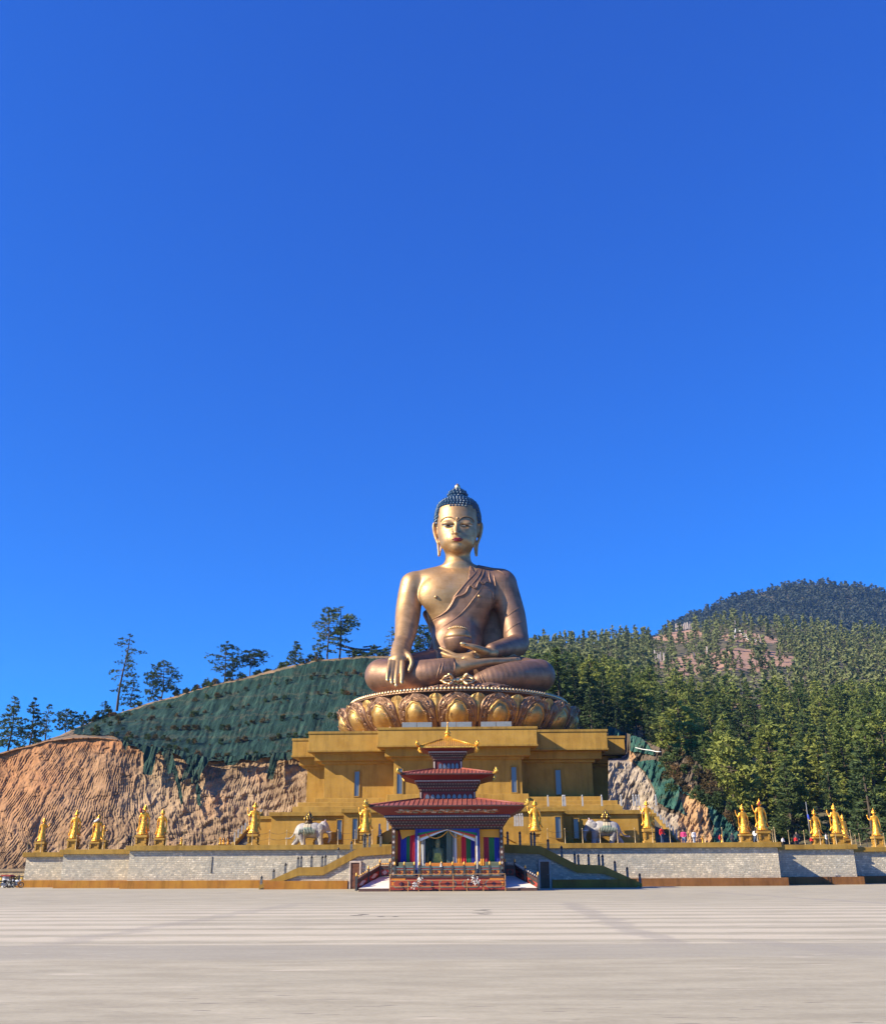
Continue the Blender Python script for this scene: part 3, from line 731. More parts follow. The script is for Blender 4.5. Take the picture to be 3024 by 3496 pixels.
larm = chain([Rn(1106, 712, 170, 78), Rn(1132, 800, 170, 77), Rn(1160, 900, 169.8, 76), Rn(1180, 1010, 169.2, 71), Rn(1188, 1080, 168, 64), Rn(1115, 1098, 164, 52), Rn(1040, 1112, 161, 38)], 1.5)
legsL = chain([Rn(720, 1200, 168, 95), Rn(480, 1250, 165, 95), Rn(368, 1268, 162.5, 92)], 1.0) + chain([Rn(362, 1268, 161.5, 90), Rn(480, 1270, 158.6, 84), Rn(620, 1262, 157, 84), Rn(740, 1238, 156.6, 70), Rn(850, 1215, 157.0, 50)], .9)
legsR = chain([Rn(940, 1200, 168, 95), Rn(1190, 1250, 165, 95), Rn(1320, 1268, 162.5, 88)], 1.0) + chain([Rn(1325, 1268, 161.5, 88), Rn(1190, 1270, 158.6, 84), Rn(1060, 1282, 157, 66), Rn(965, 1296, 156.6, 40)], .9)
legs = legsL+legsR
A = torso+shoul+larm+legs
neck = chain([Rn(828, 500, 169.6, 74), Rn(830, 575, 170, 80)], .8)+[Re(830, 612, 170.2, 120, 2.6, 22, 1.3)]
rarm = chain([Rn(556, 712, 170, 80), Rn(536, 790, 169.6, 76), Rn(524, 890, 168.3, 77), Rn(512, 990, 165, 68), Rn(494, 1080, 161.6, 56), Rn(480, 1140, 158.6, 54)], 1.5)
# hand resting over the shin: palm back, four fingers, thumb
yh = 156.2
hand_r = chain([Hn(425, 520, 160.6, 62), Hn(412, 600, 157.8, 70), Hn(408, 650, 156.2, 62)], .8) + chain([Hn(350, 655, 156.0, 34), Hn(455, 650, 156.0, 34)], .6)
for (a, b, c, r) in (((338, 668), (318, 760), (312, 828), 17.5), ((368, 675), (350, 790), (350, 848), 19.5), ((405, 680), (392, 800), (388, 870), 21), ((445, 672), (442, 780), (437, 848), 19.5)):
    hand_r += chain([Hn(*a, 155.2, r+3), Hn(*b, 153.6, r+1), Hn(*c, 153.1, r-2.5)], .22)
hand_r += chain([Hn(468, 590, 157.2, 30), Hn(508, 620, 155.8, 24), Hn(527, 672, 155, 19), Hn(508, 730, 154.7, 17), Hn(500, 750, 154.6, 14)], .35)
# open hand in the lap
hand_l = chain([Hn(1235, 590, 160.6, 48), Hn(1140, 590, 159.6, 46), Hn(1060, 605, 159.0, 36)], .8)
for (pts, r) in ((((1050, 610), (930, 625), (850, 612), (790, 588)), 19), (((1060, 600), (930, 612), (850, 580), (778, 545)), 18), (((1080, 622), (960, 640), (880, 640), (800, 618)), 16), (((1100, 632), (1000, 650), (930, 652), (868, 648)), 14)):
    yy = 158.6 if r != 18 else 159.6
    hand_l += chain([Hn(*pts[0], yy, r+5), Hn(*pts[1], yy-.3, r+2), Hn(*pts[2], yy-.1, r), Hn(*pts[3], yy+.3, r-4)], .25)
hand_l += chain([Hn(1170, 575, 159, 34), Hn(1090, 545, 157.8, 30), Hn(1030, 528, 157.3, 24), Hn(970, 517, 157.2, 20)], .4)
# lower leg and upturned foot laid over the other thigh
foot = chain([Hn(860, 715, 157.0, 58), Hn(960, 705, 156.6, 58), Hn(1060, 690, 156.8, 44), Hn(1200, 668, 158, 36), Hn(1340, 662, 159.5, 32), Hn(1430, 650, 160.3, 24)], .7) + [(s_ell(HC(1030, 665, 157.6), (1.0, 1.0, 1.0)), .7, 1)]
for i, (x, y, r) in enumerate(((1462, 646, 19), (1440, 640, 17), (1420, 636, 15), (1400, 632, 14), (1385, 628, 12))):
    foot += chain([Hn(x-60, y+8, 160.4+i*.5, r+4), Hn(x, y, 160.8+i*.5, r)], .3)
# head
head = [Fe(950, 640, 169.6, 315, 3.55, 340, .1), Fe(948, 800, 168.9, 303, 3.3, 300, .9), Fe(947, 950, 168.5, 286, 3.2, 215, 1.2), Fe(945, 1062, 167.9, 228, 2.75, 132, 1.2),
        Fe(940, 1120, 166.3, 95, .9, 70, 1.1),                                                    # chin
        Fe(815, 775, 165.7, 92, .42, 40, .35, -1), Fe(1075, 775, 165.7, 92, .42, 40, .35, -1),            # eye sockets
        Fe(812, 752, 166.35, 98, .72, 50, .2), Fe(1080, 752, 166.35, 98, .72, 50, .2)]               # lids
head += chain([Fn(940, 715, 165.75, 18), Fn(930, 800, 165.2, 21), Fn(926, 860, 164.75, 28), Fn(924, 888, 164.6, 34)], .28)
head += [Fe(878, 898, 165.3, 34, .34, 22, .18), Fe(975, 898, 165.3, 34, .34, 22, .18), Fe(948, 985, 165.75, 120, .45, 62, .7),
         Fe(905, 978, 164.98, 44, .22, 15, .12), Fe(975, 978, 164.98, 44, .22, 15, .12), Fe(944, 1004, 165.0, 58, .26, 17, .1), Fe(944, 1045, 165.15, 70, .14, 12, .35, -1)]
brL = [(690, 735), (705, 705), (745, 672), (800, 656), (860, 663), (908, 690), (940, 722)]
brR = [(950, 722), (985, 690), (1035, 660), (1105, 654), (1160, 675), (1192, 708), (1200, 735)]
fh = list(head)
B = neck+rarm+hand_r+hand_l+foot+head
# ears: long looped lobes
ears = []
for s in (-1, 1):
    xe = lambda x: 950+s*(950-x)
    xs = (lambda x: x) if s < 0 else (lambda x: 1902-x)
    ears += chain([Fn(xs(628), 760, 169.3, 16), Fn(xs(596), 745, 169.3, 20), Fn(xs(580), 800, 169.2, 20), Fn(xs(592), 890, 169.2, 20), Fn(xs(618), 975, 169.1, 22), Fn(xs(652), 1050, 169, 26)], .15)
    ears += chain([Fn(xs(652), 1040, 169, 22), Fn(xs(656), 1150, 168.9, 17), Fn(xs(660), 1243, 168.8, 16)], .1) + chain([Fn(xs(690), 1030, 169, 20), Fn(xs(694), 1130, 168.9, 13), Fn(xs(676), 1240, 168.8, 13)], .1)
    ears += [(s_ell(FC(xs(622), 880, 169.5), (rr(FC(622, 880, 169), 42, 4.48), .3, rr(FC(622, 880, 169), 130, 4.48))), .2, 1)]
B += ears
allp = A+B
H_ = .15
g = Grid((-17.6, 151, 26.5), (22.8, 177, 65), H_)
FA = g.field(A); FB = g.field(B)
Fbody = smin(FA, FB, .5)
Vb, Qb = g.mesh(Fbody)
hz = float(RC(830, 1345, 157)[2])
bud = empty('seated_buddha_statue', (2.6*0+float(RC(828, 1345, 170)[0]), 168, 28.2), 'giant gilded bronze seated figure with blue curled hair touching its knee', 'statue')
BO = np.array(bud.location)
def bpart(name, V, Q, m, smooth=True, par=bud, mi=None):
    return link(name, npmesh(name, np.asarray(V)-BO, Q, m if isinstance(m, list) else [m], smooth, mi), par)
bpart('body', Vb, Qb, M['skin'])
# robe: a thin sheet standing proud of the body, cut along the hem across the chest
P = g.pts().astype(np.float32)
hem = [RC(x, y, 166.5) for x, y in ((905, 560), (950, 600), (935, 635), (890, 690), (845, 740), (805, 785), (785, 830), (758, 870), (715, 902), (655, 928), (560, 960), (400, 980))]
hx = np.array([p[0] for p in hem]); hzv = np.array([p[2] for p in hem])
o_ = np.argsort(hx); zline = np.interp(P[..., 0], hx[o_], hzv[o_])
cut = (P[..., 2]-zline)*.75                                     # >0 above the hem = bare
left_of = (P[..., 0] < float(RC(950, 600, 168)[0]))
cut = np.where(P[..., 0] > float(RC(948, 600, 168)[0]), -1.0, cut).astype(np.float32)
xa = float(RC(812, 1220, 157)[0])
legcut = P[..., 0]-xa
R1 = np.maximum(g.field([q for q in torso+shoul+larm])-.20, cut)
cb_ = g.field([q for q in chain([Rn(640, 890, 171.6, 26), Rn(684, 980, 171.6, 28), Rn(694, 1060, 171.4, 28), Rn(672, 1150, 170.3, 42)], .6)]
              + [(s_ell(RC(1050, 975, 172.2), (2.9, .5, 5.6)), .4, 1)])
R2 = np.maximum(g.field(legsL)-.20, legcut)
R3 = g.field(legsR)-.20
lapc = g.field([Re(900, 1338, 156.0, 260, 2.0, 12, .4), Re(1000, 1330, 155.2, 90, 1.2, 16, .4), Re(760, 1335, 155.2, 60, 1.0, 10, .4)])
FR = np.minimum(np.minimum(R1, smin(R2, R3, .3)), np.minimum(cb_, lapc))
# keep the robe off the bare right arm, hands, neck and foot
FR = np.maximum(FR, -(g.field(rarm+hand_r)-.02))
FR = np.maximum(FR, -(g.field(neck)-.05))
del P
Vr, Qr = g.mesh(FR)
bpart('robe', Vr, Qr, M['robe'])
# folds and hem rolls laid on the robe
robep = torso+shoul+larm+legs
def on(pts, prims, Y0, off, dense=4, conv=1.792, o0=(1100, 1600)):
    pts = np.array(pts, float); t = np.linspace(0, len(pts)-1, (len(pts)-1)*dense+1)
    i = np.clip(t.astype(int), 0, len(pts)-2); f = t-i
    # Catmull-Rom through the points
    g_ = lambda k: pts[np.clip(k, 0, len(pts)-1)]
    p0, p1, p2, p3 = g_(i-1), g_(i), g_(i+1), g_(i+2); f = f[:, None]
    c = .5*((2*p1)+(-p0+p2)*f+(2*p0-5*p1+4*p2-p3)*f*f+(-p0+3*p1-3*p2+p3)*f**3)
    return hit(o0[0]+c[:, 0]/conv, o0[1]+c[:, 1]/conv, prims, Y0, off)
mb = MB()
def fold(pts, r, off=.2, prims=robep, Y0=168, ends=True):
    mb = MB()
    Q = on(pts, prims, Y0, off); n = len(Q)
    rad = [r*(min(1, .25+3*min(k, n-1-k)/n) if ends else 1) for k in range(n)]
    mb.tube([q-BO for q in Q], rad, 7); mb.build('robe_fold', M['robe'], bud)
up = torso+shoul+larm
fold([(1035, 702), (1005, 692), (985, 706), (960, 690), (938, 732), (905, 715), (880, 757), (850, 776), (818, 786), (795, 828), (765, 868), (715, 902), (655, 929)], .20, .22, up)
fold([(950, 614), (930, 645), (885, 692), (840, 745), (805, 786)], .13, .2, up)
fold([(975, 614), (955, 660), (908, 716)], .13, .2, up); fold([(995, 616), (980, 655), (958, 694)], .13, .2, up); fold([(1018, 618), (1020, 660), (1030, 700)], .11, .2, up)
fold([(985, 712), (930, 790), (868, 868), (790, 935), (680, 990)], .11, .2, up); fold([(968, 735), (905, 825), (830, 905), (760, 955), (684, 1006)], .11, .2, up)
fold([(1218, 838), (1160, 880), (1105, 925)], .09, .2, up); fold([(1236, 925), (1165, 965), (1120, 1010)], .09, .2, up)
fold([(1045, 640), (1060, 720), (1060, 800), (1078, 835)], .16, .2, up); fold([(1020, 740), (1045, 760), (1040, 800), (1068, 800), (1080, 830)], .11, .22, up)
fold([(948, 612), (985, 608), (1030, 612), (1085, 628), (1120, 650)], .16, .2, up)
lg = legs
fold([(744, 1180), (734, 1215), (722, 1255), (710, 1290)], .10, .2, lg, 158); fold([(728, 1180), (718, 1215), (706, 1255), (694, 1300)], .10, .2, lg, 158)
fold([(968, 1245), (978, 1280), (998, 1315), (1012, 1330)], .12, .2, lg, 158); fold([(955, 1250), (962, 1285), (978, 1315), (985, 1330)], .12, .2, lg, 158)
fold([(808, 1180), (812, 1210), (808, 1250)], .14, .2, lg, 158)
# lap cloth ripples along the front of the throne
mb = MB()
for k in range(9):
    x = 660+k*52+10*sin(k*2.1); y = 1330+4*cos(k*1.7)
    pts = [RC(x+t*60, y+6*sin(t*5+k), 154.1-.25*sin(t*3+k)) for t in np.linspace(0, 1, 8)]
    mb.tube([p-BO for p in pts], [.10, .2, .26, .2, .15, .22, .2, .06], 7)
mb.build('lap_cloth', M['robe'], bud)
# chest nipple studs, wrist line
mb = MB()
for (x, y) in ((695, 785), (960, 780)):
    q = hit(*[np.array(v) for v in (1100+x/1.792, 1600+y/1.792)], torso, 168, .1 if x < 800 else .25); mb.ball(q-BO, (.33, .3, .28), 10)
mb.build('nipple_stud', M['skin'], bud)
# face details
def fon(pts, off, prims=fh, dense=6): return on(pts, prims, 167, off, dense, 4.48, (1350, 1620))
mb = MB()
for b_ in (brL, brR):
    Q = fon(b_, .05); n = len(Q); mb.tube([q-BO for q in Q], [.055*min(1, .3+4*min(k, n-1-k)/n) for k in range(n)], 6)
mb.build('eyebrow', mat('dark_brow_paint', (.06, .035, .02), None, 3, .5), bud)
mb = MB()
for b_ in (brL, brR):
    Q = fon([(x, y-12) for x, y in b_], .03); n = len(Q); mb.tube([q-BO for q in Q], [.10*min(1, .3+4*min(k, n-1-k)/n) for k in range(n)], 6)
mb.build('brow_ridge', M['skin'], bud)
def patch(poly, off, name, m, bulge=0.0):
    """a thin enamel inlay following the surface inside a small outline"""
    poly = np.array(poly, float); c = poly.mean(0)
    rings = [poly*(1-t)+c*t for t in (0, .25, .5, .75)]
    V = []; F = []; n = len(poly)
    for i, r_ in enumerate(rings):
        V += list(hit(1350+r_[:, 0]/4.48, 1620+r_[:, 1]/4.48, fh, 167, off+bulge*sin(i/4*pi/2)))
    V.append(hit(np.array(1350+c[0]/4.48), np.array(1620+c[1]/4.48), fh, 167, off+bulge))
    for i in range(3):
        for k in range(n): F.append((i*n+k, i*n+(k+1)%n, (i+1)*n+(k+1)%n, (i+1)*n+k))
    for k in range(n): F.append((3*n+k, 3*n+(k+1)%n, len(V)-1))
    m_ = MB(); m_.add([v-BO for v in V], F, 0, True); m_.build(name, m, bud)
eyes = {'l': [(712, 777), (750, 771), (800, 771), (850, 776), (893, 785), (855, 791), (800, 793), (755, 788)],
        'r': [(1006, 783), (1045, 775), (1090, 769), (1140, 768), (1184, 773), (1145, 784), (1095, 790), (1045, 789)]}
for e_ in eyes.values(): patch(e_, .03, 'eye', M['eyewhite'])
irm = mat('dark_brown_iris', (.03, .015, .01), None, 3, .3)
patch([(775, 773), (800, 771), (835, 775), (835, 789), (800, 792), (775, 788)], .055, 'iris', irm); patch([(1065, 774), (1095, 770), (1126, 770), (1124, 785), (1095, 789), (1068, 787)], .055, 'iris', irm)
mb = MB()
for pts in ([(700, 772), (740, 757), (800, 757), (860, 764), (903, 780)], [(730, 788), (800, 802), (870, 794)], [(995, 778), (1040, 762), (1100, 754), (1150, 754), (1192, 770)], [(1030, 794), (1095, 800), (1160, 785)]):
    Q = fon(pts, .04); n = len(Q); mb.tube([q-BO for q in Q], [.05*min(1, .3+4*min(k, n-1-k)/n) for k in range(n)], 6)
mb.build('eyelid_line', mat('dark_lid_line', (.05, .03, .02), None, 3, .5), bud)
patch([(860, 990), (885, 977), (912, 966), (935, 965), (950, 970), (968, 965), (990, 968), (1020, 978), (1045, 990), (1000, 994), (950, 996), (900, 994)], .04, 'upper_lip', M['lip'], .08)
patch([(870, 996), (900, 998), (950, 1000), (1000, 998), (1036, 996), (1010, 1014), (975, 1024), (935, 1026), (900, 1018)], .04, 'lower_lip', M['lip'], .1)
mb = MB(); q = hit(np.array(1350+945/4.48), np.array(1620+668/4.48), fh, 167, .05); mb.ball(q-BO, (.22, .2, .28), 10); mb.build('forehead_jewel', M['skin'], bud)
# finger nails
mb = MB()
for (x, y, Y, w_) in ((312, 838, 152.85, 11), (350, 860, 152.75, 12), (388, 882, 152.7, 13), (437, 858, 152.8, 12), (972, 516, 156.6, 20)):
    p = HC(x, y-12, Y); s_ = rr(p, w_, 2.56)
    mb.ball(p-BO, (s_*(1 if w_ < 19 else 1.3), .12, s_*(1.5 if w_ < 19 else .75)), 8)
mb.build('fingernail', M['bead'], bud)
# hair: cap plus several hundred curls
hairp = [Fe(950, 665, 169.9, 338, 3.75, 312, .1), Fe(950, 530, 170.0, 300, 3.5, 172, .5), Fe(950, 780, 170.6, 322, 3.3, 250, .8), Fe(948, 335, 170.2, 140, 1.65, 108, .35)]
hairline = [(560, 760), (645, 760), (650, 640), (655, 570), (690, 520), (760, 492), (950, 488), (1130, 492), (1205, 520), (1240, 575), (1252, 640), (1256, 760), (1340, 760)]
gh = Grid(FC(540, 900, 168)-np.array([0, 5, 0]), FC(1360, 180, 168)+np.array([0, 8.5, 3]), .15)
Ph = gh.pts(); Fh_ = gh.field(hairp); pxh, pyh = proj(Ph)
hl = np.interp(pxh, [1350+x/4.48 for x, y in hairline], [1620+y/4.48 for x, y in hairline])
# face opening: below the hairline and in front of the ears
dcut = np.minimum((pyh-hl)*.05, (169.3-Ph[..., 1]))
Fh_ = np.maximum(Fh_, dcut)
Fh_ = np.maximum(Fh_, (pyh-(1620+1000/4.48))*.05)
Vh, Qh = gh.mesh(Fh_.astype(np.float32)); hair = bpart('hair', Vh, Qh, M['hair'])
mb = MB(); cl = []
cen = FC(950, 600, 169.9); top = FC(948, 235, 170.2)
for ring in range(28):
    el_ = ring*6.2
    for fam in (0, 1):
        pass
def addcurl(p, nrm, r):
    z_ = nrm/np.linalg.norm(nrm); a = np.cross(z_, [0.1, .2, 1]); a /= np.linalg.norm(a); b = np.cross(z_, a)
    V = []; F = []; n = 7
    prof = [(1.0, -.3), (.98, .15), (.7, .62), (.32, .95)]
    for rad, h in prof:
        for k in range(n): V.append(p+r*(rad*(cos(2*pi*k/n)*a+sin(2*pi*k/n)*b)+h*z_))
    V.append(p+r*1.12*z_)
    for i in range(3):
        for k in range(n): F.append((i*n+k, i*n+(k+1)%n, (i+1)*n+(k+1)%n, (i+1)*n+k))
    for k in range(n): F.append((3*n+k, 3*n+(k+1)%n, 4*n))
    mb.add([v-BO for v in V], F, 0, True)
# points spread evenly over the cap by marching rays out from inside
def spread(c0, rows, phase=0):
    c0 = np.array(c0)
    for i, z_ in enumerate(rows): yield i, z_
zs = np.arange(float(FC(950, 960, 170)[2]), float(FC(950, 250, 170)[2])+.6, .50)
for i, z_ in enumerate(zs):
    c0 = np.array([cen[0], 170.3, z_])
    th = np.linspace(0, 2*pi, 240, endpoint=False)
    D = np.stack([np.cos(th), np.sin(th), 0*th], -1); P_ = c0+D*7.0
    for _ in range(40): P_ = P_-D*np.clip(evalpts(hairp, P_), -1, 2)[:, None]*.6
    r0 = np.linalg.norm(P_-c0, axis=1)
    if r0.mean() < .2 or r0.mean() > 6.5: continue
    seg = np.linalg.norm(np.roll(P_, -1, 0)-P_, axis=1); L_ = seg.sum(); n = max(4, int(L_/.58)); cs_ = np.cumsum(seg)
    for k in range(n):
        q = np.searchsorted(cs_, (k+.5*(i % 2))*L_/n); q = min(q, 239); p = P_[q]
        e = .05; gr = np.array([evalpts(hairp, p+np.eye(3)[t]*e)-evalpts(hairp, p-np.eye(3)[t]*e) for t in range(3)])
        x_, y_ = proj(p); lim = np.interp(x_, [1350+a/4.48 for a, b in hairline], [1620+b/4.48 for a, b in hairline])
        if p[1] < 169.3 and y_ > lim-2: continue
        addcurl(p, gr, .33)
mb.build('curl', M['hair'], hair)
mb = MB(); p = FC(948, 232, 170.2); s_ = rr(p, 46, 4.48); hgt = float(FC(948, 138, 170.2)[2]-p[2])
mb.lathe([(.55*s_, -.3), (.7*s_, 0), (s_, hgt*.35), (.85*s_, hgt*.6), (.4*s_, hgt*.88), (.08*s_, hgt)], p-BO, 20); mb.build('topknot_jewel', M['bead'], bud)
# alms bowl
bw = RC(828, 1055, 161.6); br_ = rr(bw, 88)
o = empty('alms_bowl', bw, 'round brown and gold bowl held in the lap hand of the giant figure', 'bowl')
mb = MB(); mb.lathe([(.25*br_, -.98*br_), (.5*br_, -.88*br_), (.82*br_, -.55*br_), (1.0*br_, -.02*br_), (1.0*br_, .12*br_)], n=40); mb.build('bowl_body', M['robe'], o)
mb = MB(); mb.lathe([(1.0*br_, .12*br_), (.95*br_, .35*br_), (.80*br_, .62*br_), (.62*br_, .80*br_), (.58*br_, .74*br_)], n=40); mb.build('bowl_rim', M['skin'], o)
mb = MB(); mb.lathe([(.58*br_, .70*br_), (.5*br_, .95*br_), (.25*br_, 1.08*br_), (.02, 1.12*br_)], n=32); mb.build('rice_dome', M['skin'], o)
mb = MB()
for k in range(26): mb.ball((.62*br_*cos(k*2*pi/26), .62*br_*sin(k*2*pi/26), .84*br_), .16, 8)
mb.build('bead_ring', M['bead'], o)
# double sceptre lying before the lap
vj = RC(832, 1296, 154.3); o = empty('ritual_sceptre', vj, 'ornate gold two-ended ritual sceptre lying in front of the crossed legs', 'ritual sceptre')
u_ = rr(vj, 1)
mb = MB(); mb.ball((0, 0, 0), .5, 14)
for s in (-1, 1):
    mb.lathe([(.3, -.3), (.5, -.15), (.5, .15), (.3, .3)], (s*22*u_, 0, 0), 12, sx=.6)
    mb.ball((s*32*u_, 0, 0), (.42, .42, .5), 10)
mb.build('grip', M['bead'], o)
for s in (-1, 1):
    mb = MB(); mb.tube([(s*30*u_, 0, 0), (s*70*u_, 0, 0), (s*104*u_, 0, -.05), (s*112*u_, 0, 0)], [.3, .22, .2, .05], 8)
    mb.build('central_prong', M['bead'], o)
    for a in (0.6, pi-.6, pi+.6, 2*pi-.6):
        mb = MB(); ca, sa = cos(a), sin(a)
        mb.tube([(s*x*u_, r*ca*u_, r*sa*u_*1.05) for x, r in ((34, 8), (42, 34), (60, 44), (80, 32), (96, 12), (104, 3))], [.2, .2, .19, .17, .14, .06], 8)
        for x, r in ((46, 40), (54, 46), (40, 28)): mb.ball((s*x*u_, r*ca*u_, r*sa*u_*1.1), .3, 8)
        mb.build('curved_prong', M['bead'], o)
# ------------------------------------------------------------ lotus throne
TC = np.array([float(RC(835, 1345, 170)[0])-.1, 170.0]); TR = 18.9
zr = float(at(1566, 2350, 170-TR-.2)[2]); zb = ztc+.2
print('throne z', zr, zb)
th = empty('lotus_throne', (TC[0], TC[1], zb), 'wide bronze lotus seat with swirling petals and a beaded rim under the giant figure', 'throne')
hh = zr-zb
mb = MB(); mb.lathe([(14.5, 0), (16.8, hh*.25), (17.5, hh*.6), (17.9, hh*.93), (TR-.6, hh*.97), (TR-.6, hh-.1), (8, hh-.08)], n=96); mb.build('drum', M['petalbrown'], th)
mb = MB(); mb.lathe([(16.4, -.19), (16.4, .16), (15.8, .22)], n=80); mb.build('foot_ring', M['grey'], th)
mb = MB(); mb.tube([((TR-.1)*cos(t), (TR-.1)*sin(t), hh-.25) for t in np.linspace(0, 2*pi, 121)], .22, 8); mb.build('rim', M['petalbrown'], th)
nb = 190
mb = MB(); mb.lathe([(.22, -.06), (.28, .08), (.27, .26), (.16, .46), (.01, .58)], n=10); q = mb.build('bead', M['bead']); bme = q.data; bpy.data.objects.remove(q)
for k in range(nb):
    a = 2*pi*(k+.5)/nb
    if k >= 100 and False: pass
    if sin(a) > .33: continue                                     # far side is hidden behind the figure
    b_ = link('bead', bme, th); b_.location = ((TR-.02)*cos(a), (TR-.02)*sin(a), hh-.12); b_.scale = (1, 1, .95)
NP = 19
def petal_surface(nu, nv, wmax, prof, disp, half=0):
    """rows follow the height profile (radius, z); columns spread sideways"""
    V = np.zeros((nv, nu, 3)); 
    for j in range(nv):
        t = j/(nv-1); r, z_ = prof(t); wv = wmax(t)
        for i in range(nu):
            s = -1+2*i/(nu-1); d, out = disp(s, t)
            a = s*wv/ r; R_ = r+d
            V[j, i] = (R_*sin(a), -R_*cos(a), z_+out)
    F = [(j*nu+i, j*nu+i+1, (j+1)*nu+i+1, (j+1)*nu+i) for j in range(nv-1) for i in range(nu-1)]
    return V.reshape(-1, 3), F
def prof(t):
    # bottom tucked in, belly, and lip turning out to the rim
    z_ = hh*(.02+.865*t); r = 15.9+3.8*sin(min(t*1.25, 1)*pi/2)**1.0+.15*(t > .8)*(t-.8)*5
    return r, z_
W = pi*19.5/NP*.98
wm = lambda t: W*(.60+.40*sin(min(t*1.9+.12, 1)*pi/2))*(1 if t < .62 else max(.03, math.sqrt(max(0, 1-((t-.62)/.39)**2.3))))
def dsp(s, t):
    a = abs(s)
    rim = .32*math.exp(-((a-.88)/.10)**2)*(1 if t < .9 else .5)
    dome = 0
    scal = .16*math.exp(-((a-.66)/.07)**2)*(1+.9*sin(t*26+2*a))
    roll = .12*max(0, (t-.86)/.14)
    edge = -.9*max(0, a-.93)/.07
    return .35+.5*(1-a*a)+rim+scal+roll+edge*.8, 0
V, F = petal_surface(49, 36, wm, prof, dsp)
mb = MB(); mb.add(V, F, 0, True); q = mb.build('petal', M['petalbrown']); pme_ = q.data; bpy.data.objects.remove(q)
# gold boss with scalloped frame
def boss():
    mb = MB(); nu, nv = 32, 20; V = []; F = []
    zc_, rx, rz = hh*.36, W*.56, hh*.33
    for j in range(nv+1):
        f = j/nv
        for i in range(nu):
            th_ = 2*pi*i/nu; c_, s_ = cos(th_), sin(th_)
            k = 1+.10*max(0, s_)**8
            u = f*rx*c_; v = f*rz*s_*k
            t = np.clip((zc_+v)/hh/.9, 0.0, .98); r, _ = prof(t)
            k2 = 1+.10*abs(sin(4.5*th_)); bulge = 1.35*math.sqrt(max(0, 1-(f*1.2)**2)) if f < .78 else .47*(1-(f-.78)/.22)+.5*math.exp(-((f-.88)/.06)**2); u *= k2 if f > .7 else 1; v *= k2 if f > .7 else 1
            a = u/19.3; R_ = r+.75+bulge*.85
            V.append((R_*sin(a), -R_*cos(a), zc_+v+.15))
    for j in range(nv):
        for i in range(nu): F.append((j*nu+(i+1)%nu, j*nu+i, (j+1)*nu+i, (j+1)*nu+(i+1)%nu))
    mb.add(V, F, 0, True); q = mb.build('boss', M['petalgold']); me = q.data; bpy.data.objects.remove(q); return me
bome = boss()
def scroll():
    mb = MB()
    def pt(u, v, o=0.0):
        t = np.clip(v/hh, 0, .99); r, _ = prof(t); a = u/19.3; R_ = r+1.0+.45*(1-(u/W)**2)+o; return (R_*sin(a), -R_*cos(a), v)
    def spiral(cx, cy, r0, a0, dir_, turns=1.25, n=14, th_=.09):
        return [pt(cx+r0*(1-.75*k/n)*cos(a0+dir_*turns*2*pi*k/n), cy+r0*(1-.75*k/n)*sin(a0+dir_*turns*2*pi*k/n), .1) for k in range(n+1)], [th_*(1-.5*k/n) for k in range(n+1)]
    for s in (-1, 1):
        for (cx, cy, r0, a0) in ((.74, .58, .34, 2.2), (.78, .36, .32, 2.6), (.54, .72, .34, 1.8), (.28, .80, .28, 1.4)):
            p, r = spiral(s*cx*W*.98, cy*hh, r0, a0 if s > 0 else pi-a0, -s); mb.tube(p, r, 5)
        mb.tube([pt(s*W*x, hh*y, .05) for x, y in ((.62, .10), (.70, .28), (.72, .46), (.63, .58), (.47, .68), (.26, .75), (.0, .80))], [.06, .08, .09, .09, .09, .10, .12], 6)
        for (cx, cy) in ((.50, .22), (.52, .48)):
            p, r = spiral(s*cx*W, cy*hh, .34, 2.5 if s > 0 else pi-2.5, -s); mb.tube([(a[0]*1.02, a[1]*1.02, a[2]) for a in p], r, 5)
    q = mb.build('scrollwork', M['petalbrown']); me = q.data; bpy.data.objects.remove(q); return me
scme = scroll()
# pointed gold leaf filling the gap between two petals
def leaf():
    nu, nv = 15, 16; V = []; F = []
    for j in range(nv):
        t = j/(nv-1); r, z_ = prof(.35+.65*t*.99)
        wv = W*.42*(.35+.65*t)*(1 if t < .8 else max(.02, math.sqrt(max(0, 1-((t-.8)/.21)**2))))
        for i in range(nu):
            s = -1+2*i/(nu-1); a = s*wv/19.3; R_ = r+.1+.45*(1-abs(s))+.28*math.exp(-((abs(s)-.8)/.12)**2)+.2*max(0, t-.75)*3
            V.append((R_*sin(a), -R_*cos(a), z_+.1*hh*0))
    F = [(j*nu+i, j*nu+i+1, (j+1)*nu+i+1, (j+1)*nu+i) for j in range(nv-1) for i in range(nu-1)]
    mb = MB(); mb.add(V, F, 0, True); q = mb.build('inner_petal', M['petalgold']); me = q.data; bpy.data.objects.remove(q); return me
lfme = leaf()
for k in range(NP):
    a = 2*pi*k/NP; aa = (a+pi) % (2*pi)-pi
    if abs(aa) > radians(125): continue
    o = link('petal', pme_, th); o.rotation_euler = (0, 0, a)
    link('boss', bome, o); link('scrollwork', scme, o)
    l_ = link('inner_petal', lfme, th); l_.rotation_euler = (0, 0, a+pi/NP)
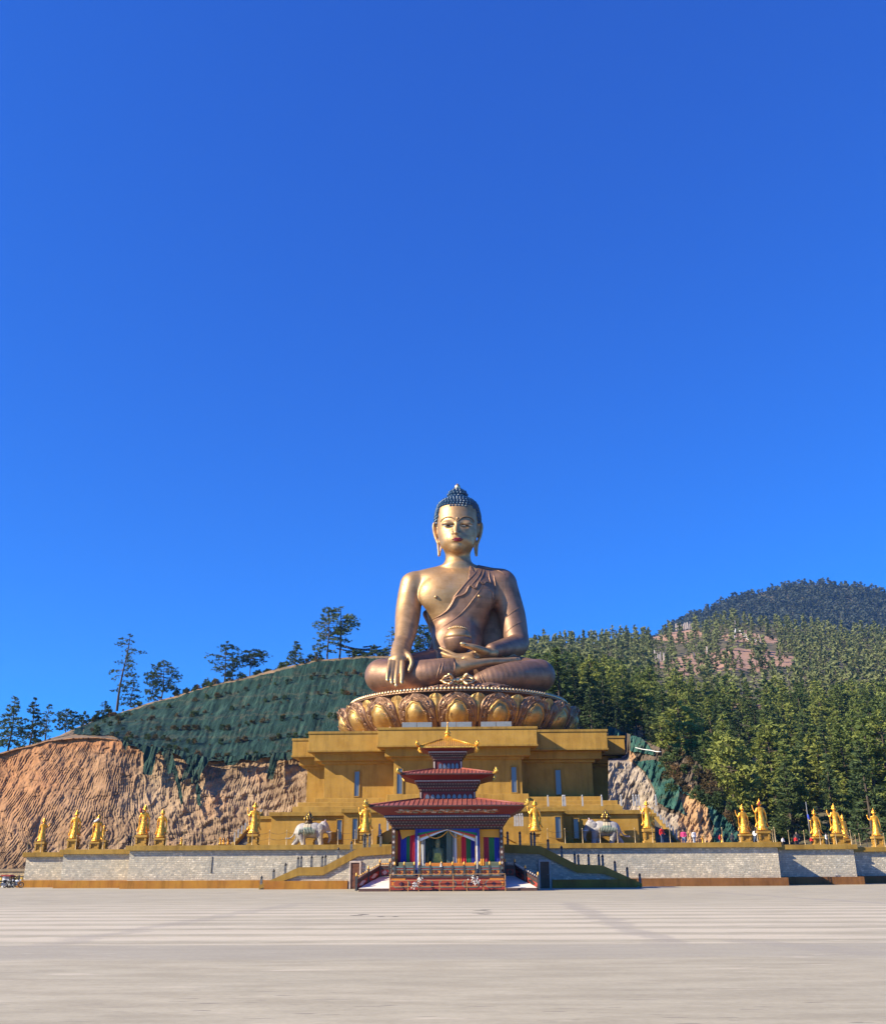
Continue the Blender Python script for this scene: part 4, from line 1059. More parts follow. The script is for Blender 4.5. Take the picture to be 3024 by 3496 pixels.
# ------------------------------------------------------------ three-tiered shrine pavilion
def V5(x, y): return (1180+x/2.56, 2440+y/2.56)
def X5(x, y, Y): return X(*V5(x, y), Y)
def Z5(y, Y, x=895): return float(at(*V5(x, y), Y)[2])
YF = 72.3; YCN = 75.9
pcx = .5*(X5(400, 1200, YF)+X5(1380, 1200, YF))
pav = empty('shrine_pavilion', (pcx, YCN, 0), 'three tiered painted shrine with red roofs, gold top roof and curtained front', 'shrine')
HW = .5*(X5(1380, 1200, YF)-X5(400, 1200, YF)); HD = YCN-YF
zfl = Z5(1415, YF); zwt = Z5(998, YF)
print('pavilion', pcx, HW, zfl, zwt)
def ring(mb, hx, hy, z0, z1, mi=0, t=None):
    """a solid course, or a hollow one of thickness t"""
    if t is None: mb.box(-hx, hx, -hy, hy, z0, z1, mi); return
    mb.box(-hx, hx, -hy, -hy+t, z0, z1, mi); mb.box(-hx, hx, hy-t, hy, z0, z1, mi)
    mb.box(-hx, -hx+t, -hy+t, hy-t, z0, z1, mi); mb.box(hx-t, hx, -hy+t, hy-t, z0, z1, mi)
# plinth painted with panels
PF = .55     # plinth front stands forward of the posts
mb = MB(); mb.box(-HW-.02, HW+.02, -HD-PF, HD, 0, zfl); mb.build('plinth', M['redpaint'], pav, .01)
dwo = M['darkwood']
mb = MB()
mb.box(-HW-.06, HW+.06, -HD-PF-.05, -HD-PF+.3, zfl-.10, zfl+.02, 0); mb.box(-HW-.06, HW+.06, -HD-PF-.05, -HD-PF, 0, .10, 0)
for s in (-1, 1):
    mb.box(s*HW-.06*s, s*(HW-1.05), -HD-PF-.03, -HD-PF, zfl-.28, zfl-.11, 1)
    mb.box(s*HW-.06*s, s*(HW-1.0), -HD-PF-.03, -HD-PF, .38, .62, 1)
for k in range(5):
    cx = (-2+k)*1.62
    oct_ = [(cx-.62, .42), (cx-.45, .22), (cx+.45, .22), (cx+.62, .42), (cx+.62, zfl-.42), (cx+.45, zfl-.22), (cx-.45, zfl-.22), (cx-.62, zfl-.42)]
    mb.prism(oct_, -HD-PF-.022, -HD-PF, 2); 
    mb.prism([(cx+(x-cx)*.86, .5*zfl+(z-.5*zfl)*.82) for x, z in oct_], -HD-PF-.034, -HD-PF, 3)
    mb.prism([(cx-.2, .5*zfl), (cx, .5*zfl-.16), (cx+.2, .5*zfl), (cx, .5*zfl+.16)], -HD-PF-.045, -HD-PF, 4)
mb.build('plinth_painting', [dwo, M['orange'], M['teal'], mat('brick_red_panel', (.42, .07, .03), None, 4, .6), mat('plum_panel', (.12, .03, .05), None, 4, .6)], pav)
# posts
def post(x, y, w_, m=dwo, name='post', z0=None, z1=None):
    mb = MB(); z0 = zfl if z0 is None else z0; z1 = zwt if z1 is None else z1
    mb.box(x-w_, x+w_, y-w_, y+w_, z0, z1); 
    n = 9
    for k in range(n):
        zz = z0+(z1-z0)*(k+.5)/n; a = w_*.62
        mb.prism([(x-a, zz), (x, zz-.12), (x+a, zz), (x, zz+.12)], y-w_-.012, y-w_, 1+k % 2)
        mb.add([(x-w_-.012, y-a, zz), (x-w_-.012, y, zz+.12), (x-w_-.012, y+a, zz), (x-w_-.012, y, zz-.12)], [(0, 1, 2, 3)], 1+k % 2)
    return mb.build(name, [m, M['pinkwhite'], M['teal']], pav)
for s in (-1, 1): post(s*(HW-.14), -HD+.14, .14); post(s*(HW-.14), HD-.14, .14)
xi = (X5(618, 1200, YF)-pcx, X5(1160, 1200, YF)-pcx)
blue = mat('royal_blue_cloth_post', (.03, .045, .30), (.02, .03, .2), 5, .6)
for i, s in enumerate(xi):
    mb = MB(); mb.box(s-.10, s+.10, -HD+.0, -HD+.2, zfl, zwt+.02); mb.build('inner_post', blue, pav, .01)
    mb = MB(); t = .12 if i == 0 else -.12
    mb.box(s+t-.05, s+t+.05, -HD-.04, -HD+.06, zfl+.1, zwt-.5, 0); mb.box(s+t+(.06 if i == 0 else -.11), s+t+(.11 if i == 0 else -.06), -HD-.03, -HD+.05, zfl+.1, zwt-.5, 1)
    mb.build('ribbon', [M['white'], mat('pale_yellow_ribbon', (.75, .5, .15), None, 4, .6)], pav)
# walls: back, sides, ceiling
mb = MB(); mb.box(-HW+.1, HW-.1, HD-.25, HD-.1, zfl, zwt+.05); 
for s in (-1, 1): mb.box(s*(HW-.12), s*(HW-.04), -HD+.3, HD-.25, zfl, zwt+.05)
mb.box(-HW+.05, HW-.05, -HD+.25, HD-.1, zwt+.06, zwt+.14)
mb.build('wall', M['maroon'], pav)
# side bays: painted frame + pleated curtains
def cloth(name, c, r=.75):
    m, nt, b = nmat(name); L = nt.links.new
    b.inputs['Roughness'].default_value = r; b.inputs['Base Color'].default_value = (*c, 1); b.inputs['Sheen Weight'].default_value = .2
    return m
CC = {'red': cloth('crimson_cloth', (.55, .012, .04)), 'green': cloth('green_cloth', (.01, .17, .06)), 'blue': cloth('blue_cloth', (.015, .03, .36)), 'yellow': cloth('mustard_cloth', (.72, .32, .03)),
      'white': cloth('white_cloth', (.62, .64, .66)), 'greenish': cloth('pale_sage_cloth', (.30, .36, .30)), 'maroon': cloth('maroon_cloth', (.30, .012, .04)), 'lime': cloth('lime_brocade_cloth', (.42, .45, .10))}
def curtain(x0, x1, y, z0, z1, m, name='curtain', pleats=5, amp=.05, gather=0.0):
    n = pleats*8+1; V = []; F = []; m_ = 10
    for j in range(m_):
        t = j/(m_-1)
        for i in range(n):
            s = i/(n-1); sq = 1-gather*t
            V.append((x0+(x1-x0)*s*sq, y+amp*sin(2*pi*pleats*s)*(.5+.5*t)+.02*sin(13*s+5*t), z1+(z0-z1)*t))
    F = [(j*n+i, (j+1)*n+i, (j+1)*n+i+1, j*n+i+1) for j in range(m_-1) for i in range(n-1)]
    mb = MB(); mb.add(V, F, 0, True); return mb.build(name, m, pav)
zr1 = Z5(1300, YF); ycu = -HD+.55
L_ = lambda x: X5(x, 1200, YF+.5)-pcx
for x0, x1, c in ((432, 452, 'yellow'), (452, 478, 'maroon'), (478, 530, 'blue'), (527, 560, 'green'), (560, 605, 'red')):
    curtain(L_(x0), L_(x1), ycu, zfl+.7, zwt-.1, CC[c], pleats=max(2, (x1-x0)//14))
for x0, x1, c in ((1168, 1206, 'yellow'), (1204, 1252, 'maroon'), (1250, 1300, 'green'), (1298, 1350, 'blue')):
    curtain(L_(x0), L_(x1), ycu, zfl+.7, zwt-.1, CC[c], pleats=max(2, (x1-x0)//16), amp=.03)
for x0, x1, c in ((945, 970, 'white'), (968, 1010, 'yellow'), (1008, 1052, 'red'), (1050, 1094, 'green'), (1092, 1142, 'blue')):
    curtain(L_(x0), L_(x1), ycu, zfl+.7, zwt-.15, CC[c], pleats=max(2, (x1-x0)//12))
for x0, x1, c in ((640, 656, 'yellow'), (655, 695, 'white')):
    curtain(L_(x0), L_(x1), ycu, zfl+.7, zwt-.15, CC[c], pleats=3)
# yellow valances
mb = MB()
mb.add([(L_(470), ycu-.12, zwt-.05), (L_(608), ycu-.12, zwt-.05), (L_(605), ycu-.16, zwt-.38), (L_(540), ycu-.17, zwt-.5), (L_(490), ycu-.15, zwt-.72)], [(4, 3, 2, 1, 0)])
mb.add([(L_(1170), ycu-.12, zwt-.05), (L_(1345), ycu-.12, zwt-.05), (L_(1345), ycu-.15, zwt-.62), (L_(1170), ycu-.15, zwt-.56)], [(3, 2, 1, 0)])
mb.build('valance', CC['yellow'], pav)
# swagged banner over the middle bay
def swag(cols):
    a, mid, b_ = L_(625), L_(898), L_(1150); ytop = zwt+.02
    for k, (m, t0, t1) in enumerate(cols):
        mb = MB(); V = []; n = 21
        for i in range(n):
            s = i/(n-1); x = a+(b_-a)*s; d = abs(s-.5)*2; sag = .10+.95*d**1.1
            V += [(x, -HD+.12-.012*k, ytop-sag*t0*.9), (x, -HD+.12-.012*k, ytop-sag*t1*.9-.03)]
        mb.add(V, [(2*i, 2*i+1, 2*i+3, 2*i+2) for i in range(n-1)], 0); mb.build('swag_band', m, pav)
swag([(CC['blue'], 0, .35), (CC['green'], .33, .55), (CC['red'], .53, .72), (CC['yellow'], .70, .82), (CC['white'], .80, 1.0)])
mb = MB()
for (x0, x1) in ((L_(700), L_(895)), (L_(905), L_(1040))):
    mb.tube([(x0+(x1-x0)*t, -HD+.05, zwt-.12-.42*(1-(2*t-1)**2)-.2*abs(t-(1 if x0 < L_(800) else 0))) for t in np.linspace(0, 1, 12)], .035, 6)
mb.build('garland', CC['yellow'], pav)
# glazed niche with a seated image inside
g0, g1 = L_(692), L_(935); zb_, zt_ = Z5(1298, YF), zwt-.1
mb = MB(); mb.box(g0-.08, g0, ycu-.1, ycu+.1, zb_, zt_); mb.box(g1, g1+.1, ycu-.1, ycu+.1, zb_, zt_); mb.box(g0, g1, ycu-.1, ycu+.1, zb_-.1, zb_); mb.build('niche_frame', mat('grey_niche_frame', (.25, .27, .27), None, 4, .5), pav)
mb = MB(); mb.box(g0, g1, ycu+1.3, ycu+1.4, zb_, zt_); mb.build('niche_back', mat('painted_niche_back', (.26, .28, .12), (.08, .10, .05), 2.5, .7), pav)
cxn = L_(803); prims = []
def pt(x, z, y=0): return np.array([pcx+cxn+x, YCN+ycu+.7+y, z])
zi = zb_-.25
prims += [(s_ell(pt(0, zi+.75), (.50, .32, .6)), .2, 1), (s_ell(pt(0, zi+.15), (.85, .5, .28)), .3, 1)]
prims += chain([(pt(-.42, zi+1.1), .14), (pt(-.58, zi+.7), .12), (pt(-.25, zi+.45, -.3), .09)], .1)+chain([(pt(.42, zi+1.1), .14), (pt(.58, zi+.7), .12), (pt(.25, zi+.45, -.3), .09)], .1)
prims += [(s_ell(pt(0, zi+1.62, -.05), (.22, .24, .29)), .12, 1), (s_ell(pt(0, zi+1.93, .0), (.15, .15, .16)), .1, 1), (s_cap(pt(0, zi+1.2), pt(0, zi+1.45), .12, .11), .15, 1), (s_ell(pt(0, zi+1.6, -.29), (.035, .05, .08)), .05, 1)]
gg = Grid(pt(-1, zi-.2, -.7), pt(1, zi+2.2, .7), .035); Vq, Qq = gg.mesh(gg.field(prims, 1.0))
im = empty('seated_image', (pcx+cxn, YCN+ycu+.7, zi), 'small draped seated image behind glass in the shrine niche', 'statue')
link('body', npmesh('body', Vq-np.array(im.location), Qq, [mat('dull_gold_image', (.75, .70, .34), (.45, .42, .2), 6, .5, .3)], True), im)
def pavpart(fn, name, m, par): mb = MB(); fn(mb); return mb.build(name, m, par)
for s in (-1, 1):
    V = []; n = 17; m_ = 9
    for j in range(m_):
        t = j/(m_-1)
        for i in range(n):
            u = i/(n-1); V.append((s*(.34+.40*t*u+.35*u*(1-t)*.6+.10*t), -.42+.07*sin(u*22)+.1*t, 1.95-1.75*t))
    mb = MB(); mb.add(V, [(j*n+i, (j+1)*n+i, (j+1)*n+i+1, j*n+i+1) for j in range(m_-1) for i in range(n-1)], 0, True)
    mb.build('drape', mat('dark_grey_green_drape', (.07, .085, .06), (.03, .04, .03), 5, .7), im)
for x0, x1, g_ in ((880, 930, 0.3),):
    curtain(L_(x0), L_(x1), ycu+.25, zb_, zt_, CC['greenish'], pleats=5)
def bib(mb): mb.box(-.36, .36, -.60, -.50, .16, .92, tx=.14)
pavpart(bib, 'brocade_cover', mat('lime_brocade', (.95, .95, .20), (.5, .55, .10), 9, .7), im)
m, nt, b = nmat('niche_glass'); b.inputs['Base Color'].default_value = (.02, .03, .025, 1); b.inputs['Roughness'].default_value = .06
b.inputs['Alpha'].default_value = .12; b.inputs['Specular IOR Level'].default_value = .4
mb = MB(); mb.box(g0+.005, g1-.005, ycu-.02, ycu, zb_+.005, zt_-.005); mb.build('niche_glass', m, pav)
# balustrade with quatrefoil panels
def bal_panel(par, x0, x1, y, z0, h, slope=0.0, colr=None, post_mb=True):
    """panel between two newels; slope = rise over its length"""
    mb = MB(); L__ = x1-x0
    def q(u, z): return (x0+L__*u, z0+slope*u+z)
    def bar(za, zb_, y0, y1, mi): mb.prism([q(0, za), q(1, za), q(1, zb_), q(0, zb_)], y0, y1, mi)
    bar(0, h*.12, y-.05, y+.05, 0); bar(h*.12, h*.56, y-.015, y+.015, 1); bar(h*.56, h*.66, y-.05, y+.05, 0); bar(h*.66, h*.76, y-.03, y+.03, 2); bar(h*.76, h*.92, y-.055, y+.055, 0)
    mb.prism([(q(.5, 0)[0]+L__*.27*cos(2*pi*k/16)*(1+.16*cos(8*pi*k/16)), q(.5+.27*cos(2*pi*k/16), 0)[1]+h*(.34+.17*sin(2*pi*k/16)*(1+.16*cos(8*pi*k/16)))) for k in range(16)], y-.022, y+.022, 3)
    mb.prism([q(.0, h*.13), q(.12, h*.13), q(.06, h*.34)], y-.026, y+.026, 4); mb.prism([q(1, h*.13), q(.88, h*.13), q(.94, h*.34)], y-.026, y+.026, 4)
    return mb.build('balustrade_panel', colr, par)
cols_f = [M['teal'], M['orange'], M['redpaint'], mat('deep_maroon_hole', (.12, .012, .01), None, 4, .7), M['darkwood']]
cols_s = [M['darkwood'], M['redpaint'], M['darkgrey'], M['black'], M['darkwood']]
cols_l = [M['darkwood'], M['redpaint'], M['darkgrey'], M['pinkwhite'], M['darkwood']]
def newel(par, x, y, z0, h, w_=.075):
    mb = MB(); mb.box(x-w_, x+w_, y-w_, y+w_, z0, z0+h); mb.box(x-w_-.015, x+w_+.015, y-w_-.015, y+w_+.015, z0+h*.55, z0+h*.6)
    o = mb.build('newel', mat('slate_black_newel', (.07, .075, .075), (.04, .04, .045), 6, .55) if 'nw' not in M else M['nw'], par); M['nw'] = o.data.materials[0]
    mb = MB(); mb.lathe([(.05, 0), (.07, .05), (.075, .12), (.05, .20), (.012, .27)], (x, y, z0+h), 10); mb.build('knob', M['orange2'], o)
M['orange2'] = mat('amber_gold_knob', (.90, .50, .10), (.8, .38, .06), 5, .4, .3)
yb = -HD-.22; zb2 = zfl+.02
nx = [430, 512, 600, 645, 740, 838, 935, 1035, 1135, 1172, 1258, 1350]
hN = Z5(1318, YF-.2)-zb2
for i, x in enumerate(nx):
    newel(pav, X5(x, 1350, YF-.2)-pcx, yb, zb2, hN)
    if i+1 < len(nx) and i not in (2, 8):
        bal_panel(pav, X5(x, 1350, YF-.2)-pcx+.075, X5(nx[i+1], 1350, YF-.2)-pcx-.075, yb, zb2, hN, 0, cols_f)
# orange counter and green blocks behind the rail
mb = MB(); mb.box(L_(700), L_(1140), -HD+.05, -HD+.3, zfl+.3, Z5(1300, YF)+.02); mb.build('altar_ledge', M['orange'], pav, .01)
gl_ = mat('green_grey_ledge', (.16, .19, .12), None, 4, .7)
for x0, x1 in ((470, 595), (1215, 1345)):
    mb = MB(); mb.box(L_(x0), L_(x1), -HD+.05, -HD+.32, zfl, Z5(1290, YF)); mb.build('side_ledge', gl_, pav, .02)
# white side landings with stepped rails
wm_ = mat('white_marble_ramp', (1.0, .93, .84), (.9, .84, .76), 2, .5)
for s in (-1, 1):
    nm = 'left' if s < 0 else 'right'
    o = empty('side_ramp', (pcx+s*(HW+1.0), YF, 0), 'white sloping side landing with low painted rail at the %s of the shrine' % nm, 'ramp')
    ox = s*(HW+1.0)
    xin = s*(HW+.03); xm = (X5(282, 1420, YF+1.5)-pcx) if s < 0 else (X5(1505, 1420, YF+1.5)-pcx); xo = (X5(120, 1525, YF)-pcx) if s < 0 else (X5(1668, 1525, YF)-pcx)
    zt = zfl-.02
    V = [(xin, -.55), (xin, 2.6), (xm, 2.6), (xo, -.55)]
    mb = MB()
    pts = [(xin-ox, -.5, .20), (xo-ox, -.5, .20), (xm-ox, 2.4, zt), (xin-ox, 2.4, zt), (xin-ox, -.5, 0), (xo-ox, -.5, 0), (xo-ox, 2.4, 0), (xin-ox, 2.4, 0), (xo-ox, 2.4, .2)]
    fs_ = [(0, 1, 2, 3), (4, 5, 1, 0), (5, 6, 8, 1), (1, 8, 2), (7, 3, 2, 8, 6), (4, 0, 3, 7)]
    if s < 0: fs_ = [f[::-1] for f in fs_]
    mb.add(pts, fs_); mb.build('slab', wm_, o)
    mb = MB(); mb.box(min(xin, xo)-ox, max(xin, xo)-ox, -.56, -.503, 0, .20); mb.build('edge_course', mat('plum_brown_edge', (.12, .06, .05), None, 3, .7), o)
    # rail: inner level part, then two falling parts
    xs_ = [(1395, 1480, 1570, 1680) if s > 0 else (385, 298, 198, 95)][0]
    zk = [zfl, zfl-.02, zfl-.45, .05]
    yk = [2.3, 2.3, 1.0, -.4]
    hh_ = .82
    P4 = []
    for i, x in enumerate(xs_):
        Yp = YF+yk[i]; P4.append((X5(x, 1400, Yp)-pcx-ox, yk[i], zk[i]))
    for i, (x, y, z_) in enumerate(P4): newel(o, x, y, z_, hh_+.12)
    for i in range(3):
        (xa, ya, za), (xb, yb_, zb3) = P4[i], P4[i+1]
        L3 = math.hypot(xb-xa, yb_-ya); sub = empty('rail_panel', (xa, ya, za)); sub.parent = o
        pn = bal_panel(o, .07, L3-.07, 0, 0, .80, zb3-za, cols_l if s < 0 else cols_s)
        pn.location = (xa, ya, za); pn.rotation_euler = (0, 0, math.atan2(yb_-ya, xb-xa)); bpy.data.objects.remove(sub)
        mb = MB()
        for k in range(6):
            t = (k+.5)/6; mb.ball((xa+(xb-xa)*t, ya+(yb_-ya)*t, za+(zb3-za)*t+.86), (.06, .06, .07), 8)
        mb.build('gold_trim', M['orange2'] if s < 0 else M['pinkwhite'], o)
# wooden crowd barrier in front
bo = empty('wooden_barrier', (pcx, YF-1.0, 0), 'low orange timber barrier rails standing in front of the shrine plinth', 'barrier')
mb = MB(); bw = HW+.02
for z_ in (.30, .70, 1.10): mb.box(-bw, bw, -.035, .0, z_, z_+.04)
M['tanwood'] = mat('weathered_orange_timber', (.55, .30, .11), (.40, .20, .07), 4, .6)
mb.build('rail', M['tanwood'], bo)
for x in (-bw, -2.75, -2.0, -.55, .4, 1.35, 2.5, bw):
    mb = MB(); mb.box(x-.03, x+.03, 0.0, .05, 0, 1.14 if abs(x) in (bw, 2.0, .4) or x == .4 else .72); mb.build('upright', M['tanwood'], bo)
# white flower sprays tied to the barrier
for i, (fx, fz) in enumerate(((605, 1490), (645, 1440), (1120, 1440), (1150, 1465))):
    q = (X5(fx, fz, YF-1.1), YF-1.1, Z5(fz, YF-1.1)); r_ = random.Random(i)
    o = empty('flower_spray', q, ['white flower spray low on the left of the barrier', 'white flower spray on the left barrier post', 'white flower spray on the right barrier post', 'dry pale spray beside the right barrier post'][i], 'flowers')
    mb = MB()
    for k in range(26): mb.ball((r_.gauss(0, .11), r_.gauss(0, .06), r_.gauss(0, .09)), r_.uniform(.02, .05), 6)
    mb.build('blossoms', M['white'], o)
    mb = MB()
    for k in range(9): mb.tube([(0, 0, -.05), (r_.uniform(-.3, .3), r_.uniform(-.1, .1), r_.uniform(-.25, .2))], .008, 4)
    mb.build('stems', mat('dry_stem', (.35, .27, .17), None, 4, .8), o)
o = empty('paper_bundle', (X5(832, 1318, YF-.3), YF-.3, Z5(1318, YF-.3)), 'small white cloth hung over the middle of the shrine rail', 'cloth')
mb = MB(); mb.box(-.08, .08, -.04, .04, -.12, .1, tx=.05); mb.box(-.03, .03, -.02, .02, .1, .2, tx=.02); mb.build('cloth', M['white'], o, .02)
# ------------------------------------------------ cornices, roofs, upper storeys
rowm = [M['darkwood'], mat('pink_white_painted_boss', (.36, .23, .15), (.2, .12, .08), 5, .6), mat('white_dot', (.75, .72, .68), None, 5, .5), M['maroon']]
def bracket(hx0, hy0, z0, hx1, hy1, z1, rows, dots=True, step=.24):
    """stepped timber cornice flaring outwards; every course carries small blocks"""
    mb = MB()
    for i in range(rows):
        t = (i+1)/rows; a = hx0+(hx1-hx0)*t; b_ = hy0+(hy1-hy0)*t; za = z0+(z1-z0)*i/rows; zb_ = z0+(z1-z0)*(i+1)/rows
        ring(mb, a, b_, za+(zb_-za)*.45, zb_-.004, 0); ring(mb, a-.10, b_-.10, za, za+(zb_-za)*.452, 3 if i % 2 else 0)
        n = int(2*a/step)
        for k in range(n):
            x = -a+(k+.5)*2*a/n; s_ = .060 if i < rows-1 else .034
            if i == rows-1:
                for kk in (-.5, .5):
                    xx = x+kk*a/n; mb.box(xx-s_, xx+s_, -b_-.03, -b_+.01, zb_-.10, zb_-.02, 2)
            else: mb.box(x-s_, x+s_, -b_-.045, -b_+.01, za+(zb_-za)*.40, zb_-.03, 1)
        n2 = int(2*b_/step)
        for k in range(n2):
            y = -b_+(k+.5)*2*b_/n2; s_ = .05
            for sx in (-1, 1): mb.box(sx*a-.03, sx*a+.03, y-s_, y+s_, za+(zb_-za)*.45, zb_-.03, 2 if i == rows-1 else 1)
    return mb.build('bracket_cornice', rowm, pav)
def roof(hx, hy, hix, hiy, ze, zt, hbx, hby, zb_, mroof, lab, ridge=.34, corner=True):
    """eave rectangle hx,hy at ze; upper rectangle hix,hiy at zt; soffit falls back to hbx,hby at zb_"""
    th_ = .09
    mb = MB(); V = [(-hx, -hy, ze), (hx, -hy, ze), (hx, hy, ze), (-hx, hy, ze), (-hix, -hiy, zt), (hix, -hiy, zt), (hix, hiy, zt), (-hix, hiy, zt)]
    mb.add(V, [(0, 1, 5, 4), (1, 2, 6, 5), (2, 3, 7, 6), (3, 0, 4, 7), (4, 5, 6, 7)])
    o = mb.build('roof', mroof, pav)
    # standing ribs of the sheeting
    mb = MB()
    for s in (-1, 1):
        n = int(2*hx/ridge)
        for k in range(n+1):
            x = -hx+k*2*hx/n
            t = 1 if abs(x) <= hix else max(0.0, (hx-abs(x))/(hx-hix))
            if t < .04: continue
            x1, y1, z1 = x, s*(hy+(hiy-hy)*t), ze+(zt-ze)*t
            mb.tube([(x, s*(hy+.02), ze+.02), (x1, y1, z1+.02)], .03, 4, smooth=False)
        n = int(2*hy/ridge)
        for k in range(n+1):
            y = -hy+k*2*hy/n
            t = 1 if abs(y) <= hiy else max(0.0, (hy-abs(y))/(hy-hiy))
            if t < .04: continue
            mb.tube([(s*(hx+.02), y, ze+.02), (s*(hx+(hix-hx)*t), y, ze+(zt-ze)*t+.02)], .03, 4, smooth=False)
    for sx in (-1, 1):
        for sy in (-1, 1): mb.tube([(sx*hx, sy*hy, ze+.04), (sx*hix, sy*hiy, zt+.04)], .07, 6)
    mb.build('sheet_ribs', mroof, o)
    mb = MB(); e = .012
    ring(mb, hx+.03, hy+.03, ze-th_, ze-.004, 0, .08); mb.build('fascia', M['darkwood'] if mroof is not M['roof_gold'] else M['goldpaint'], o)
    mb = MB(); V = [(-hx+.05, -hy+.05, ze-.10), (hx-.05, -hy+.05, ze-.10), (hx-.05, hy-.05, ze-.10), (-hx+.05, hy-.05, ze-.10), (-hbx, -hby, zb_), (hbx, -hby, zb_), (hbx, hby, zb_), (-hbx, hby, zb_)]
    mb.add(V, [(0, 4, 5, 1), (1, 5, 6, 2), (2, 6, 7, 3), (3, 7, 4, 0), (4, 7, 6, 5)]); mb.build('soffit', M['maroon'], o)
    if corner:
        for sx in (-1, 1):
            for sy in (-1, 1):
                mb = MB()
                mb.tube([(sx*(hx-.05), sy*(hy-.05), ze), (sx*(hx+.12), sy*(hy+.12), ze+.04), (sx*(hx+.22), sy*(hy+.2), ze+.18), (sx*(hx+.20), sy*(hy+.18), ze+.34), (sx*(hx+.1), sy*(hy+.1), ze+.42)], [.09, .12, .13, .10, .02], 8)
                mb.tube([(sx*(hx+.10), sy*(hy+.10), ze+.1), (sx*(hx+.02), sy*(hy+.02), ze+.28)], [.07, .02], 6)
                mb.build('corner_ornament', M['goldpaint'] if mroof is not M['roof_gold'] else M['gold'], o)
    return o
# tier 1
Ye = YF-1.75
hx1 = .5*(X5(1575, 790, Ye)-X5(205, 790, Ye)); ze1 = Z5(792, Ye); hy1 = YCN-Ye
hb1 = .5*(X5(1445, 888, YF-.75)-X5(345, 888, YF-.75)); zb1 = Z5(890, YF-.75)
bracket(HW-.12, HD-.08, zwt, hb1, HD+.75, zb1+.05, 5)
mb = MB(); mb.box(-HW+.02, HW-.02, -HD+.02, HD-.02, zwt-.01, zwt+.1); ring(mb, hb1, HD+.75, zb1+.052, zb1+.12); mb.build('architrave', mat('blue_band_architrave', (.03, .05, .16), None, 4, .6), pav)
YU = 74.0; hyu = YCN-YU; hxu = .5*(X5(1135, 700, YU)-X5(665, 700, YU))
zt1 = Z5(744, YU)
o1 = roof(hx1, hy1, hxu+.05, hyu+.05, ze1, zt1+.05, hb1+.05, HD+.78, zb1+.10, M['roof_red'], 'lower')
# painted clouds and flowers on the big soffit
fl = [mat('peach_painted_flower', (.55, .28, .20), None, 5, .6), mat('sage_painted_leaf', (.28, .30, .20), None, 5, .6), mat('cream_painted_cloud', (.62, .52, .42), None, 5, .6), mat('orange_painted_flower', (.6, .2, .06), None, 5, .6)]
mb = MB(); r_ = random.Random(2)
P0 = np.array([0, -hy1+.05, ze1-.10]); P1 = np.array([0, -HD-.78, zb1+.10]); nrm = np.cross([1, 0, 0], P1-P0); nrm /= np.linalg.norm(nrm); nrm = -nrm if nrm[2] > 0 else nrm
def sp(x, t): return np.array([x, 0, 0])+P0+(P1-P0)*t+nrm*.02
def swirl(cx, ct, sc_, mi):
    mb.tube([sp(cx+sc_*(1-.7*k/10)*cos(k*.75), ct+.28*sc_*(1-.7*k/10)*sin(k*.75)) for k in range(11)], .028, 4, mi)
for (c, wd, n) in ((0, 1.9, 26), (-2.75, .85, 12), (2.75, .85, 12)):
    for k in range(n):
        u = -1+2*(k+.5)/n; swirl(c+wd*u, .5+.16*sin(k*2.3), .15+.10*r_.random(), k % 4)
        q = sp(c+wd*u, .42+.2*r_.random()); mb.ball(q, (.07, .03, .05), 6, r_.randrange(4))
    mb.ball(sp(c, .5), (.26, .04, .14), 10, 3); mb.ball(sp(c, .5)+nrm*.02, (.14, .04, .08), 8, 2)
mb.build('painted_flowers', fl, o1)
# storeys 2 and 3
def storey(Yf, hx, hy, z0, z1, nw, lab, xw0, xw1):
    mb = MB(); mb.box(-hx, hx, -hy, hy, z0-.3, z1); so_ = mb.build('upper_storey', M['maroon'], pav)
    w0, w1 = xw0, xw1; wd = (w1-w0)/nw
    for k in range(nw):
        x = w0+wd*(k+.5); a = wd*.36; zt2 = z1-.18
        sh = [(x-a, z0+.08), (x+a, z0+.08), (x+a, zt2-.22), (x+a*.75, zt2-.10), (x+a*.3, zt2-.07), (x, zt2), (x-a*.3, zt2-.07), (x-a*.75, zt2-.10), (x-a, zt2-.22)]
        mf = MB(); mf.prism([(x+(px_-x)*1.22, z0+.08+(pz_-z0-.08)*1.06) for px_, pz_ in sh], -hy-.03, -hy, 0); wo_ = mf.build('window', M['darkwood'], so_)
        mp = MB(); mp.prism(sh, -hy-.045, -hy-.01, 0); mp.build('pane', M['window'], wo_)
    mb = MB()
    for s in (-1, 1):
        mb.box(s*hx-.09, s*hx+.09, -hy-.06, -hy+.1, z0, z1, 0)
        for k in range(5): zz = z0+.1+(z1-z0-.2)*k/5; mb.box(s*hx-.05, s*hx+.05, -hy-.075, -hy-.06, zz, zz+.1, 1)
    mb.build('corner_post', [M['darkwood'], M['pinkwhite']], so_)
    return so_
z1t = Z5(678, YU)
storey(YU, hxu, hyu, zt1, z1t+.05, 9, '', X5(690, 700, YU)-pcx, X5(1112, 700, YU)-pcx)
hb2 = .5*(X5(1182, 572, YU-.5)-X5(615, 572, YU-.5)); zb2_ = Z5(590, YU-.5)
bracket(hxu-.02, hyu-.02, z1t+.03, hb2, hyu+.5, Z5(572, YU-.5), 4, step=.2)
Ye2 = YU-1.25; hx2 = .5*(X5(1308, 510, Ye2)-X5(492, 510, Ye2)); ze2 = Z5(513, Ye2); hy2 = YCN-Ye2
YU3 = 74.95; hyu3 = YCN-YU3; hxu3 = .5*(X5(1020, 450, YU3)-X5(785, 450, YU3)); zt2 = Z5(482, YU3)
roof(hx2, hy2, hxu3+.05, hyu3+.05, ze2, zt2+.04, hb2+.02, hyu+.52, Z5(572, YU-.5)+.02, M['roof_red'], 'middle', ridge=.27)
z3t = Z5(405, YU3)
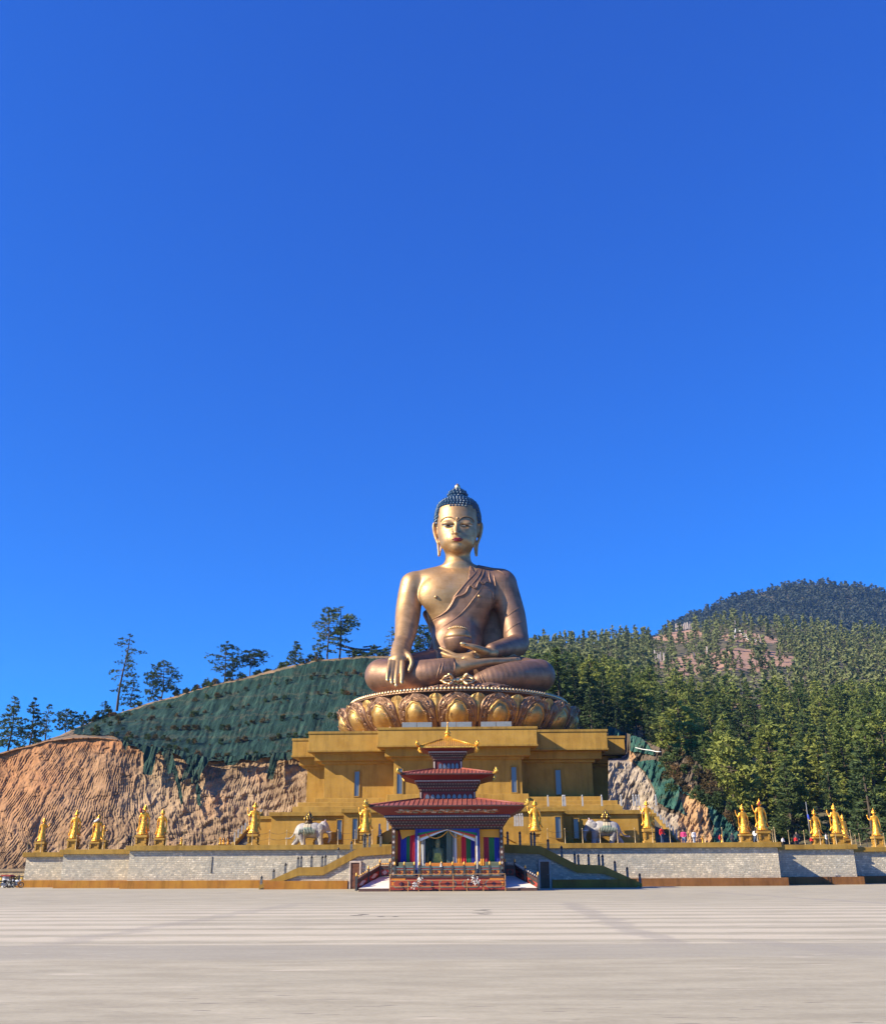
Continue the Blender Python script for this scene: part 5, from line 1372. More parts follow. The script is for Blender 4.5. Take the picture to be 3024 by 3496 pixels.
storey(YU3, hxu3, hyu3, zt2, z3t+.03, 5, '', X5(808, 450, YU3)-pcx, X5(990, 450, YU3)-pcx)
hb3 = .5*(X5(1066, 325, YU3-.35)-X5(737, 325, YU3-.35)); zb3_ = Z5(320, YU3-.35)
bracket(hxu3-.02, hyu3-.02, z3t+.01, hb3, hyu3+.35, zb3_, 4, step=.17)
Ye3 = YU3-.95; hx3 = .5*(X5(1140, 280, Ye3)-X5(655, 280, Ye3)); ze3 = Z5(276, Ye3); hy3 = YCN-Ye3
zt3 = Z5(226, YCN)
ro3 = roof(hx3, hy3, .42, .42, ze3, zt3, hb3+.02, hyu3+.37, zb3_+.02, M['roof_gold'], 'top', ridge=.16)
mb = MB()
for k in range(40):
    x = -hx3+.05+(2*hx3-.1)*k/39; mb.tube([(x, -hy3-.04, ze3-.15), (x, -hy3-.04, ze3-.02)], .03, 6)
mb.build('eave_pendants', M['goldpaint'], ro3)
zs0 = Z5(192, YCN); zs1 = Z5(60, YCN)
mb = MB(); mb.box(-.46, .46, -.46, .46, zt3-.05, zt3+.06); mb.box(-.44, .44, -.44, .44, zt3+.06, zs0, tx=.26, ty=.26); S = zs1-zs0
mb.lathe([(.20, 0), (.26, .06*S), (.14, .12*S), (.24, .18*S), (.26, .24*S), (.12, .32*S), (.16, .36*S), (.10, .42*S), (.13, .46*S), (.07, .54*S), (.09, .58*S), (.05, .66*S), (.06, .72*S), (.03, .84*S), (.04, .88*S), (.008, 1.0*S)], (0, 0, zs0), 16)
mb.build('spire', M['gold'], ro3)
# ------------------------------------------------------------ gilded standing figures on ochre pedestals
def fig_mesh(var, h=.03):
    """about 2.4 m tall: lotus foot, flaring robe, raised hand, crown; seen from behind by the camera"""
    P = lambda x, y, z: np.array([x, y, z], float)
    pr = [(s_ell(P(0, 0, .08), (.42, .36, .10)), .05, 1), (s_ell(P(0, 0, .19), (.36, .31, .09)), .05, 1)]
    pr += chain([(P(0, 0, .25), .30), (P(0, 0, .6), .245), (P(.0, 0, .95), .20), (P(0, 0, 1.2), .17)], .08)
    pr += [(s_ell(P(0, .0, 1.45), (.21, .14, .25)), .12, 1), (s_ell(P(0, 0, 1.62), (.25, .12, .10)), .1, 1)]
    pr += [(s_cap(P(0, 0, 1.65), P(0, 0, 1.82), .075, .07), .06, 1), (s_ell(P(0, -.01, 1.93), (.115, .125, .145)), .03, 1), (s_ell(P(0, .0, 2.12), (.07, .07, .13)), .05, 1), (s_cap(P(0, 0, 2.2), P(0, 0, 2.36), .04, .012), .04, 1)]
    for k in range(5):
        a = -1.1+k*.55; pr += [(s_cap(P(.12*sin(a), .07*cos(a), 2.02), P(.17*sin(a), .10*cos(a), 2.2+.04*cos(a)), .03, .012), .02, 1)]
    for s in (-1, 1): pr += [(s_ell(P(s*.15, 0, 1.95), (.035, .02, .07)), .02, 1)]
    if var == 0:      # hand lifted at the left, other arm down with long scarf
        pr += chain([(P(-.22, 0, 1.6), .075), (P(-.34, -.02, 1.32), .062), (P(-.44, .06, 1.50), .05), (P(-.50, .08, 1.72), .042)], .05)
        for k in range(4): pr += [(s_cap(P(-.50+.012*k, .08, 1.76), P(-.55+.035*k, .08+.01*k, 1.90-.02*abs(k-1.5)), .015, .009), .012, 1)]
        pr += [(s_cap(P(-.47, .06, 1.72), P(-.44, .05, 1.82), .016, .010), .012, 1)]
        pr += chain([(P(.22, 0, 1.6), .075), (P(.31, 0, 1.30), .062), (P(.34, .08, 1.05), .048), (P(.33, .1, .92), .035)], .05)
        pr += chain([(P(-.34, 0, 1.35), .05), (P(-.36, .02, .95), .045), (P(-.33, .03, .55), .06), (P(-.44, .02, .28), .05)], .05)
        pr += chain([(P(.31, 0, 1.30), .055), (P(.35, .02, .95), .05), (P(.33, .03, .6), .065), (P(.46, .02, .30), .05)], .05)
    elif var == 1:    # both forearms forward at the chest
        for s in (-1, 1):
            pr += chain([(P(s*.22, 0, 1.6), .078), (P(s*.32, .02, 1.33), .064), (P(s*.22, .18, 1.38), .052), (P(s*.10, .24, 1.44), .04)], .05)
            pr += chain([(P(s*.32, 0, 1.35), .06), (P(s*.34, .02, 1.0), .055), (P(s*.32, .02, .6), .07), (P(s*.43, .0, .27), .05)], .05)
    else:             # slender leaning figure holding an offering out
        pr += chain([(P(-.2, 0, 1.6), .07), (P(-.30, .05, 1.36), .058), (P(-.40, .16, 1.42), .046), (P(-.46, .2, 1.6), .04)], .05)+[(s_ell(P(-.46, .2, 1.72), (.07, .07, .09)), .03, 1)]
        pr += chain([(P(.2, 0, 1.6), .07), (P(.28, .05, 1.34), .058), (P(.16, .2, 1.32), .045)], .05)
        pr += chain([(P(.28, 0, 1.34), .05), (P(.33, .02, .9), .05), (P(.30, .02, .5), .06), (P(.40, 0, .28), .045)], .05)
    g_ = Grid(P(-.66, -.45, -.04), P(.62, .45, 2.42), h); F = g_.field(pr, 1.0)
    Q = g_.pts(); ang = np.arctan2(Q[..., 1], Q[..., 0])                # pleats of the robe
    F = F+(.012*np.sin(ang*15+1.2*np.sin(Q[..., 2]*5))*sstep(.25, .4, Q[..., 2])*sstep(1.25, 1.05, Q[..., 2])).astype(np.float32)
    F = F+(.014*np.abs(np.sin(ang*7))*sstep(.30, .2, Q[..., 2])).astype(np.float32)
    V, q = g_.mesh(F); return npmesh('figure', V, q, [M['gold']], True)
FM = [fig_mesh(0), fig_mesh(1), fig_mesh(2)]
def ped_mesh(cl):
    mb = MB(); mb.box(-.46, .46, -.46, .46, 0, .16); mb.box(-.36, .36, -.36, .36, .16, .28); mb.box(-.30, .30, -.30, .30, .28, .80); mb.box(-.36, .36, -.36, .36, .80, .90); mb.box(-.46, .46, -.46, .46, .90, 1.16)
    for s in (-1, 1):
        for t in (-1, 1):
            mb.box(s*.34-.07, s*.34+.07, t*.34-.07, t*.34+.07, .281, .799, 0)
    q = mb.build('pedestal', cl); me = q.data; bpy.data.objects.remove(q); return me
PM = ped_mesh(M['ochre'])
def gstatue(px, ytop, ylot, yped, Y, var, lab, mirror=1, rz=0.0, wped=1.0):
    zb_ = ztop(px, yped, Y); zl = ztop(px, ylot, Y); zt_ = ztop(px, ytop, Y)
    o = empty('gold_statue', (X(px, 2860, Y), Y, zb_), lab, 'statue', 'gilded standing figures on the terrace')
    p = link('pedestal', PM, o); hp = zl-.10-zb_; p.scale = (1.05*wped, 1.05*wped, hp/1.16)
    f = link('figure', FM[var], o); s = (zt_-zl+.10)/2.36; f.location = (0, 0, hp); f.scale = (s*mirror*1.12, s*1.1, s); f.rotation_euler = (0, 0, rz)
    return o
YG = YT+3.6
G = [(144, 2790, 2871, 2911, YT3+3, 2, 'leftmost gilded figure, slender and leaning, holding an offering out', -1, .3),
 (253, 2764, 2861, 2902, YT2+3.4, 1, 'gilded figure with dark topped crown on the recessed left wall', 1, .1),
 (330, 2779, 2871, 2902, YT2+3.4, 1, 'gilded figure draped with a white scarf on the recessed left wall', 1, .2),
 (487, 2745, 2848, 2889, YG, 1, 'taller gilded figure with a red cloth at its shoulder, left of its twin', 1, .1),
 (549, 2760, 2858, 2889, YG, 1, 'gilded figure just right of the taller one with red cloth', 1, 0),
 (865, 2737, 2844, 2887, YG, 0, 'gilded figure in front of the grey stair left of the white elephant', 1, .15),
 (1247, 2733, 2840, 2878, YG, 0, 'gilded figure directly left of the shrine roof', 1, 0),
 (1829, 2729, 2836, 2877, YG, 0, 'gilded figure directly right of the shrine roof', 1, 0),
 (2214, 2730, 2826, 2878, YG, 0, 'gilded figure right of the second elephant, beside the dark stair', 1, 0),
 (2543, 2745, 2844, 2877, YG, 0, 'gilded figure with hand raised, left one of the right hand pair', 1, .1),
 (2605, 2726, 2833, 2877, YG, 0, 'tallest gilded figure, with red cloth behind its head, right one of the pair', 1, .1),
 (2789, 2762, 2854, 2885, YT2+3.4, 0, 'gilded figure with blue cloth on its hand and a thin pole behind', 1, -.1),
 (2859, 2744, 2844, 2885, YT2+3.4, 0, 'large gilded figure on a wide pedestal on the recessed right wall', 1, -.1),
 (2994, 2759, 2852, 2893, YT3+3, 2, 'rightmost gilded figure near the picture edge, holding an offering', 1, -.2)]
GO = []
for a in G: GO.append(gstatue(a[0], a[1], a[2], a[3], a[4], a[5], a[6], a[7], a[8], 1.12 if a[0] in (2605, 487, 2859) else 1.0))
# smaller ones further back
gstatue(352, 2817, 2866, 2899, YT2+9, 2, 'small gilded figure peeping out behind the scarf draped one', -1, .3)
gstatue(2884, 2779, 2862, 2888, YT2+7, 2, 'slender gilded figure leaning behind the large one on the right', 1, .3)
for px, yt, lab in ((620, 2858, 'small gilded figure low against the cliff, left one'), (753, 2858, 'small gilded figure low against the cliff, middle pair left'), (764, 2862, 'small gilded figure low against the cliff, middle pair right'), (779, 2864, 'small gilded figure low against the cliff, right one'),
                    (2397, 2853, 'small gilded figure low before the tan rock at right'), (2463, 2849, 'small gilded figure low before the green netting at right')):
    Y = 106; gstatue(px, yt, 2880, 2889, Y, 2 if px % 2 else 1, lab, 1, .2, .8)
# cloths on the figures
def drape(par_px, pts, r, m, lab, Y=YG):
    o = empty('cloth', at(*pts[0], Y), lab, 'cloth'); c0 = np.array(o.location)
    mb = MB(); n = len(pts); mb.tube([at(x, y, Y-.12-.05*i)-c0 for i, (x, y) in enumerate(pts)], [r*(.6+.6*sin(pi*(i+.5)/n)) for i in range(n)], 7); mb.build('fabric', m, o)
drape(487, [(482, 2760), (481, 2768), (483, 2776)], .11, M['redpaint'], 'red cloth on the shoulder of the tall left gilded figure')
drape(330, [(322, 2806), (330, 2803), (338, 2796)], .10, M['white'], 'white scarf on the shoulders of the left gilded figure', YT2+3.4)
drape(2605, [(2588, 2752), (2590, 2744), (2594, 2738)], .08, M['redpaint'], 'red cloth beside the head of the tallest gilded figure')
drape(2789, [(2757, 2782), (2759, 2792), (2764, 2800)], .09, cloth('cobalt_cloth', (.02, .05, .4)), 'blue cloth hanging from a gilded hand on the right wall', YT2+3.4)
drape(2829, [(1826, 2835), (1834, 2836)], .07, CC['green'], 'green cloth at the feet of the gilded figure right of the shrine')
for px, y0, y1, lab in ((2755.5, 2738, 2780, 'slim grey flag pole behind the figure with blue cloth'),):
    o = empty('flag_pole', (X(px, y1, YT2+4), YT2+4, zr2), lab, 'pole'); mb = MB(); mb.tube([(0, 0, 0), (0, 0, ztop(px, y0, YT2+4)-zr2)], .035, 6); mb.build('pole', M['grey'], o)
# ------------------------------------------------------------ elephants carrying a jewelled wheel
def elephant_parts():
    P = lambda x, y, z: np.array([x, y, z], float)
    b = [(s_ell(P(0, 0, 1.38), (1.0, .58, .62)), .2, 1), (s_ell(P(-.62, 0, 1.30), (.56, .52, .62)), .25, 1), (s_ell(P(.58, 0, 1.36), (.56, .52, .62)), .25, 1)]
    b += [(s_ell(P(1.28, 0, 1.60), (.42, .36, .46)), .22, 1), (s_ell(P(1.22, 0, 1.92), (.24, .26, .16)), .12, 1)]
    b += chain([(P(1.48, 0, 1.5), .26), (P(1.70, 0, 1.22), .19), (P(1.80, 0, .90), .14), (P(1.80, 0, .62), .11), (P(1.70, 0, .42), .07)], .12)
    for (x, y, fx) in ((.72, .30, .70), (.98, -.28, 1.10)): b += chain([(P(x, y, 1.2), .30), (P(x+.03, y, .75), .245), (P(fx, y, .35), .21), (P(fx, y, .06), .24)], .14)
    for (x, y, kx, fx) in ((-.85, .30, -.92, -1.28), (-.62, -.28, -.50, -.38)): b += chain([(P(x, y, 1.15), .38), (P(kx, y, .70), .27), (P(fx*.9+kx*.1, y, .32), .20), (P(fx, y, .06), .22)], .14)
    b += chain([(P(-1.08, 0, 1.45), .09), (P(-1.22, 0, 1.15), .065), (P(-1.38, 0, .90), .055), (P(-1.62, 0, .76), .05), (P(-1.92, 0, .74), .075)], .06)
    g_ = Grid(P(-2.1, -.75, -.16), P(2.0, .75, 2.25), .035); F = g_.field(b, 1.0); F = np.maximum(F, -g_.pts()[..., 2].astype(np.float32))
    V, q = g_.mesh(F); body = npmesh('body', V, q, [mat('white_painted_elephant', (.52, .49, .46), (.33, .315, .30), 3, .7)], True)
    # saddle cloth: a sheet over the back
    cl = [(s_ell(P(-.02, 0, 1.40), (.80, .66, .60)), .15, 1)]
    F2 = g_.field(cl, 1.0); Q = g_.pts(); F2 = np.maximum(F2, (.98+.10*np.cos(Q[..., 0]*7)-Q[..., 2])).astype(np.float32); F2 = np.maximum(F2, np.abs(Q[..., 0]+.05)-.66).astype(np.float32)
    F2 = F2+(.015*np.sin(Q[..., 0]*26)).astype(np.float32)
    V, q = g_.mesh(F2.astype(np.float32)); mi = (V[q].mean(1)[:, 2] > 1.42).astype(int)+(V[q].mean(1)[:, 2] > 1.62)*1
    saddle = npmesh('saddle_cloth', V, q, [mat('dusty_grey_brown_cloth', (.34, .29, .24), None, 4, .8), mat('sage_green_cloth', (.24, .33, .26), None, 4, .8), mat('cream_fringe', (.60, .52, .36), None, 4, .8)], True, mi)
    mb = MB()
    for k in range(11):
        x = -.70+k*.13
        for s in (-1, 1): mb.tube([(x, s*.64, 1.5), (x-.03, s*.69, 1.25), (x-.08, s*.62, 1.0+.06*sin(k))], [.03, .05, .03], 6)
    q = mb.build('fringe', mat('pale_sage_fringe', (.27, .33, .27), None, 5, .8)); fringe = q.data; bpy.data.objects.remove(q)
    ears_ = []
    for s in (-1, 1):
        e = [(s_ell(P(1.02, s*.42, 1.58), (.25, .07, .36)), .05, 1), (s_ell(P(1.10, s*.40, 1.28), (.12, .06, .2)), .08, 1)]
        g2 = Grid(P(.6, s*.42-.25, .95), P(1.45, s*.42+.25, 2.1), .03); V, q = g2.mesh(g2.field(e, 1.0)); ears_.append(npmesh('ear', V, q, [mat('elephant_ear_grey_%d' % (s+1), (.22, .22, .24), (.5, .48, .48), 5, .7)], True))
    tusks = []
    for s in (-1, 1):
        mb = MB(); mb.tube([(1.45, s*.16, 1.34), (1.62, s*.2, 1.22), (1.80, s*.2, 1.20), (1.98, s*.18, 1.28)], [.07, .06, .045, .015], 8); q = mb.build('tusk', M['white']); tusks.append(q.data); bpy.data.objects.remove(q)
    mb = MB(); mb.ball((1.25, 0, 2.0), (.26, .2, .12), 12); mb.tube([(1.32, .12, 2.02), (1.36, .14, 2.18), (1.40, .14, 2.26)], [.05, .04, .01], 6); mb.tube([(1.32, -.12, 2.02), (1.36, -.14, 2.18), (1.40, -.14, 2.26)], [.05, .04, .01], 6)
    for k in range(4): mb.tube([(1.36+.05*k, -.28+.02*k, 1.9-.1*k), (1.5+.03*k, -.2, 1.72-.12*k)], [.05, .03], 6)
    q = mb.build('headdress', mat('pink_white_headcloth', (.70, .58, .66), (.5, .36, .42), 6, .6)); hd = q.data; bpy.data.objects.remove(q)
    mb = MB(); mb.ball((1.50, .24, 1.68), .035, 8); mb.ball((1.50, -.24, 1.68), .035, 8); q = mb.build('eye', M['black']); ey = q.data; bpy.data.objects.remove(q)
    # jewelled lotus carried on the back
    mb = MB(); mb.lathe([(.38, 0), (.44, .06), (.30, .16), (.34, .22), (.12, .30)], (-.05, 0, 1.92), 16, 1)
    for r_, n, z0, hgt in ((.30, 10, 2.16, .34), (.22, 8, 2.28, .40), (.12, 5, 2.42, .42), (.01, 1, 2.55, .42)):
        for k in range(n):
            a = 2*pi*k/n+r_*9; mb.tube([(-.05+r_*cos(a), r_*sin(a), z0), (-.05+(r_+.07)*cos(a), (r_+.07)*sin(a), z0+hgt*.5), (-.05+r_*.9*cos(a), r_*.9*sin(a), z0+hgt)], [.06, .08, .015], 6, (0 if k % 2 else 1))
    q = mb.build('jewel_lotus', [M['goldpaint'], mat('dark_bronze_petal', (.14, .09, .04), None, 5, .5, .4)]); jl = q.data; bpy.data.objects.remove(q)
    return [('body', body), ('saddle_cloth', saddle), ('fringe', fringe), ('ear', ears_[0]), ('ear', ears_[1]), ('tusk', tusks[0]), ('tusk', tusks[1]), ('headdress', hd), ('eye', ey), ('jewel_lotus', jl)]
EP = elephant_parts()
def elephant(px, Y, mir, lab, hgt):
    o = empty('elephant_statue', (X(px, 2850, Y), Y, Z0), lab, 'elephant statue')
    o.scale = (hgt*mir, hgt, hgt)
    for n, me in EP: link(n, me, o)
    return o
YE = 95.7
eh = 1.08*(X(1123, 2850, YE)-X(983, 2850, YE))/3.75
zb_e = Z0
elephant(1054, YE, 1, 'white elephant statue in a sage saddle cloth facing right, sunlit at left', eh)
elephant(2069, YE, -1, 'white elephant statue facing left, half in shade at right of the shrine', eh)
# ------------------------------------------------------------ visitors on the terrace
def person_meshes():
    P = lambda x, y, z: np.array([x, y, z], float)
    legs_ = chain([(P(-.09, 0, .92), .095), (P(-.11, -.03, .50), .068), (P(-.13, .04, .10), .048)], .05)+chain([(P(.09, 0, .92), .095), (P(.13, .08, .50), .068), (P(.15, .0, .10), .048)], .05)
    feet = [(s_ell(P(-.13, -.03, .045), (.05, .13, .045)), .03, 1), (s_ell(P(.15, -.07, .045), (.05, .13, .045)), .03, 1)]
    tor = [(s_ell(P(0, 0, 1.0), (.165, .115, .14)), .1, 1), (s_ell(P(0, 0, 1.22), (.17, .115, .22)), .1, 1), (s_ell(P(0, 0, 1.38), (.20, .10, .09)), .08, 1)]
    arms_ = chain([(P(-.20, 0, 1.38), .06), (P(-.26, .03, 1.10), .045), (P(-.25, -.08, .86), .034)], .05)+chain([(P(.20, 0, 1.38), .06), (P(.27, .02, 1.12), .045), (P(.20, -.16, .98), .034)], .05)
    hands_ = []
    for c, d in ((P(-.25, -.10, .82), P(0, -.02, -.045)), (P(.185, -.20, .97), P(-.02, -.05, -.01))):
        hands_ += [(s_ell(c, (.03, .03, .038)), .02, 1)]
        for k in range(4): off = P((k-1.5)*.014, 0, 0); hands_ += [(s_cap(c+off+d*.6, c+off+d*(1.6-.15*abs(k-1.2))+P(0, -.01, 0), .010, .008), .005, 1)]
        hands_ += [(s_cap(c+P(.03, 0, .01), c+P(.045, -.02, -.03), .011, .009), .006, 1)]
    hd = [(s_cap(P(0, 0, 1.42), P(0, -.01, 1.52), .05, .048), .04, 1), (s_ell(P(0, -.01, 1.62), (.075, .095, .115)), .03, 1), (s_ell(P(0, -.10, 1.61), (.014, .025, .025)), .01, 1), (s_ell(P(.078, 0, 1.62), (.012, .02, .03)), .01, 1), (s_ell(P(-.078, 0, 1.62), (.012, .02, .03)), .01, 1),
          (s_ell(P(0, -.085, 1.565), (.03, .02, .01)), .01, 1)]
    allb = legs_+feet+tor+arms_+hands_+hd
    g_ = Grid(P(-.36, -.34, -.02), P(.36, .22, 1.78), .016)
    Vb_, Qb_ = g_.mesh(g_.field(allb, 1.0))
    Q = g_.pts(); Fj = np.minimum(g_.field(tor+arms_[:], 1.0)-.018, 9); Fj = np.maximum(Fj, .86-Q[..., 2]).astype(np.float32)
    Fj = np.maximum(Fj, (.88-Q[..., 2])*1.0).astype(np.float32); Vj, Qj = g_.mesh(Fj)
    Ft = np.maximum(g_.field(legs_+tor[:1], 1.0)-.014, Q[..., 2]-.98); Ft = np.maximum(Ft, .09-Q[..., 2]).astype(np.float32); Vt, Qt = g_.mesh(Ft)
    Fh2 = np.maximum(g_.field([(s_ell(P(0, .012, 1.645), (.088, .10, .115)), .02, 1)], 1.0), -(Q[..., 1]+.05+.9*np.maximum(Q[..., 2]-1.68, 0))).astype(np.float32); Vh2, Qh2 = g_.mesh(Fh2)
    sk = mat('skin_tone', (.45, .28, .19), None, 5, .6); ph_ = mat('fabric_default', (.3, .3, .3), None, 5, .8)
    return npmesh('body', Vb_, Qb_, [sk], True), npmesh('jacket', Vj, Qj, [ph_], True), npmesh('trousers', Vt, Qt, [ph_], True), npmesh('hair', Vh2, Qh2, [mat('black_hair', (.012, .01, .01), None, 5, .5)], True)
PMs = person_meshes()
def person(px, ytop, lab, jc, tc, rz=0.0, Y=None, hgt=1.0, bag=None, z0=None):
    """placed by where the top of the head shows and stood on the paving"""
    z0 = Z0 if z0 is None else z0
    if Y is None:
        lo, hi = 86.0, 150.0
        for _ in range(40):
            m_ = (lo+hi)/2
            if ztop(px, ytop, m_) > z0+1.74*hgt: hi = m_
            else: lo = m_
        Y = (lo+hi)/2
        if Y > 149: Y = 100
    o = empty('person', (X(px, 2870, Y), Y, z0), lab, 'person', None, rz); o.scale = (hgt,)*3
    for n, me, c in zip(('body', 'jacket', 'trousers', 'hair'), PMs, (None, jc, tc, None)):
        q = link(n, me, o)
        if c is not None: q.material_slots[0].link = 'OBJECT'; q.material_slots[0].material = c
    if bag is not None:
        mb = MB(); mb.ball((0, .2, 1.22), (.15, .11, .22), 12); mb.tube([(-.1, .1, 1.4), (-.12, -.08, 1.4), (-.13, -.1, 1.2)], .02, 5); mb.tube([(.1, .1, 1.4), (.12, -.08, 1.4), (.13, -.1, 1.2)], .02, 5); q = mb.build('backpack', bag, o)
    return o
J = {k: cloth(k+'_jacket', c) for k, c in dict(red=(.62, .01, .012), pink=(.5, .03, .16), white=(.75, .74, .74), navy=(.015, .02, .04), dark=(.02, .018, .02), denim=(.04, .07, .14), pale=(.35, .42, .52), grey=(.16, .16, .17)).items()}
print('person Y check', ztop(2261, 2832, 95)-Z0)
person(2261, 2832, 'person in a bright red hooded jacket and dark trousers before the dark stair', J['red'], J['denim'], .6, Y=90.5, hgt=.9)
person(2334, 2832, 'person in a pink jacket and pale jeans right of the dark stair', J['pink'], J['pale'], -.3)
person(2370, 2850, 'short person in white with a red bag right of the one in pink', J['white'], J['pale'], .5, Y=97, hgt=.83, bag=J['red'])
person(2580, 2848, 'person in pale clothes between the two gilded figures of the right pair', J['white'], J['denim'], 2.2, Y=96, hgt=.86)
person(2720, 2841, 'man in dark clothes standing behind the chain on the right wall', J['dark'], J['navy'], 0.1, z0=zr2-.1)
person(2716, 2872, 'small child in red beside the man in dark clothes', J['red'], J['dark'], 0, Y=93, hgt=.52, z0=zr2-.1)
person(2821, 2861, 'person in a white top near the wide statue pedestal', J['white'], J['navy'], 1.2, Y=95, hgt=.72, z0=zr2-.1)
person(2672, 2872, 'low seated looking person in white far right of the pair of figures', J['white'], J['dark'], .4, Y=97, hgt=.55, z0=zr2-.1)
person(2500, 2866, 'person in dark clothes low before the green netting', J['navy'], J['dark'], 0, Y=99, hgt=.70)
person(2458, 2866, 'person in red and black low beside a small gilded figure', J['red'], J['dark'], 1, Y=100, hgt=.68)
person(443, 2858, 'person in dark maroon left of the figure with red cloth', J['dark'], J['dark'], 0, Y=94, hgt=.78)
person(2770, 2873, 'person in red partly hidden by the narrow pedestal', J['red'], J['dark'], 0, Y=93, hgt=.5, z0=zr2-.1)
# ------------------------------------------------------------ far left corner: fence, pillar, low wall, motorcycles
Yf_ = 96.0
o = empty('low_stone_wall', (X(40, 2980, 101), 101, 0), 'low tan stone wall at the foot of the cliff, far left', 'wall')
mb = MB(); zt_ = ztop(60, 2967, 101); mb.box(-16, 6.2, 0, .6, 0, zt_-.25); mb.build('stone_face', stonewall('tan_small_stone', .3, .15, (1.0, .82, .62)), o); 
mb = MB(); mb.box(-16, 6.3, -.1, .7, zt_-.25, zt_); mb.build('coping', mat('tan_coping', (.40, .29, .18), None, 2, .9), o)
o = empty('iron_fence', (X(40, 3010, Yf_), Yf_, 0), 'black iron fence with gold lotus ornaments at far left', 'fence'); fx = o.location[0]
zf0, zf1 = ztop(60, 3030, Yf_), ztop(60, 2992, Yf_)
mb = MB(); mb.box(-9, 3.4, -.04, .04, zf1-.10, zf1); mb.box(-9, 3.4, -.04, .04, .12, .2); mb.build('rail', M['black'], o)
for k in range(9):
    x = X(84-17.5*k-3, 3010, Yf_)-fx
    mb = MB(); mb.box(x-.05, x+.05, -.05, .05, 0, zf1+.06); mb.build('fence_post', M['black'], o)
    xm = x-.22; mb = MB()
    mb.lathe([(.03, -.55), (.13, -.45), (.18, -.1), (.15, .2), (.06, .42), (.01, .5)], (xm, 0, zf0+.55), 12, sy=.3)
    for s in (-1, 1): mb.tube([(xm+s*.1, 0, zf0+.1), (xm+s*.24, 0, zf0+.35), (xm+s*.18, 0, zf0+.75)], [.03, .045, .02], 6)
    mb.build('lotus_ornament', M['goldpaint'], o)
mb = MB(); mb.box(-9, 3.4, .06, .10, .15, zf1-.15); mb.build('backing_panel', M['darkgrey'], o)
o = empty('gate_pillar', (X(21, 3010, 95.5), 95.5, 0), 'white and grey gate pillar with a red cap at far left', 'pillar')
mb = MB(); mb.box(-.28, -.02, -.25, .25, 0, ztop(20, 2988, 95.5)-.12, 0); mb.box(-.02, .32, -.25, .25, 0, ztop(20, 2988, 95.5)-.12, 1); mb.build('shaft', [M['white'], mat('mauve_grey_plaster', (.36, .33, .35), None, 3, .8)], o)
mb = MB(); zc_ = ztop(20, 2988, 95.5)-.12; mb.box(-.45, .55, -.4, .4, zc_, zc_+.14, tx=.1); mb.build('cap', M['redpaint'], o)
def motorcycle(px, lab, body, s=1.0, rz=0.0):
    Y = 92.0; o = empty('motorcycle', (X(px, 3040, Y), Y, 0), lab, 'motorcycle', None, rz); o.scale = (.8, .8, .8)
    for x in (-.62, .62):
        mb = MB(); mb.tube([(x+.27*cos(a), 0, .30+.27*sin(a)) for a in np.linspace(0, 2*pi, 17)], .05, 6); w_ = mb.build('wheel', M['black'], o)
        mb = MB(); mb.ball((x, 0, .30), (.08, .06, .08), 8)
        for k in range(5): a = 2*pi*k/5; mb.tube([(x, 0, .3), (x+.24*cos(a), 0, .3+.24*sin(a))], .012, 4)
        mb.build('hub', M['grey'], w_)
    mb = MB(); mb.box(-.25, .25, -.13, .13, .25, .52, tx=.05); mb.tube([(-.6, .06, .3), (-.2, .08, .5), (.3, .06, .6)], .04, 6); mb.build('engine', M['grey'], o)
    mb = MB(); mb.ball((.12, 0, .72), (.28, .14, .14), 12); mb.build('tank', body, o)
    mb = MB(); mb.ball((-.35, 0, .70), (.36, .13, .07), 12); mb.build('seat', M['black'], o)
    mb = MB(); mb.tube([(.62, 0, .3), (.45, 0, .75), (.40, 0, .95)], .035, 6); mb.tube([(.38, -.3, .98), (.42, 0, .95), (.38, .3, .98)], .02, 6); mb.build('fork', M['grey'], o)
    mb = MB(); mb.ball((.52, 0, .82), .09, 10); mb.build('headlight', M['white'], o)
    mb = MB(); mb.tube([(-.1, -.14, .25), (-.75, -.16, .32)], [.035, .05], 8); mb.build('exhaust', M['grey'], o)
    return o
motorcycle(8, 'black motorcycle parked at the picture edge, far left', M['black'], 1, .3)
motorcycle(28, 'black and silver motorcycle parked between the edge and the ochre plinth', M['darkgrey'], 1, -.4)
motorcycle(50, 'motorcycle with a white seat touching the ochre plinth at far left', M['white'], 1, .15)
# ------------------------------------------------------------ hills
def grid_faces(nu, nv):
    i, j = np.meshgrid(np.arange(nu-1), np.arange(nv-1), indexing='ij'); a = i*nv+j
    return np.stack([a, a+nv, a+nv+1, a+1], -1).reshape(-1, 4)
def ipl(x, pts): return np.interp(x, [p[0] for p in pts], [p[1] for p in pts])
# left cut cliff --------------------------------------------------
ridge = [(-700, 2600), (-300, 2590), (0, 2572), (94, 2545), (203, 2512), (254, 2487), (312, 2465), (435, 2425), (508, 2400), (595, 2378), (725, 2338), (835, 2313), (943, 2284), (1074, 2255), (1233, 2240), (1400, 2240), (1500, 2240), (1650, 2275), (1800, 2380), (1900, 2460), (1960, 2500), (2050, 2560)]
cliftop = [(-700, 2620), (0, 2574), (60, 2556), (110, 2546), (160, 2530), (250, 2520), (330, 2518), (400, 2525), (440, 2545), (520, 2560), (600, 2570), (720, 2600), (860, 2590), (1000, 2580), (1150, 2580), (2000, 2580)]
def Ybase(px): return 157.0+0*np.asarray(px, float)
nu, nv = 900, 240
PX = np.linspace(-500, 1250, nu)[:, None]*np.ones((1, nv)); T = np.linspace(0, 1, nv)[None, :]*np.ones((nu, 1))
yt_ = ipl(PX, cliftop); yb_ = 2985.0
PY = yb_+(yt_-yb_)*T
Yc_ = Ybase(PX)+13*T**1.15
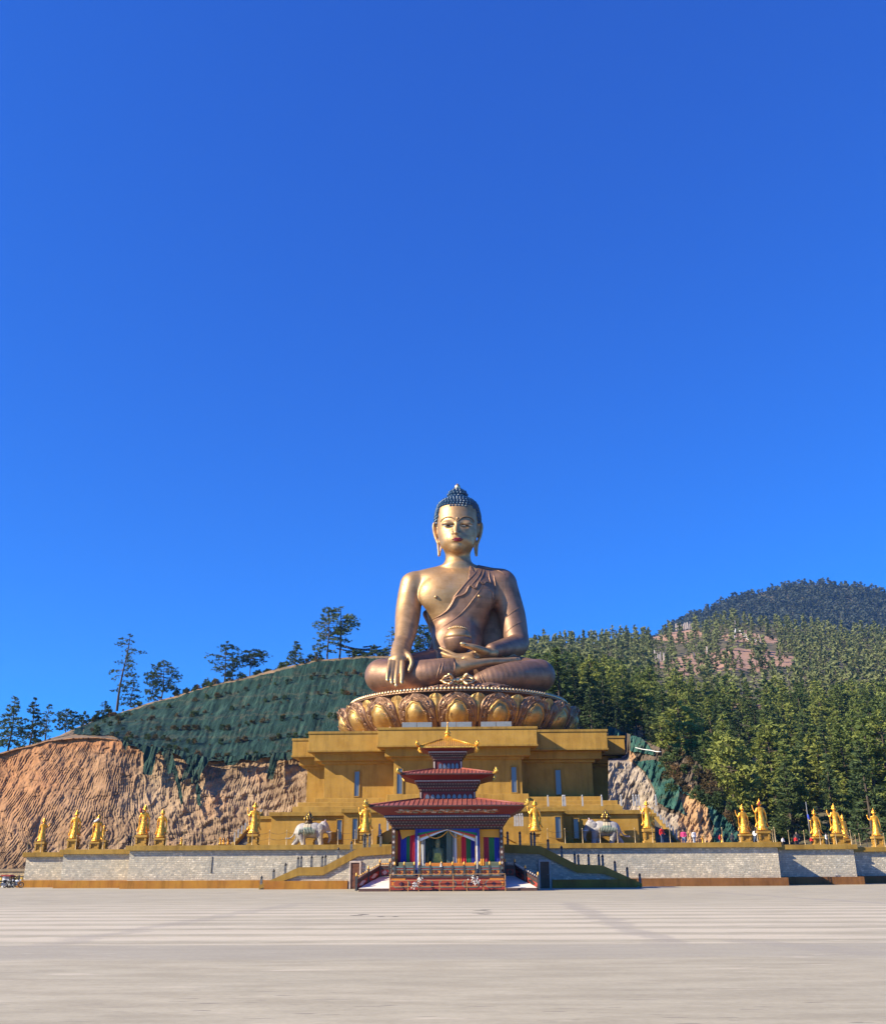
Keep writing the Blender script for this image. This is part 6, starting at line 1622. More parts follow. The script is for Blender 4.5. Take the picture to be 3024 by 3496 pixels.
# folds of the slope: broad buttresses, then toolmark grooves
wx = PX*.0105; wy = PY*.0105
big = (fbm(wx*1.0, wy*.6, 3.3, 3)-.5)*5.0*np.minimum(1, T*3+.25)
rid = 1-np.abs(2*fbm(wx*2.2+3, wy*1.1, 8.8)-1); big = big-.55*sstep(.86, .98, rid)*sstep(330, 520, PX)+.45*np.sin((PY+.28*PX)*2*pi/34+4*fbm(wx, wy, 5.5))*sstep(560, 720, PX)*fbm(wx*2, wy*2, 8.5)
crack = 1-np.abs(2*fbm(wx*1.1+9, wy*2.6, 5.1, 3)-1); big = big+.5*sstep(.95, 1.0, crack)*sstep(.45, .6, fbm(wx*2+7, wy*2, 9.3))
dirn = .62-.55*sstep(120, 520, PX)+.45*(fbm(wx*.5, wy*.5, 1.7)-.5)*2+.15*sstep(600, 900, PX)
u = PX+dirn*(PY-2700)+9*(fbm(wx*2.7, wy*1.9, 2.2)-.5)*2+4*(fbm(PX*.09, PY*.09, 3.2, 2)-.5)
gr = ((1-np.abs(np.sin(u*pi/8.2)))**1.6)*1.9*np.clip(2.6*fbm(wx*2.2, wy*2.2, 6.1)-.75, .05, 1.0)*(.6+.8*fbm(PX*.12, PY*.05, 1.1, 2)); gr2 = (fbm(u*.11, PY*.015, 4.2, 3)-.5)*2.2
amp = .13+.06*fbm(wx, wy, 7.7)
Yc_ = Yc_+big*.6+(gr*amp*.95+gr2*.20)*np.clip((1-T)*16, .15, 1)*np.clip(T*20, 0, 1)+(fbm(PX*.05, PY*.05, 9.1, 3)-.5)*.7+(fbm(PX*.22, PY*.16, 2.1, 3)-.5)*.22
CLs = at(PX, PY, Ybase(PX)+13*T**1.15+(big-np.abs(big)*.2)*.5-.9)
PXYZ = at(PX, PY, Yc_)
def cliff_mat():
    m, nt, b = nmat('cut_earth_cliff'); L = nt.links.new; b.inputs['Roughness'].default_value = .95; b.inputs['Specular IOR Level'].default_value = .1
    g = N(nt, 'ShaderNodeNewGeometry'); sp = N(nt, 'ShaderNodeSeparateXYZ'); L(g.outputs['Position'], sp.inputs[0])
    n1 = N(nt, 'ShaderNodeTexNoise', i_Scale=.11, i_Detail=8.0, i_Roughness=.65); L(g.outputs['Position'], n1.inputs['Vector'])
    r = ramp(nt, [(.30, (.155, .105, .066)), (.50, (.285, .20, .126)), (.70, (.39, .285, .185))]); L(n1.outputs[0], r.inputs[0])
    def mth(op, a, b_):
        n = N(nt, 'ShaderNodeMath', operation=op)
        for i, v in enumerate((a, b_)):
            if isinstance(v, (int, float)): n.inputs[i].default_value = v
            else: L(v, n.inputs[i])
        return n.outputs[0]
    # iron-red soil towards the upper left, and a stain right of the middle
    lf = N(nt, 'ShaderNodeMapRange'); lf.inputs['From Min'].default_value = -44; lf.inputs['From Max'].default_value = -66; L(mth('ADD', sp.outputs[0], mth('MULTIPLY', n1.outputs[0], 14)), lf.inputs[0])
    up = N(nt, 'ShaderNodeMapRange'); up.inputs['From Min'].default_value = 2; up.inputs['From Max'].default_value = 18; L(mth('ADD', sp.outputs[2], mth('MULTIPLY', n1.outputs[0], 6)), up.inputs[0])
    mx = N(nt, 'ShaderNodeMix', data_type='RGBA'); f = mth('MAXIMUM', mth('MULTIPLY', lf.outputs[0], .75), mth('MULTIPLY', up.outputs[0], 0.0)); 
    hi = N(nt, 'ShaderNodeMapRange'); hi.inputs['From Min'].default_value = 20; hi.inputs['From Max'].default_value = 24; L(mth('ADD', sp.outputs[2], mth('MULTIPLY', n1.outputs[0], 3)), hi.inputs[0])
    lx = N(nt, 'ShaderNodeMapRange'); lx.inputs['From Min'].default_value = -48; lx.inputs['From Max'].default_value = -56; L(sp.outputs[0], lx.inputs[0])
    f = mth('MINIMUM', mth('MAXIMUM', mth('MULTIPLY', f, up.outputs[0]), mth('MULTIPLY', hi.outputs[0], lx.outputs[0])), .85)
    L(f, mx.inputs[0]); L(r.outputs[0], mx.inputs[6]); mx.inputs[7].default_value = (.37, .175, .08, 1)
    vs = N(nt, 'ShaderNodeTexVoronoi', i_Scale=.09); L(g.outputs['Position'], vs.inputs['Vector'])
    st = N(nt, 'ShaderNodeMapRange'); st.inputs['From Min'].default_value = .32; st.inputs['From Max'].default_value = .12; st.inputs['To Max'].default_value = .45; L(vs.outputs['Distance'], st.inputs[0])
    m2 = N(nt, 'ShaderNodeMix', data_type='RGBA'); L(st.outputs[0], m2.inputs[0]); L(mx.outputs[2], m2.inputs[6]); m2.inputs[7].default_value = (.38, .19, .10, 1)
    n2 = N(nt, 'ShaderNodeTexNoise', i_Scale=1.3, i_Detail=8.0, i_Roughness=.75); L(g.outputs['Position'], n2.inputs['Vector'])
    r2 = ramp(nt, [(.3, (.62, .62, .62)), (.7, (1.25, 1.2, 1.15))]); L(n2.outputs[0], r2.inputs[0])
    m3 = N(nt, 'ShaderNodeMix', data_type='RGBA', blend_type='MULTIPLY'); m3.inputs[0].default_value = 1; L(m2.outputs[2], m3.inputs[6]); L(r2.outputs[0], m3.inputs[7]); L(m3.outputs[2], b.inputs['Base Color'])
    bp = N(nt, 'ShaderNodeBump', i_Strength=.6, i_Distance=.25); L(n2.outputs[0], bp.inputs['Height']); L(bp.outputs[0], b.inputs['Normal'])
    return m
CM = cliff_mat()
o = link('cliff', npmesh('cliff', PXYZ.reshape(-1, 3), grid_faces(nu, nv), [CM], True)); tag(o, kind='structure')
CL = CLs
# slope above ----------------------------------------------------
def slopeP(px, t, extra=0.0):
    y0 = ipl(px, cliftop); y1 = ipl(px, ridge); y1 = np.minimum(y1, y0-1.5)
    Y0_ = 196.0; Y1_ = 245.0
    steps = t+.012*np.sin(t*2*pi*5)
    Y = Y0_+(Y1_-Y0_)*np.clip(steps, 0, 1.2)
    py = y0+(y1-y0)*t
    return at(px, py, Y-extra)
def big_top(px): return np.interp(px, PX[:, 0], (Yc_[:, -1]-Ybase(PX[:, -1])-13))
nu2, nv2 = 560, 150
PX2 = np.linspace(-500, 2050, nu2)[:, None]*np.ones((1, nv2)); T2 = np.linspace(0, 1.0, nv2)[None, :]*np.ones((nu2, 1))
S2 = slopeP(PX2, T2); S2[..., 2] += (fbm(S2[..., 0]*.2, S2[..., 1]*.2, 1.1)-.5)*.8*np.sin(np.clip(T2, 0, 1)*pi)
back = S2[:, -1:, :]+np.array([0, 60, -14.0])
Y00 = 169.0; fr = at(PX2[:, :1], ipl(PX2[:, :1], cliftop)+2, Y00)
S2b = np.concatenate([fr, S2, back], 1)
dry = mat('dry_hillside_soil', (.30, .19, .11), (.14, .11, .06), .22, .95, 0, .8, 1.2)
o = link('hillside', npmesh('hillside', S2b.reshape(-1, 3), grid_faces(nu2, nv2+2), [dry], True)); tag(o, kind='structure')
# green erosion netting -------------------------------------------
def net_mat(B=1.0):
    m, nt, b = nmat('teal_green_shade_netting'); L = nt.links.new; b.inputs['Roughness'].default_value = .8; b.inputs['Specular IOR Level'].default_value = .2
    g = N(nt, 'ShaderNodeNewGeometry'); mp = N(nt, 'ShaderNodeMapping'); mp.inputs['Rotation'].default_value = (0, radians(18), 0); mp.inputs['Scale'].default_value = (1, .15, .12); L(g.outputs['Position'], mp.inputs['Vector'])
    n1 = N(nt, 'ShaderNodeTexNoise', i_Scale=.9, i_Detail=6.0, i_Roughness=.7); L(mp.outputs[0], n1.inputs['Vector'])
    r = ramp(nt, [(.32, (.005*B, .020*B, .016*B)), (.5, (.012*B, .040*B, .032*B)), (.70, (.036*B, .085*B, .066*B))]); L(n1.outputs[0], r.inputs[0])
    n2 = N(nt, 'ShaderNodeTexNoise', i_Scale=.35, i_Detail=7.0, i_Roughness=.7); L(g.outputs['Position'], n2.inputs['Vector'])
    f = ramp(nt, [(.54, (0, 0, 0)), (.72, (.75, .75, .75))]); L(n2.outputs[0], f.inputs[0])
    mx = N(nt, 'ShaderNodeMix', data_type='RGBA'); L(f.outputs[0], mx.inputs[0]); L(r.outputs[0], mx.inputs[6]); mx.inputs[7].default_value = (.085, .075, .045, 1)
    sz = N(nt, 'ShaderNodeSeparateXYZ'); L(g.outputs['Position'], sz.inputs[0])
    zz = N(nt, 'ShaderNodeMath', operation='MULTIPLY_ADD'); L(n2.outputs[0], zz.inputs[0]); zz.inputs[1].default_value = 5.5; L(sz.outputs[2], zz.inputs[2])
    fr_ = N(nt, 'ShaderNodeMath', operation='PINGPONG'); L(zz.outputs[0], fr_.inputs[0]); fr_.inputs[1].default_value = 3.1
    lr = ramp(nt, [(.0, (.45, .45, .45)), (.03, (.4, .4, .4)), (.09, (0, 0, 0))]); dv = N(nt, 'ShaderNodeMath', operation='DIVIDE'); L(fr_.outputs[0], dv.inputs[0]); dv.inputs[1].default_value = 3.1; L(dv.outputs[0], lr.inputs[0])
    m9 = N(nt, 'ShaderNodeMix', data_type='RGBA'); L(lr.outputs[0], m9.inputs[0]); L(mx.outputs[2], m9.inputs[6]); m9.inputs[7].default_value = (.10, .095, .06, 1)
    L(m9.outputs[2], b.inputs['Base Color'])
    bp = N(nt, 'ShaderNodeBump', i_Strength=1.0, i_Distance=.8); L(n1.outputs[0], bp.inputs['Height']); L(bp.outputs[0], b.inputs['Normal'])
    return m
NM = net_mat(); NM2 = net_mat(2.0)
def net_from(P, PXg, PYg, polys, name, lab, off=.35, grp=None, inv=()):
    nu_, nv_ = PXg.shape
    cx = .25*(PXg[:-1, :-1]+PXg[1:, :-1]+PXg[:-1, 1:]+PXg[1:, 1:]); cy = .25*(PYg[:-1, :-1]+PYg[1:, :-1]+PYg[:-1, 1:]+PYg[1:, 1:])
    ins = np.zeros(cx.shape, bool)
    for pl in polys: ins |= pinpoly(cx, cy, pl)
    for pl in inv: ins &= ~pinpoly(cx, cy, pl)
    Fq = grid_faces(nu_, nv_)[ins.ravel()]
    wr = 1.0*(fbm(PXg*.12+.3*PYg*.12, PYg*.012, 2.7, 3)-.5)
    V = (P+np.array([0, -1.0, .35])*(off+wr)[..., None]).reshape(-1, 3)
    us = np.unique(Fq); mp_ = -np.ones(len(V), int); mp_[us] = np.arange(len(us)); V = V[us]; Fq = mp_[Fq]
    c = V.mean(0); o = empty(name, c, lab, 'netting', grp)
    link('net_sheet', npmesh('net_sheet', V-c, Fq, [NM2 if name == 'bank_netting' else NM], True), o); return o
# sheet over the slope
PY2 = ipl(PX2, cliftop)+(np.minimum(ipl(PX2, ridge), ipl(PX2, cliftop)-1.5)-ipl(PX2, cliftop))*T2
up_poly = [(250, 2508), (260, 2490), (300, 2474), (360, 2454), (440, 2429), (470, 2424), (520, 2403), (600, 2386), (640, 2370), (725, 2345), (790, 2332), (860, 2316), (950, 2294), (1074, 2262), (1150, 2256), (1233, 2249), (1400, 2249), (1420, 2330), (1430, 2700), (420, 2700), (420, 2530), (380, 2512), (300, 2512)]
S2n = np.concatenate([fr, S2], 1); PX2n = np.concatenate([PX2[:, :1], PX2], 1); PY2n = np.concatenate([PY2[:, :1]+2, PY2], 1)
net_from(S2n, PX2n, PY2n, [up_poly], 'hillside_netting', 'big dark teal netting sheet spread over the left hillside', .3)
# tongues hanging down the cliff face
tong = [[(395, 2500), (420, 2540), (436, 2552), (452, 2540), (478, 2545), (498, 2560), (494, 2632), (528, 2634), (540, 2560), (556, 2552), (575, 2600), (580, 2632), (596, 2628), (598, 2590), (590, 2556), (620, 2570), (650, 2600), (660, 2686), (676, 2690), (688, 2672), (700, 2640), (712, 2600), (722, 2578), (735, 2582), (768, 2578), (776, 2602), (810, 2598), (828, 2578), (850, 2584), (880, 2588), (905, 2572), (930, 2560), (914, 2672), (936, 2674), (950, 2590), (962, 2578), (985, 2586), (1010, 2578), (1240, 2590), (1240, 2480), (395, 2480)],
        [(586, 2565), (596, 2585), (622, 2680), (634, 2758), (625, 2762), (612, 2700), (592, 2630)],
        [(655, 2580), (668, 2660), (690, 2700), (694, 2768), (682, 2764), (676, 2700), (662, 2650)],
        [(620, 2678), (640, 2640), (690, 2570), (700, 2575), (650, 2660), (628, 2684)]]
tong[0] = [(x, y+24 if (2540 < y < 2640 and x > 430) else y) for x, y in tong[0]]
net_from(CL, PX, PY, [tong[0]], 'torn_netting', 'ragged lower fringe of teal netting over the top of the tan cliff', 1.3)
for k, (pl, lab) in enumerate(zip(tong[1:], ('long thin netting strip hanging down the cliff, left one', 'long thin netting strip hanging down the cliff, right one', 'slanting netting strip crossing between the two hanging ones'))):
    net_from(CL, PX, PY, [pl], 'netting_strip', lab, 1.5, 'netting strips hanging on the cliff')
# ------------------------------------------------------------ right bank beside the pedestal
rb_top = [(1900, 2420), (1960, 2436), (2030, 2462), (2100, 2486), (2200, 2530), (2300, 2575), (2380, 2600), (2440, 2680), (2500, 2770), (2560, 2840), (2620, 2895), (2700, 2905)]
nu3, nv3 = 420, 220
PX3 = np.linspace(2076, 2640, nu3)[:, None]*np.ones((1, nv3)); T3 = np.linspace(0, 1, nv3)[None, :]*np.ones((nu3, 1))
PY3 = 2900+(ipl(PX3, rb_top)-2900)*T3
Y3_ = 123+5*sstep(2330, 2120, PX3)+16*T3**.9*sstep(2700, 2100, PX3)+34*sstep(2606, 2560, PY3)*sstep(2152, 2130, PX3)+(fbm(PX3*.012, PY3*.012, 4.4)-.5)*5+(fbm(PX3*.09+PY3*.03, PY3*.035, 6.6, 4)-.5)*2.6
S3 = at(PX3, PY3, Y3_)
rockg = mat('grey_brown_rubble_rock', (.48, .39, .29), (.20, .155, .11), .9, .95, 0, 1.0, 2.5)
rockt = mat('orange_tan_rock', (.55, .33, .16), (.33, .19, .09), .5, .95, 0, .9, 1.8)
scrub = mat('scrubby_brown_bank', (.16, .115, .075), (.06, .048, .032), .6, .95, 0, .9, 2.0)
cx3 = .5*(PX3[:-1, :-1]+PX3[1:, 1:]); cy3 = .5*(PY3[:-1, :-1]+PY3[1:, 1:])
jx = cx3+22*(fbm(cx3*.03, cy3*.03, 2.1)-.5); jy = cy3+22*(fbm(cx3*.03, cy3*.03, 5.1)-.5)
mi3 = np.full(cx3.shape, 2)
mi3[pinpoly(jx, jy, [(2060, 2610), (2140, 2570), (2200, 2640), (2250, 2760), (2330, 2790), (2330, 2900), (2000, 2900), (2000, 2600)])] = 0
mi3[pinpoly(jx, jy, [(2150, 2560), (2180, 2590), (2175, 2605), (2150, 2600), (2140, 2570)])] = 1
mi3[pinpoly(jx, jy, [(2250, 2600), (2300, 2610), (2330, 2650), (2290, 2655), (2262, 2625)])] = 1
mi3[pinpoly(jx, jy, [(2305, 2690), (2345, 2680), (2400, 2700), (2410, 2740), (2425, 2820), (2430, 2900), (2310, 2900), (2320, 2780)])] = 1
mi3[pinpoly(jx, jy, [(2160, 2500), (2240, 2520), (2250, 2535), (2190, 2520)])] = 1
o = link('rocky_bank', npmesh('rocky_bank', S3.reshape(-1, 3), grid_faces(nu3, nv3), [rockg, rockt, scrub], True, mi3.ravel())); tag(o, kind='structure')
net_from(S3, PX3, PY3, [[(1950, 2440), (2030, 2470), (2080, 2484), (2120, 2502), (2180, 2520), (2200, 2535), (2218, 2560), (2236, 2578), (2228, 2585), (2190, 2575), (2138, 2568), (2120, 2560), (2050, 2530), (1950, 2520)]], 'bank_netting', 'bright teal netting sheet on the bank behind the pedestal, upper piece', .3, 'netting sheets on the right bank')
net_from(S3, PX3, PY3, [[(2125, 2575), (2160, 2605), (2230, 2600), (2262, 2605), (2290, 2660), (2315, 2690), (2370, 2728), (2330, 2712), (2312, 2700), (2330, 2760), (2336, 2790), (2315, 2770), (2300, 2765), (2310, 2775), (2280, 2765), (2245, 2745), (2230, 2690), (2200, 2640), (2165, 2610)]], 'bank_netting', 'long diagonal teal netting sheet between grey and tan rock', .35, 'netting sheets on the right bank')
net_from(S3, PX3, PY3, [[(2412, 2745), (2430, 2765), (2470, 2790), (2510, 2840), (2540, 2880), (2540, 2898), (2425, 2898), (2436, 2830), (2420, 2790)]], 'bank_netting', 'dark teal netting at the foot of the bank behind the visitors', .35, 'netting sheets on the right bank')
# water pipe lying on the bank
o = empty('white_pipe', at(2210, 2573, 138), 'thin white pipe lying across the upper netting of the right bank', 'pipe'); c0 = np.array(o.location)
pp = [(2165, 2566), (2190, 2572), (2215, 2575), (2235, 2580), (2252, 2580)]
idx = [(np.abs(PX3[:, 0]-x).argmin()) for x, y in pp]; pts = []
for i, (x, y) in zip(idx, pp):
    j = np.abs(PY3[i]-y).argmin(); pts.append(S3[i, j]+np.array([0, -1.1, .4])-c0)
mb = MB(); mb.tube(pts, .06, 6); mb.build('pipe', M['white'], o)
# ------------------------------------------------------------ forested slopes on the right
rf_top = [(1300, 2300), (1700, 2235), (1850, 2205), (2000, 2205), (2100, 2190), (2200, 2180), (2300, 2160), (2400, 2146), (2500, 2128), (2620, 2138), (2750, 2150), (2900, 2172), (3024, 2180), (3500, 2190)]
rf_bot = [(1300, 2500), (1900, 2480), (2100, 2560), (2300, 2700), (2450, 2850), (2560, 2905), (3500, 2905)]
def forestP(px, t):
    y0 = ipl(px, rf_bot); y1 = ipl(px, rf_top); s = np.asarray(t, float)
    Y0_ = np.interp(px, [1900, 2300, 2500, 3100], [205, 185, 150, 125])
    Y = Y0_*(860/Y0_)**(s**1.05); py = y0+(y1-y0)*s**.92
    return at(px, py, Y), py
nu4, nv4 = 260, 160
PX4 = np.linspace(1300, 3500, nu4)[:, None]*np.ones((1, nv4)); T4 = np.linspace(0, 1, nv4)[None, :]*np.ones((nu4, 1))
S4, PY4 = forestP(PX4, T4); S4[..., 2] += (fbm(PX4*.02, T4*14, 3.1)-.5)*2.0*T4
cx4 = .5*(PX4[:-1, :-1]+PX4[1:, 1:]); cy4 = .5*(PY4[:-1, :-1]+PY4[1:, 1:])
jx = cx4+40*(fbm(cx4*.02, cy4*.03, 2.1)-.5); jy = cy4+24*(fbm(cx4*.02, cy4*.03, 5.1)-.5)
bare = [[(2220, 2170), (2290, 2140), (2390, 2135), (2390, 2170), (2350, 2200), (2290, 2200), (2250, 2180)], [(2460, 2172), (2500, 2160), (2560, 2160), (2640, 2180), (2660, 2200), (2560, 2205), (2480, 2195)],
        [(2230, 2260), (2330, 2245), (2450, 2220), (2600, 2220), (2710, 2240), (2710, 2275), (2600, 2290), (2440, 2290), (2350, 2310), (2290, 2320), (2250, 2290)], [(2500, 2380), (2560, 2370), (2610, 2420), (2600, 2480), (2550, 2470), (2510, 2420)]]
mi4 = np.zeros(cx4.shape, int)
for bq in bare: mi4[pinpoly(jx, jy, bq)] = 1
back = S4[:, -1:, :]+np.array([0, 250, -60.0])
S4b = np.concatenate([S4, back], 1); mi4b = np.concatenate([mi4, np.zeros((nu4-1, 1), int)], 1)
ffl = mat('forest_floor', (.16, .13, .07), (.06, .06, .03), .12, .95, 0, .6, .6)
redsoil = mat('bare_red_soil', (.50, .29, .19), (.34, .20, .13), .12, .95, 0, .6, .6)
o = link('forest_ground', npmesh('forest_ground', S4b.reshape(-1, 3), grid_faces(nu4, nv4+1), [ffl, redsoil], True, mi4b.ravel())); tag(o, kind='structure')
# far mountain
fm_top = [(1500, 2330), (2000, 2300), (2250, 2172), (2350, 2114), (2420, 2082), (2480, 2058), (2560, 2033), (2620, 2018), (2700, 2004), (2760, 1996), (2810, 1995), (2860, 2004), (2900, 2003), (2960, 2014), (3024, 2032), (3200, 2070), (3600, 2160)]
def mountP(px, t):
    y1 = ipl(px, fm_top); y0 = 2350.0; Y = 1250+900*t
    return at(px, y0+(y1-y0)*t, Y)
nu5, nv5 = 200, 60
PX5 = np.linspace(1500, 3600, nu5)[:, None]*np.ones((1, nv5)); T5 = np.linspace(0, 1, nv5)[None, :]*np.ones((nu5, 1))
S5 = mountP(PX5, T5); S5[..., 2] += (fbm(PX5*.012, T5*5, 3.9)-.5)*26*np.sin(T5*pi)
S5b = np.concatenate([S5, S5[:, -1:, :]+np.array([0, 500, -200.0])], 1)
o = link('mountain', npmesh('mountain', S5b.reshape(-1, 3), grid_faces(nu5, nv5+1), [ffl], True)); tag(o, kind='structure')
# ------------------------------------------------------------ trees
def foliage(name, c1, c2, c3):
    m, nt, b = nmat(name); L = nt.links.new; b.inputs['Roughness'].default_value = .75; b.inputs['Specular IOR Level'].default_value = .15
    g = N(nt, 'ShaderNodeNewGeometry'); oi = N(nt, 'ShaderNodeObjectInfo'); at_ = N(nt, 'ShaderNodeAttribute'); at_.attribute_name = 'tint'
    n1 = N(nt, 'ShaderNodeTexNoise', i_Scale=.55, i_Detail=3.0); L(g.outputs['Position'], n1.inputs['Vector'])
    ad = N(nt, 'ShaderNodeMath', operation='ADD'); L(oi.outputs['Random'], ad.inputs[0]); L(at_.outputs['Fac'], ad.inputs[1])
    a2 = N(nt, 'ShaderNodeMath', operation='MULTIPLY_ADD'); L(n1.outputs[0], a2.inputs[0]); a2.inputs[1].default_value = 1.0; L(ad.outputs[0], a2.inputs[2])
    a3 = N(nt, 'ShaderNodeMath', operation='MULTIPLY'); L(a2.outputs[0], a3.inputs[0]); a3.inputs[1].default_value = .5
    r = ramp(nt, [(.2, c2), (.5, c1), (.85, c3)]); L(a3.outputs[0], r.inputs[0]); L(r.outputs[0], b.inputs['Base Color'])
    tr = nt.nodes.new('ShaderNodeBsdfTranslucent'); L(r.outputs[0], tr.inputs[0]); ms = nt.nodes.new('ShaderNodeMixShader'); ms.inputs[0].default_value = .25
    L(b.outputs[0], ms.inputs[1]); L(tr.outputs[0], ms.inputs[2]); L(ms.outputs[0], nt.nodes['Material Output'].inputs[0])
    return m
FMt = foliage('pine_needles', (.155, .195, .052), (.060, .098, .034), (.29, .31, .075))
FMd = foliage('dark_pine_needles', (.065, .10, .042), (.030, .052, .026), (.12, .16, .055))
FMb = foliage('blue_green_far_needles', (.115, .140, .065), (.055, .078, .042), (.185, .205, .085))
FMm = foliage('haze_tinted_mountain_needles', (.060, .078, .068), (.035, .050, .048), (.09, .105, .085))  # distance haze painted into the needle colour, setting the mountain behind the ridge
FMs = foliage('dry_shrub_leaves', (.11, .09, .045), (.06, .05, .03), (.18, .11, .055))
BK = mat('pine_bark', (.11, .085, .065), (.06, .045, .035), 2, .9)
def cards(C, D, ln, wd, rg, blades):
    """narrow rhombus blades: centres C, outward directions D"""
    n = len(C); V = []; 
    for b in range(blades):
        d = D+rg.normal(0, .55, D.shape); d /= np.linalg.norm(d, axis=1, keepdims=True)+1e-9
        s = np.cross(d, rg.normal(0, 1, D.shape)); s /= np.linalg.norm(s, axis=1, keepdims=True)+1e-9
        l = ln*(.7+.6*rg.random((n, 1))); w_ = wd*(.7+.6*rg.random((n, 1)))
        c = C+rg.normal(0, .15, C.shape)*ln
        V.append(np.stack([c-d*l*.5, c+s*w_*.5+d*l*.05, c+d*l*.5, c-s*w_*.5+d*l*.05], 1))
    V = np.concatenate(V).reshape(-1, 3); return V, np.arange(len(V)).reshape(-1, 4)
def tube_np(pts, r, n=5):
    pts = np.array(pts, float); V = []; F = []
    for i, p in enumerate(pts):
        t = pts[min(i+1, len(pts)-1)]-pts[max(i-1, 0)]; t /= np.linalg.norm(t)+1e-9; a = np.cross(t, [.13, .3, .9]) if abs(t[2]) < .9 else np.cross(t, [1, .1, 0]); a /= np.linalg.norm(a); b = np.cross(t, a)
        for k in range(n): V.append(p+r[i]*(cos(2*pi*k/n)*a+sin(2*pi*k/n)*b))
    for i in range(len(pts)-1):
        for k in range(n): F.append((i*n+k, i*n+(k+1) % n, (i+1)*n+(k+1) % n, (i+1)*n+k))
    return np.array(V), np.array(F)
def conifer(seed, H=15., R=3.2, bare_=.12, nb=90, blades=4, ln=.85, wd=.24, droop=.15, shape=1.0, dens=1.0, irregular=.35, lean=0.0, top=0.0, clump=5, whorl=0, flat=1.0):
    """returns crown (V, F) and trunk (V, F): whorled boughs carrying needle sprays"""
    rg = np.random.default_rng(seed); C = []; D = []; TV = []; TF = []; off = 0
    tp = [(lean*H*(t**1.4)+.12*sin(7*t+seed), .12*cos(5*t+seed), H*t) for t in np.linspace(0, 1, 7)]
    v, f = tube_np(tp, [H*.017*(1-t*.9)+.02 for t in np.linspace(0, 1, 7)]); TV.append(v); TF.append(f+off); off += len(v)
    tpa = np.array(tp)
    for k in range(nb):
        t = bare_+(1-bare_)*((k+rg.random())/nb); z = H*t
        if whorl: t = bare_+(1-bare_)*(np.floor((t-bare_)/(1-bare_)*whorl)+.5+.25*rg.normal(0, .5))/whorl; t = min(.995, t); z = H*t
        q = (t-bare_)/(1-bare_)
        prof_ = (1-q)**shape*(.55+.45*min(1, q*5+.25)) if top == 0 else (sin(pi*min(1, q*.95+.08)))**.7*(1+top*(q-.5))
        L_ = R*prof_*(1-irregular+2*irregular*rg.random())+.25
        a = rg.random()*2*pi+k*2.4; base = np.array([np.interp(z, tpa[:, 2], tpa[:, 0]), np.interp(z, tpa[:, 2], tpa[:, 1]), z])
        up_ = .25*(q-.2)-droop; tip = base+np.array([cos(a)*L_, sin(a)*L_, L_*up_+.2*L_*rg.normal(0, .4)])
        mid = (base+tip)/2+np.array([0, 0, .08*L_])
        if L_ > 1.0: v, f = tube_np([base, mid, tip], [.035*L_*.6+.015, .02*L_*.6+.01, .008], 3); TV.append(v); TF.append(f+off); off += len(v)
        m_ = max(2, int(clump*L_*dens/1.6))
        for s in rg.random(m_)**.6:
            s = .22+.8*s; p = base*(1-s)**2+2*mid*s*(1-s)+tip*s*s if s < 1 else tip
            sd = np.array([-sin(a), cos(a), 0])*rg.normal(0, .20*L_*min(1, s*1.1)); C.append(p+sd+np.array([0, 0, flat*rg.normal(0, .06*L_+.05)])); d = np.array([cos(a), sin(a), .15])+sd*.6; D.append(d/np.linalg.norm(d))
    C = np.array(C); D = np.array(D); V, F = cards(C, D, ln, wd, rg, blades)
    return (V, F), (np.concatenate(TV), np.concatenate(TF))
def broom(seed, H=3, R=1.2, n=60, ln=.6, wd=.2):
    rg = np.random.default_rng(seed); th_ = rg.random(n)*2*pi; ph = rg.random(n); r = R*np.sqrt(rg.random(n))*np.sqrt(1-ph*.75)
    C = np.stack([r*np.cos(th_), r*np.sin(th_), H*(.08+.9*ph)], 1); D = np.stack([np.cos(th_), np.sin(th_), .8+0*th_], 1)
    return cards(C, D, ln, wd, rg, 4)
def tmesh(nm, VF, m): return npmesh(nm, VF[0], VF[1], [m])
def tree_protos(specs, fm):
    out = []
    for sp_ in specs:
        cr, tr = conifer(**sp_); out.append((tmesh('crown', cr, fm), tmesh('trunk', tr, BK)))
    return out
def put_tree(pr, loc, s, rz, lab, cat='tree', grp=None, name='pine_tree', sx=1.0):
    o = empty(name, loc, lab, cat, grp, rz); o.scale = (s*sx, s*sx, s)
    link('crown', pr[0], o); link('trunk', pr[1], o); return o
# skyline trees on the left ridge, each with its own habit
def sky_tree(px, ytop, ybase, Y, lab, seed, **kw):
    Y = float(np.interp(px, [0, 300, 400], [200, 240, 246])); base = at(px, ybase, Y); H = float(at(px, ytop, Y)[2]-base[2]); wpx = kw.pop('w', 50)
    R = wpx/2*float(mpp(base)); cr, tr = conifer(seed, H=H, R=R*1.15, **kw)
    o = empty('ridge_pine', base, lab, 'tree', 'pines along the left skyline'); link('crown', tmesh('crown', cr, FMd), o); link('trunk', tmesh('trunk', tr, BK), o); return o
ln_ = dict(ln=.75, wd=.20, blades=4, whorl=12, flat=.8, clump=5.6)
sky_tree(28, 2380, 2565, 150, 'dense broad pine at the left picture edge', 11, w=100, nb=68, bare_=.08, shape=.8, **ln_)
sky_tree(100, 2382, 2550, 152, 'dense pine, second from the left picture edge', 12, w=80, nb=62, bare_=.1, shape=.8, **ln_)
sky_tree(152, 2405, 2530, 155, 'thin open pine, third from the left picture edge', 13, w=60, nb=37, bare_=.15, shape=.7, dens=.7, **ln_)
sky_tree(222, 2422, 2502, 156, 'rounded open pine above the red soil edge', 14, w=75, nb=37, bare_=.12, top=.2, **ln_)
sky_tree(398, 2162, 2428, 182, 'tall slender bare-stemmed pine leaning right on the ridge', 15, w=85, nb=43, bare_=.22, top=.5, irregular=.55, lean=.07, dens=.9, **ln_)
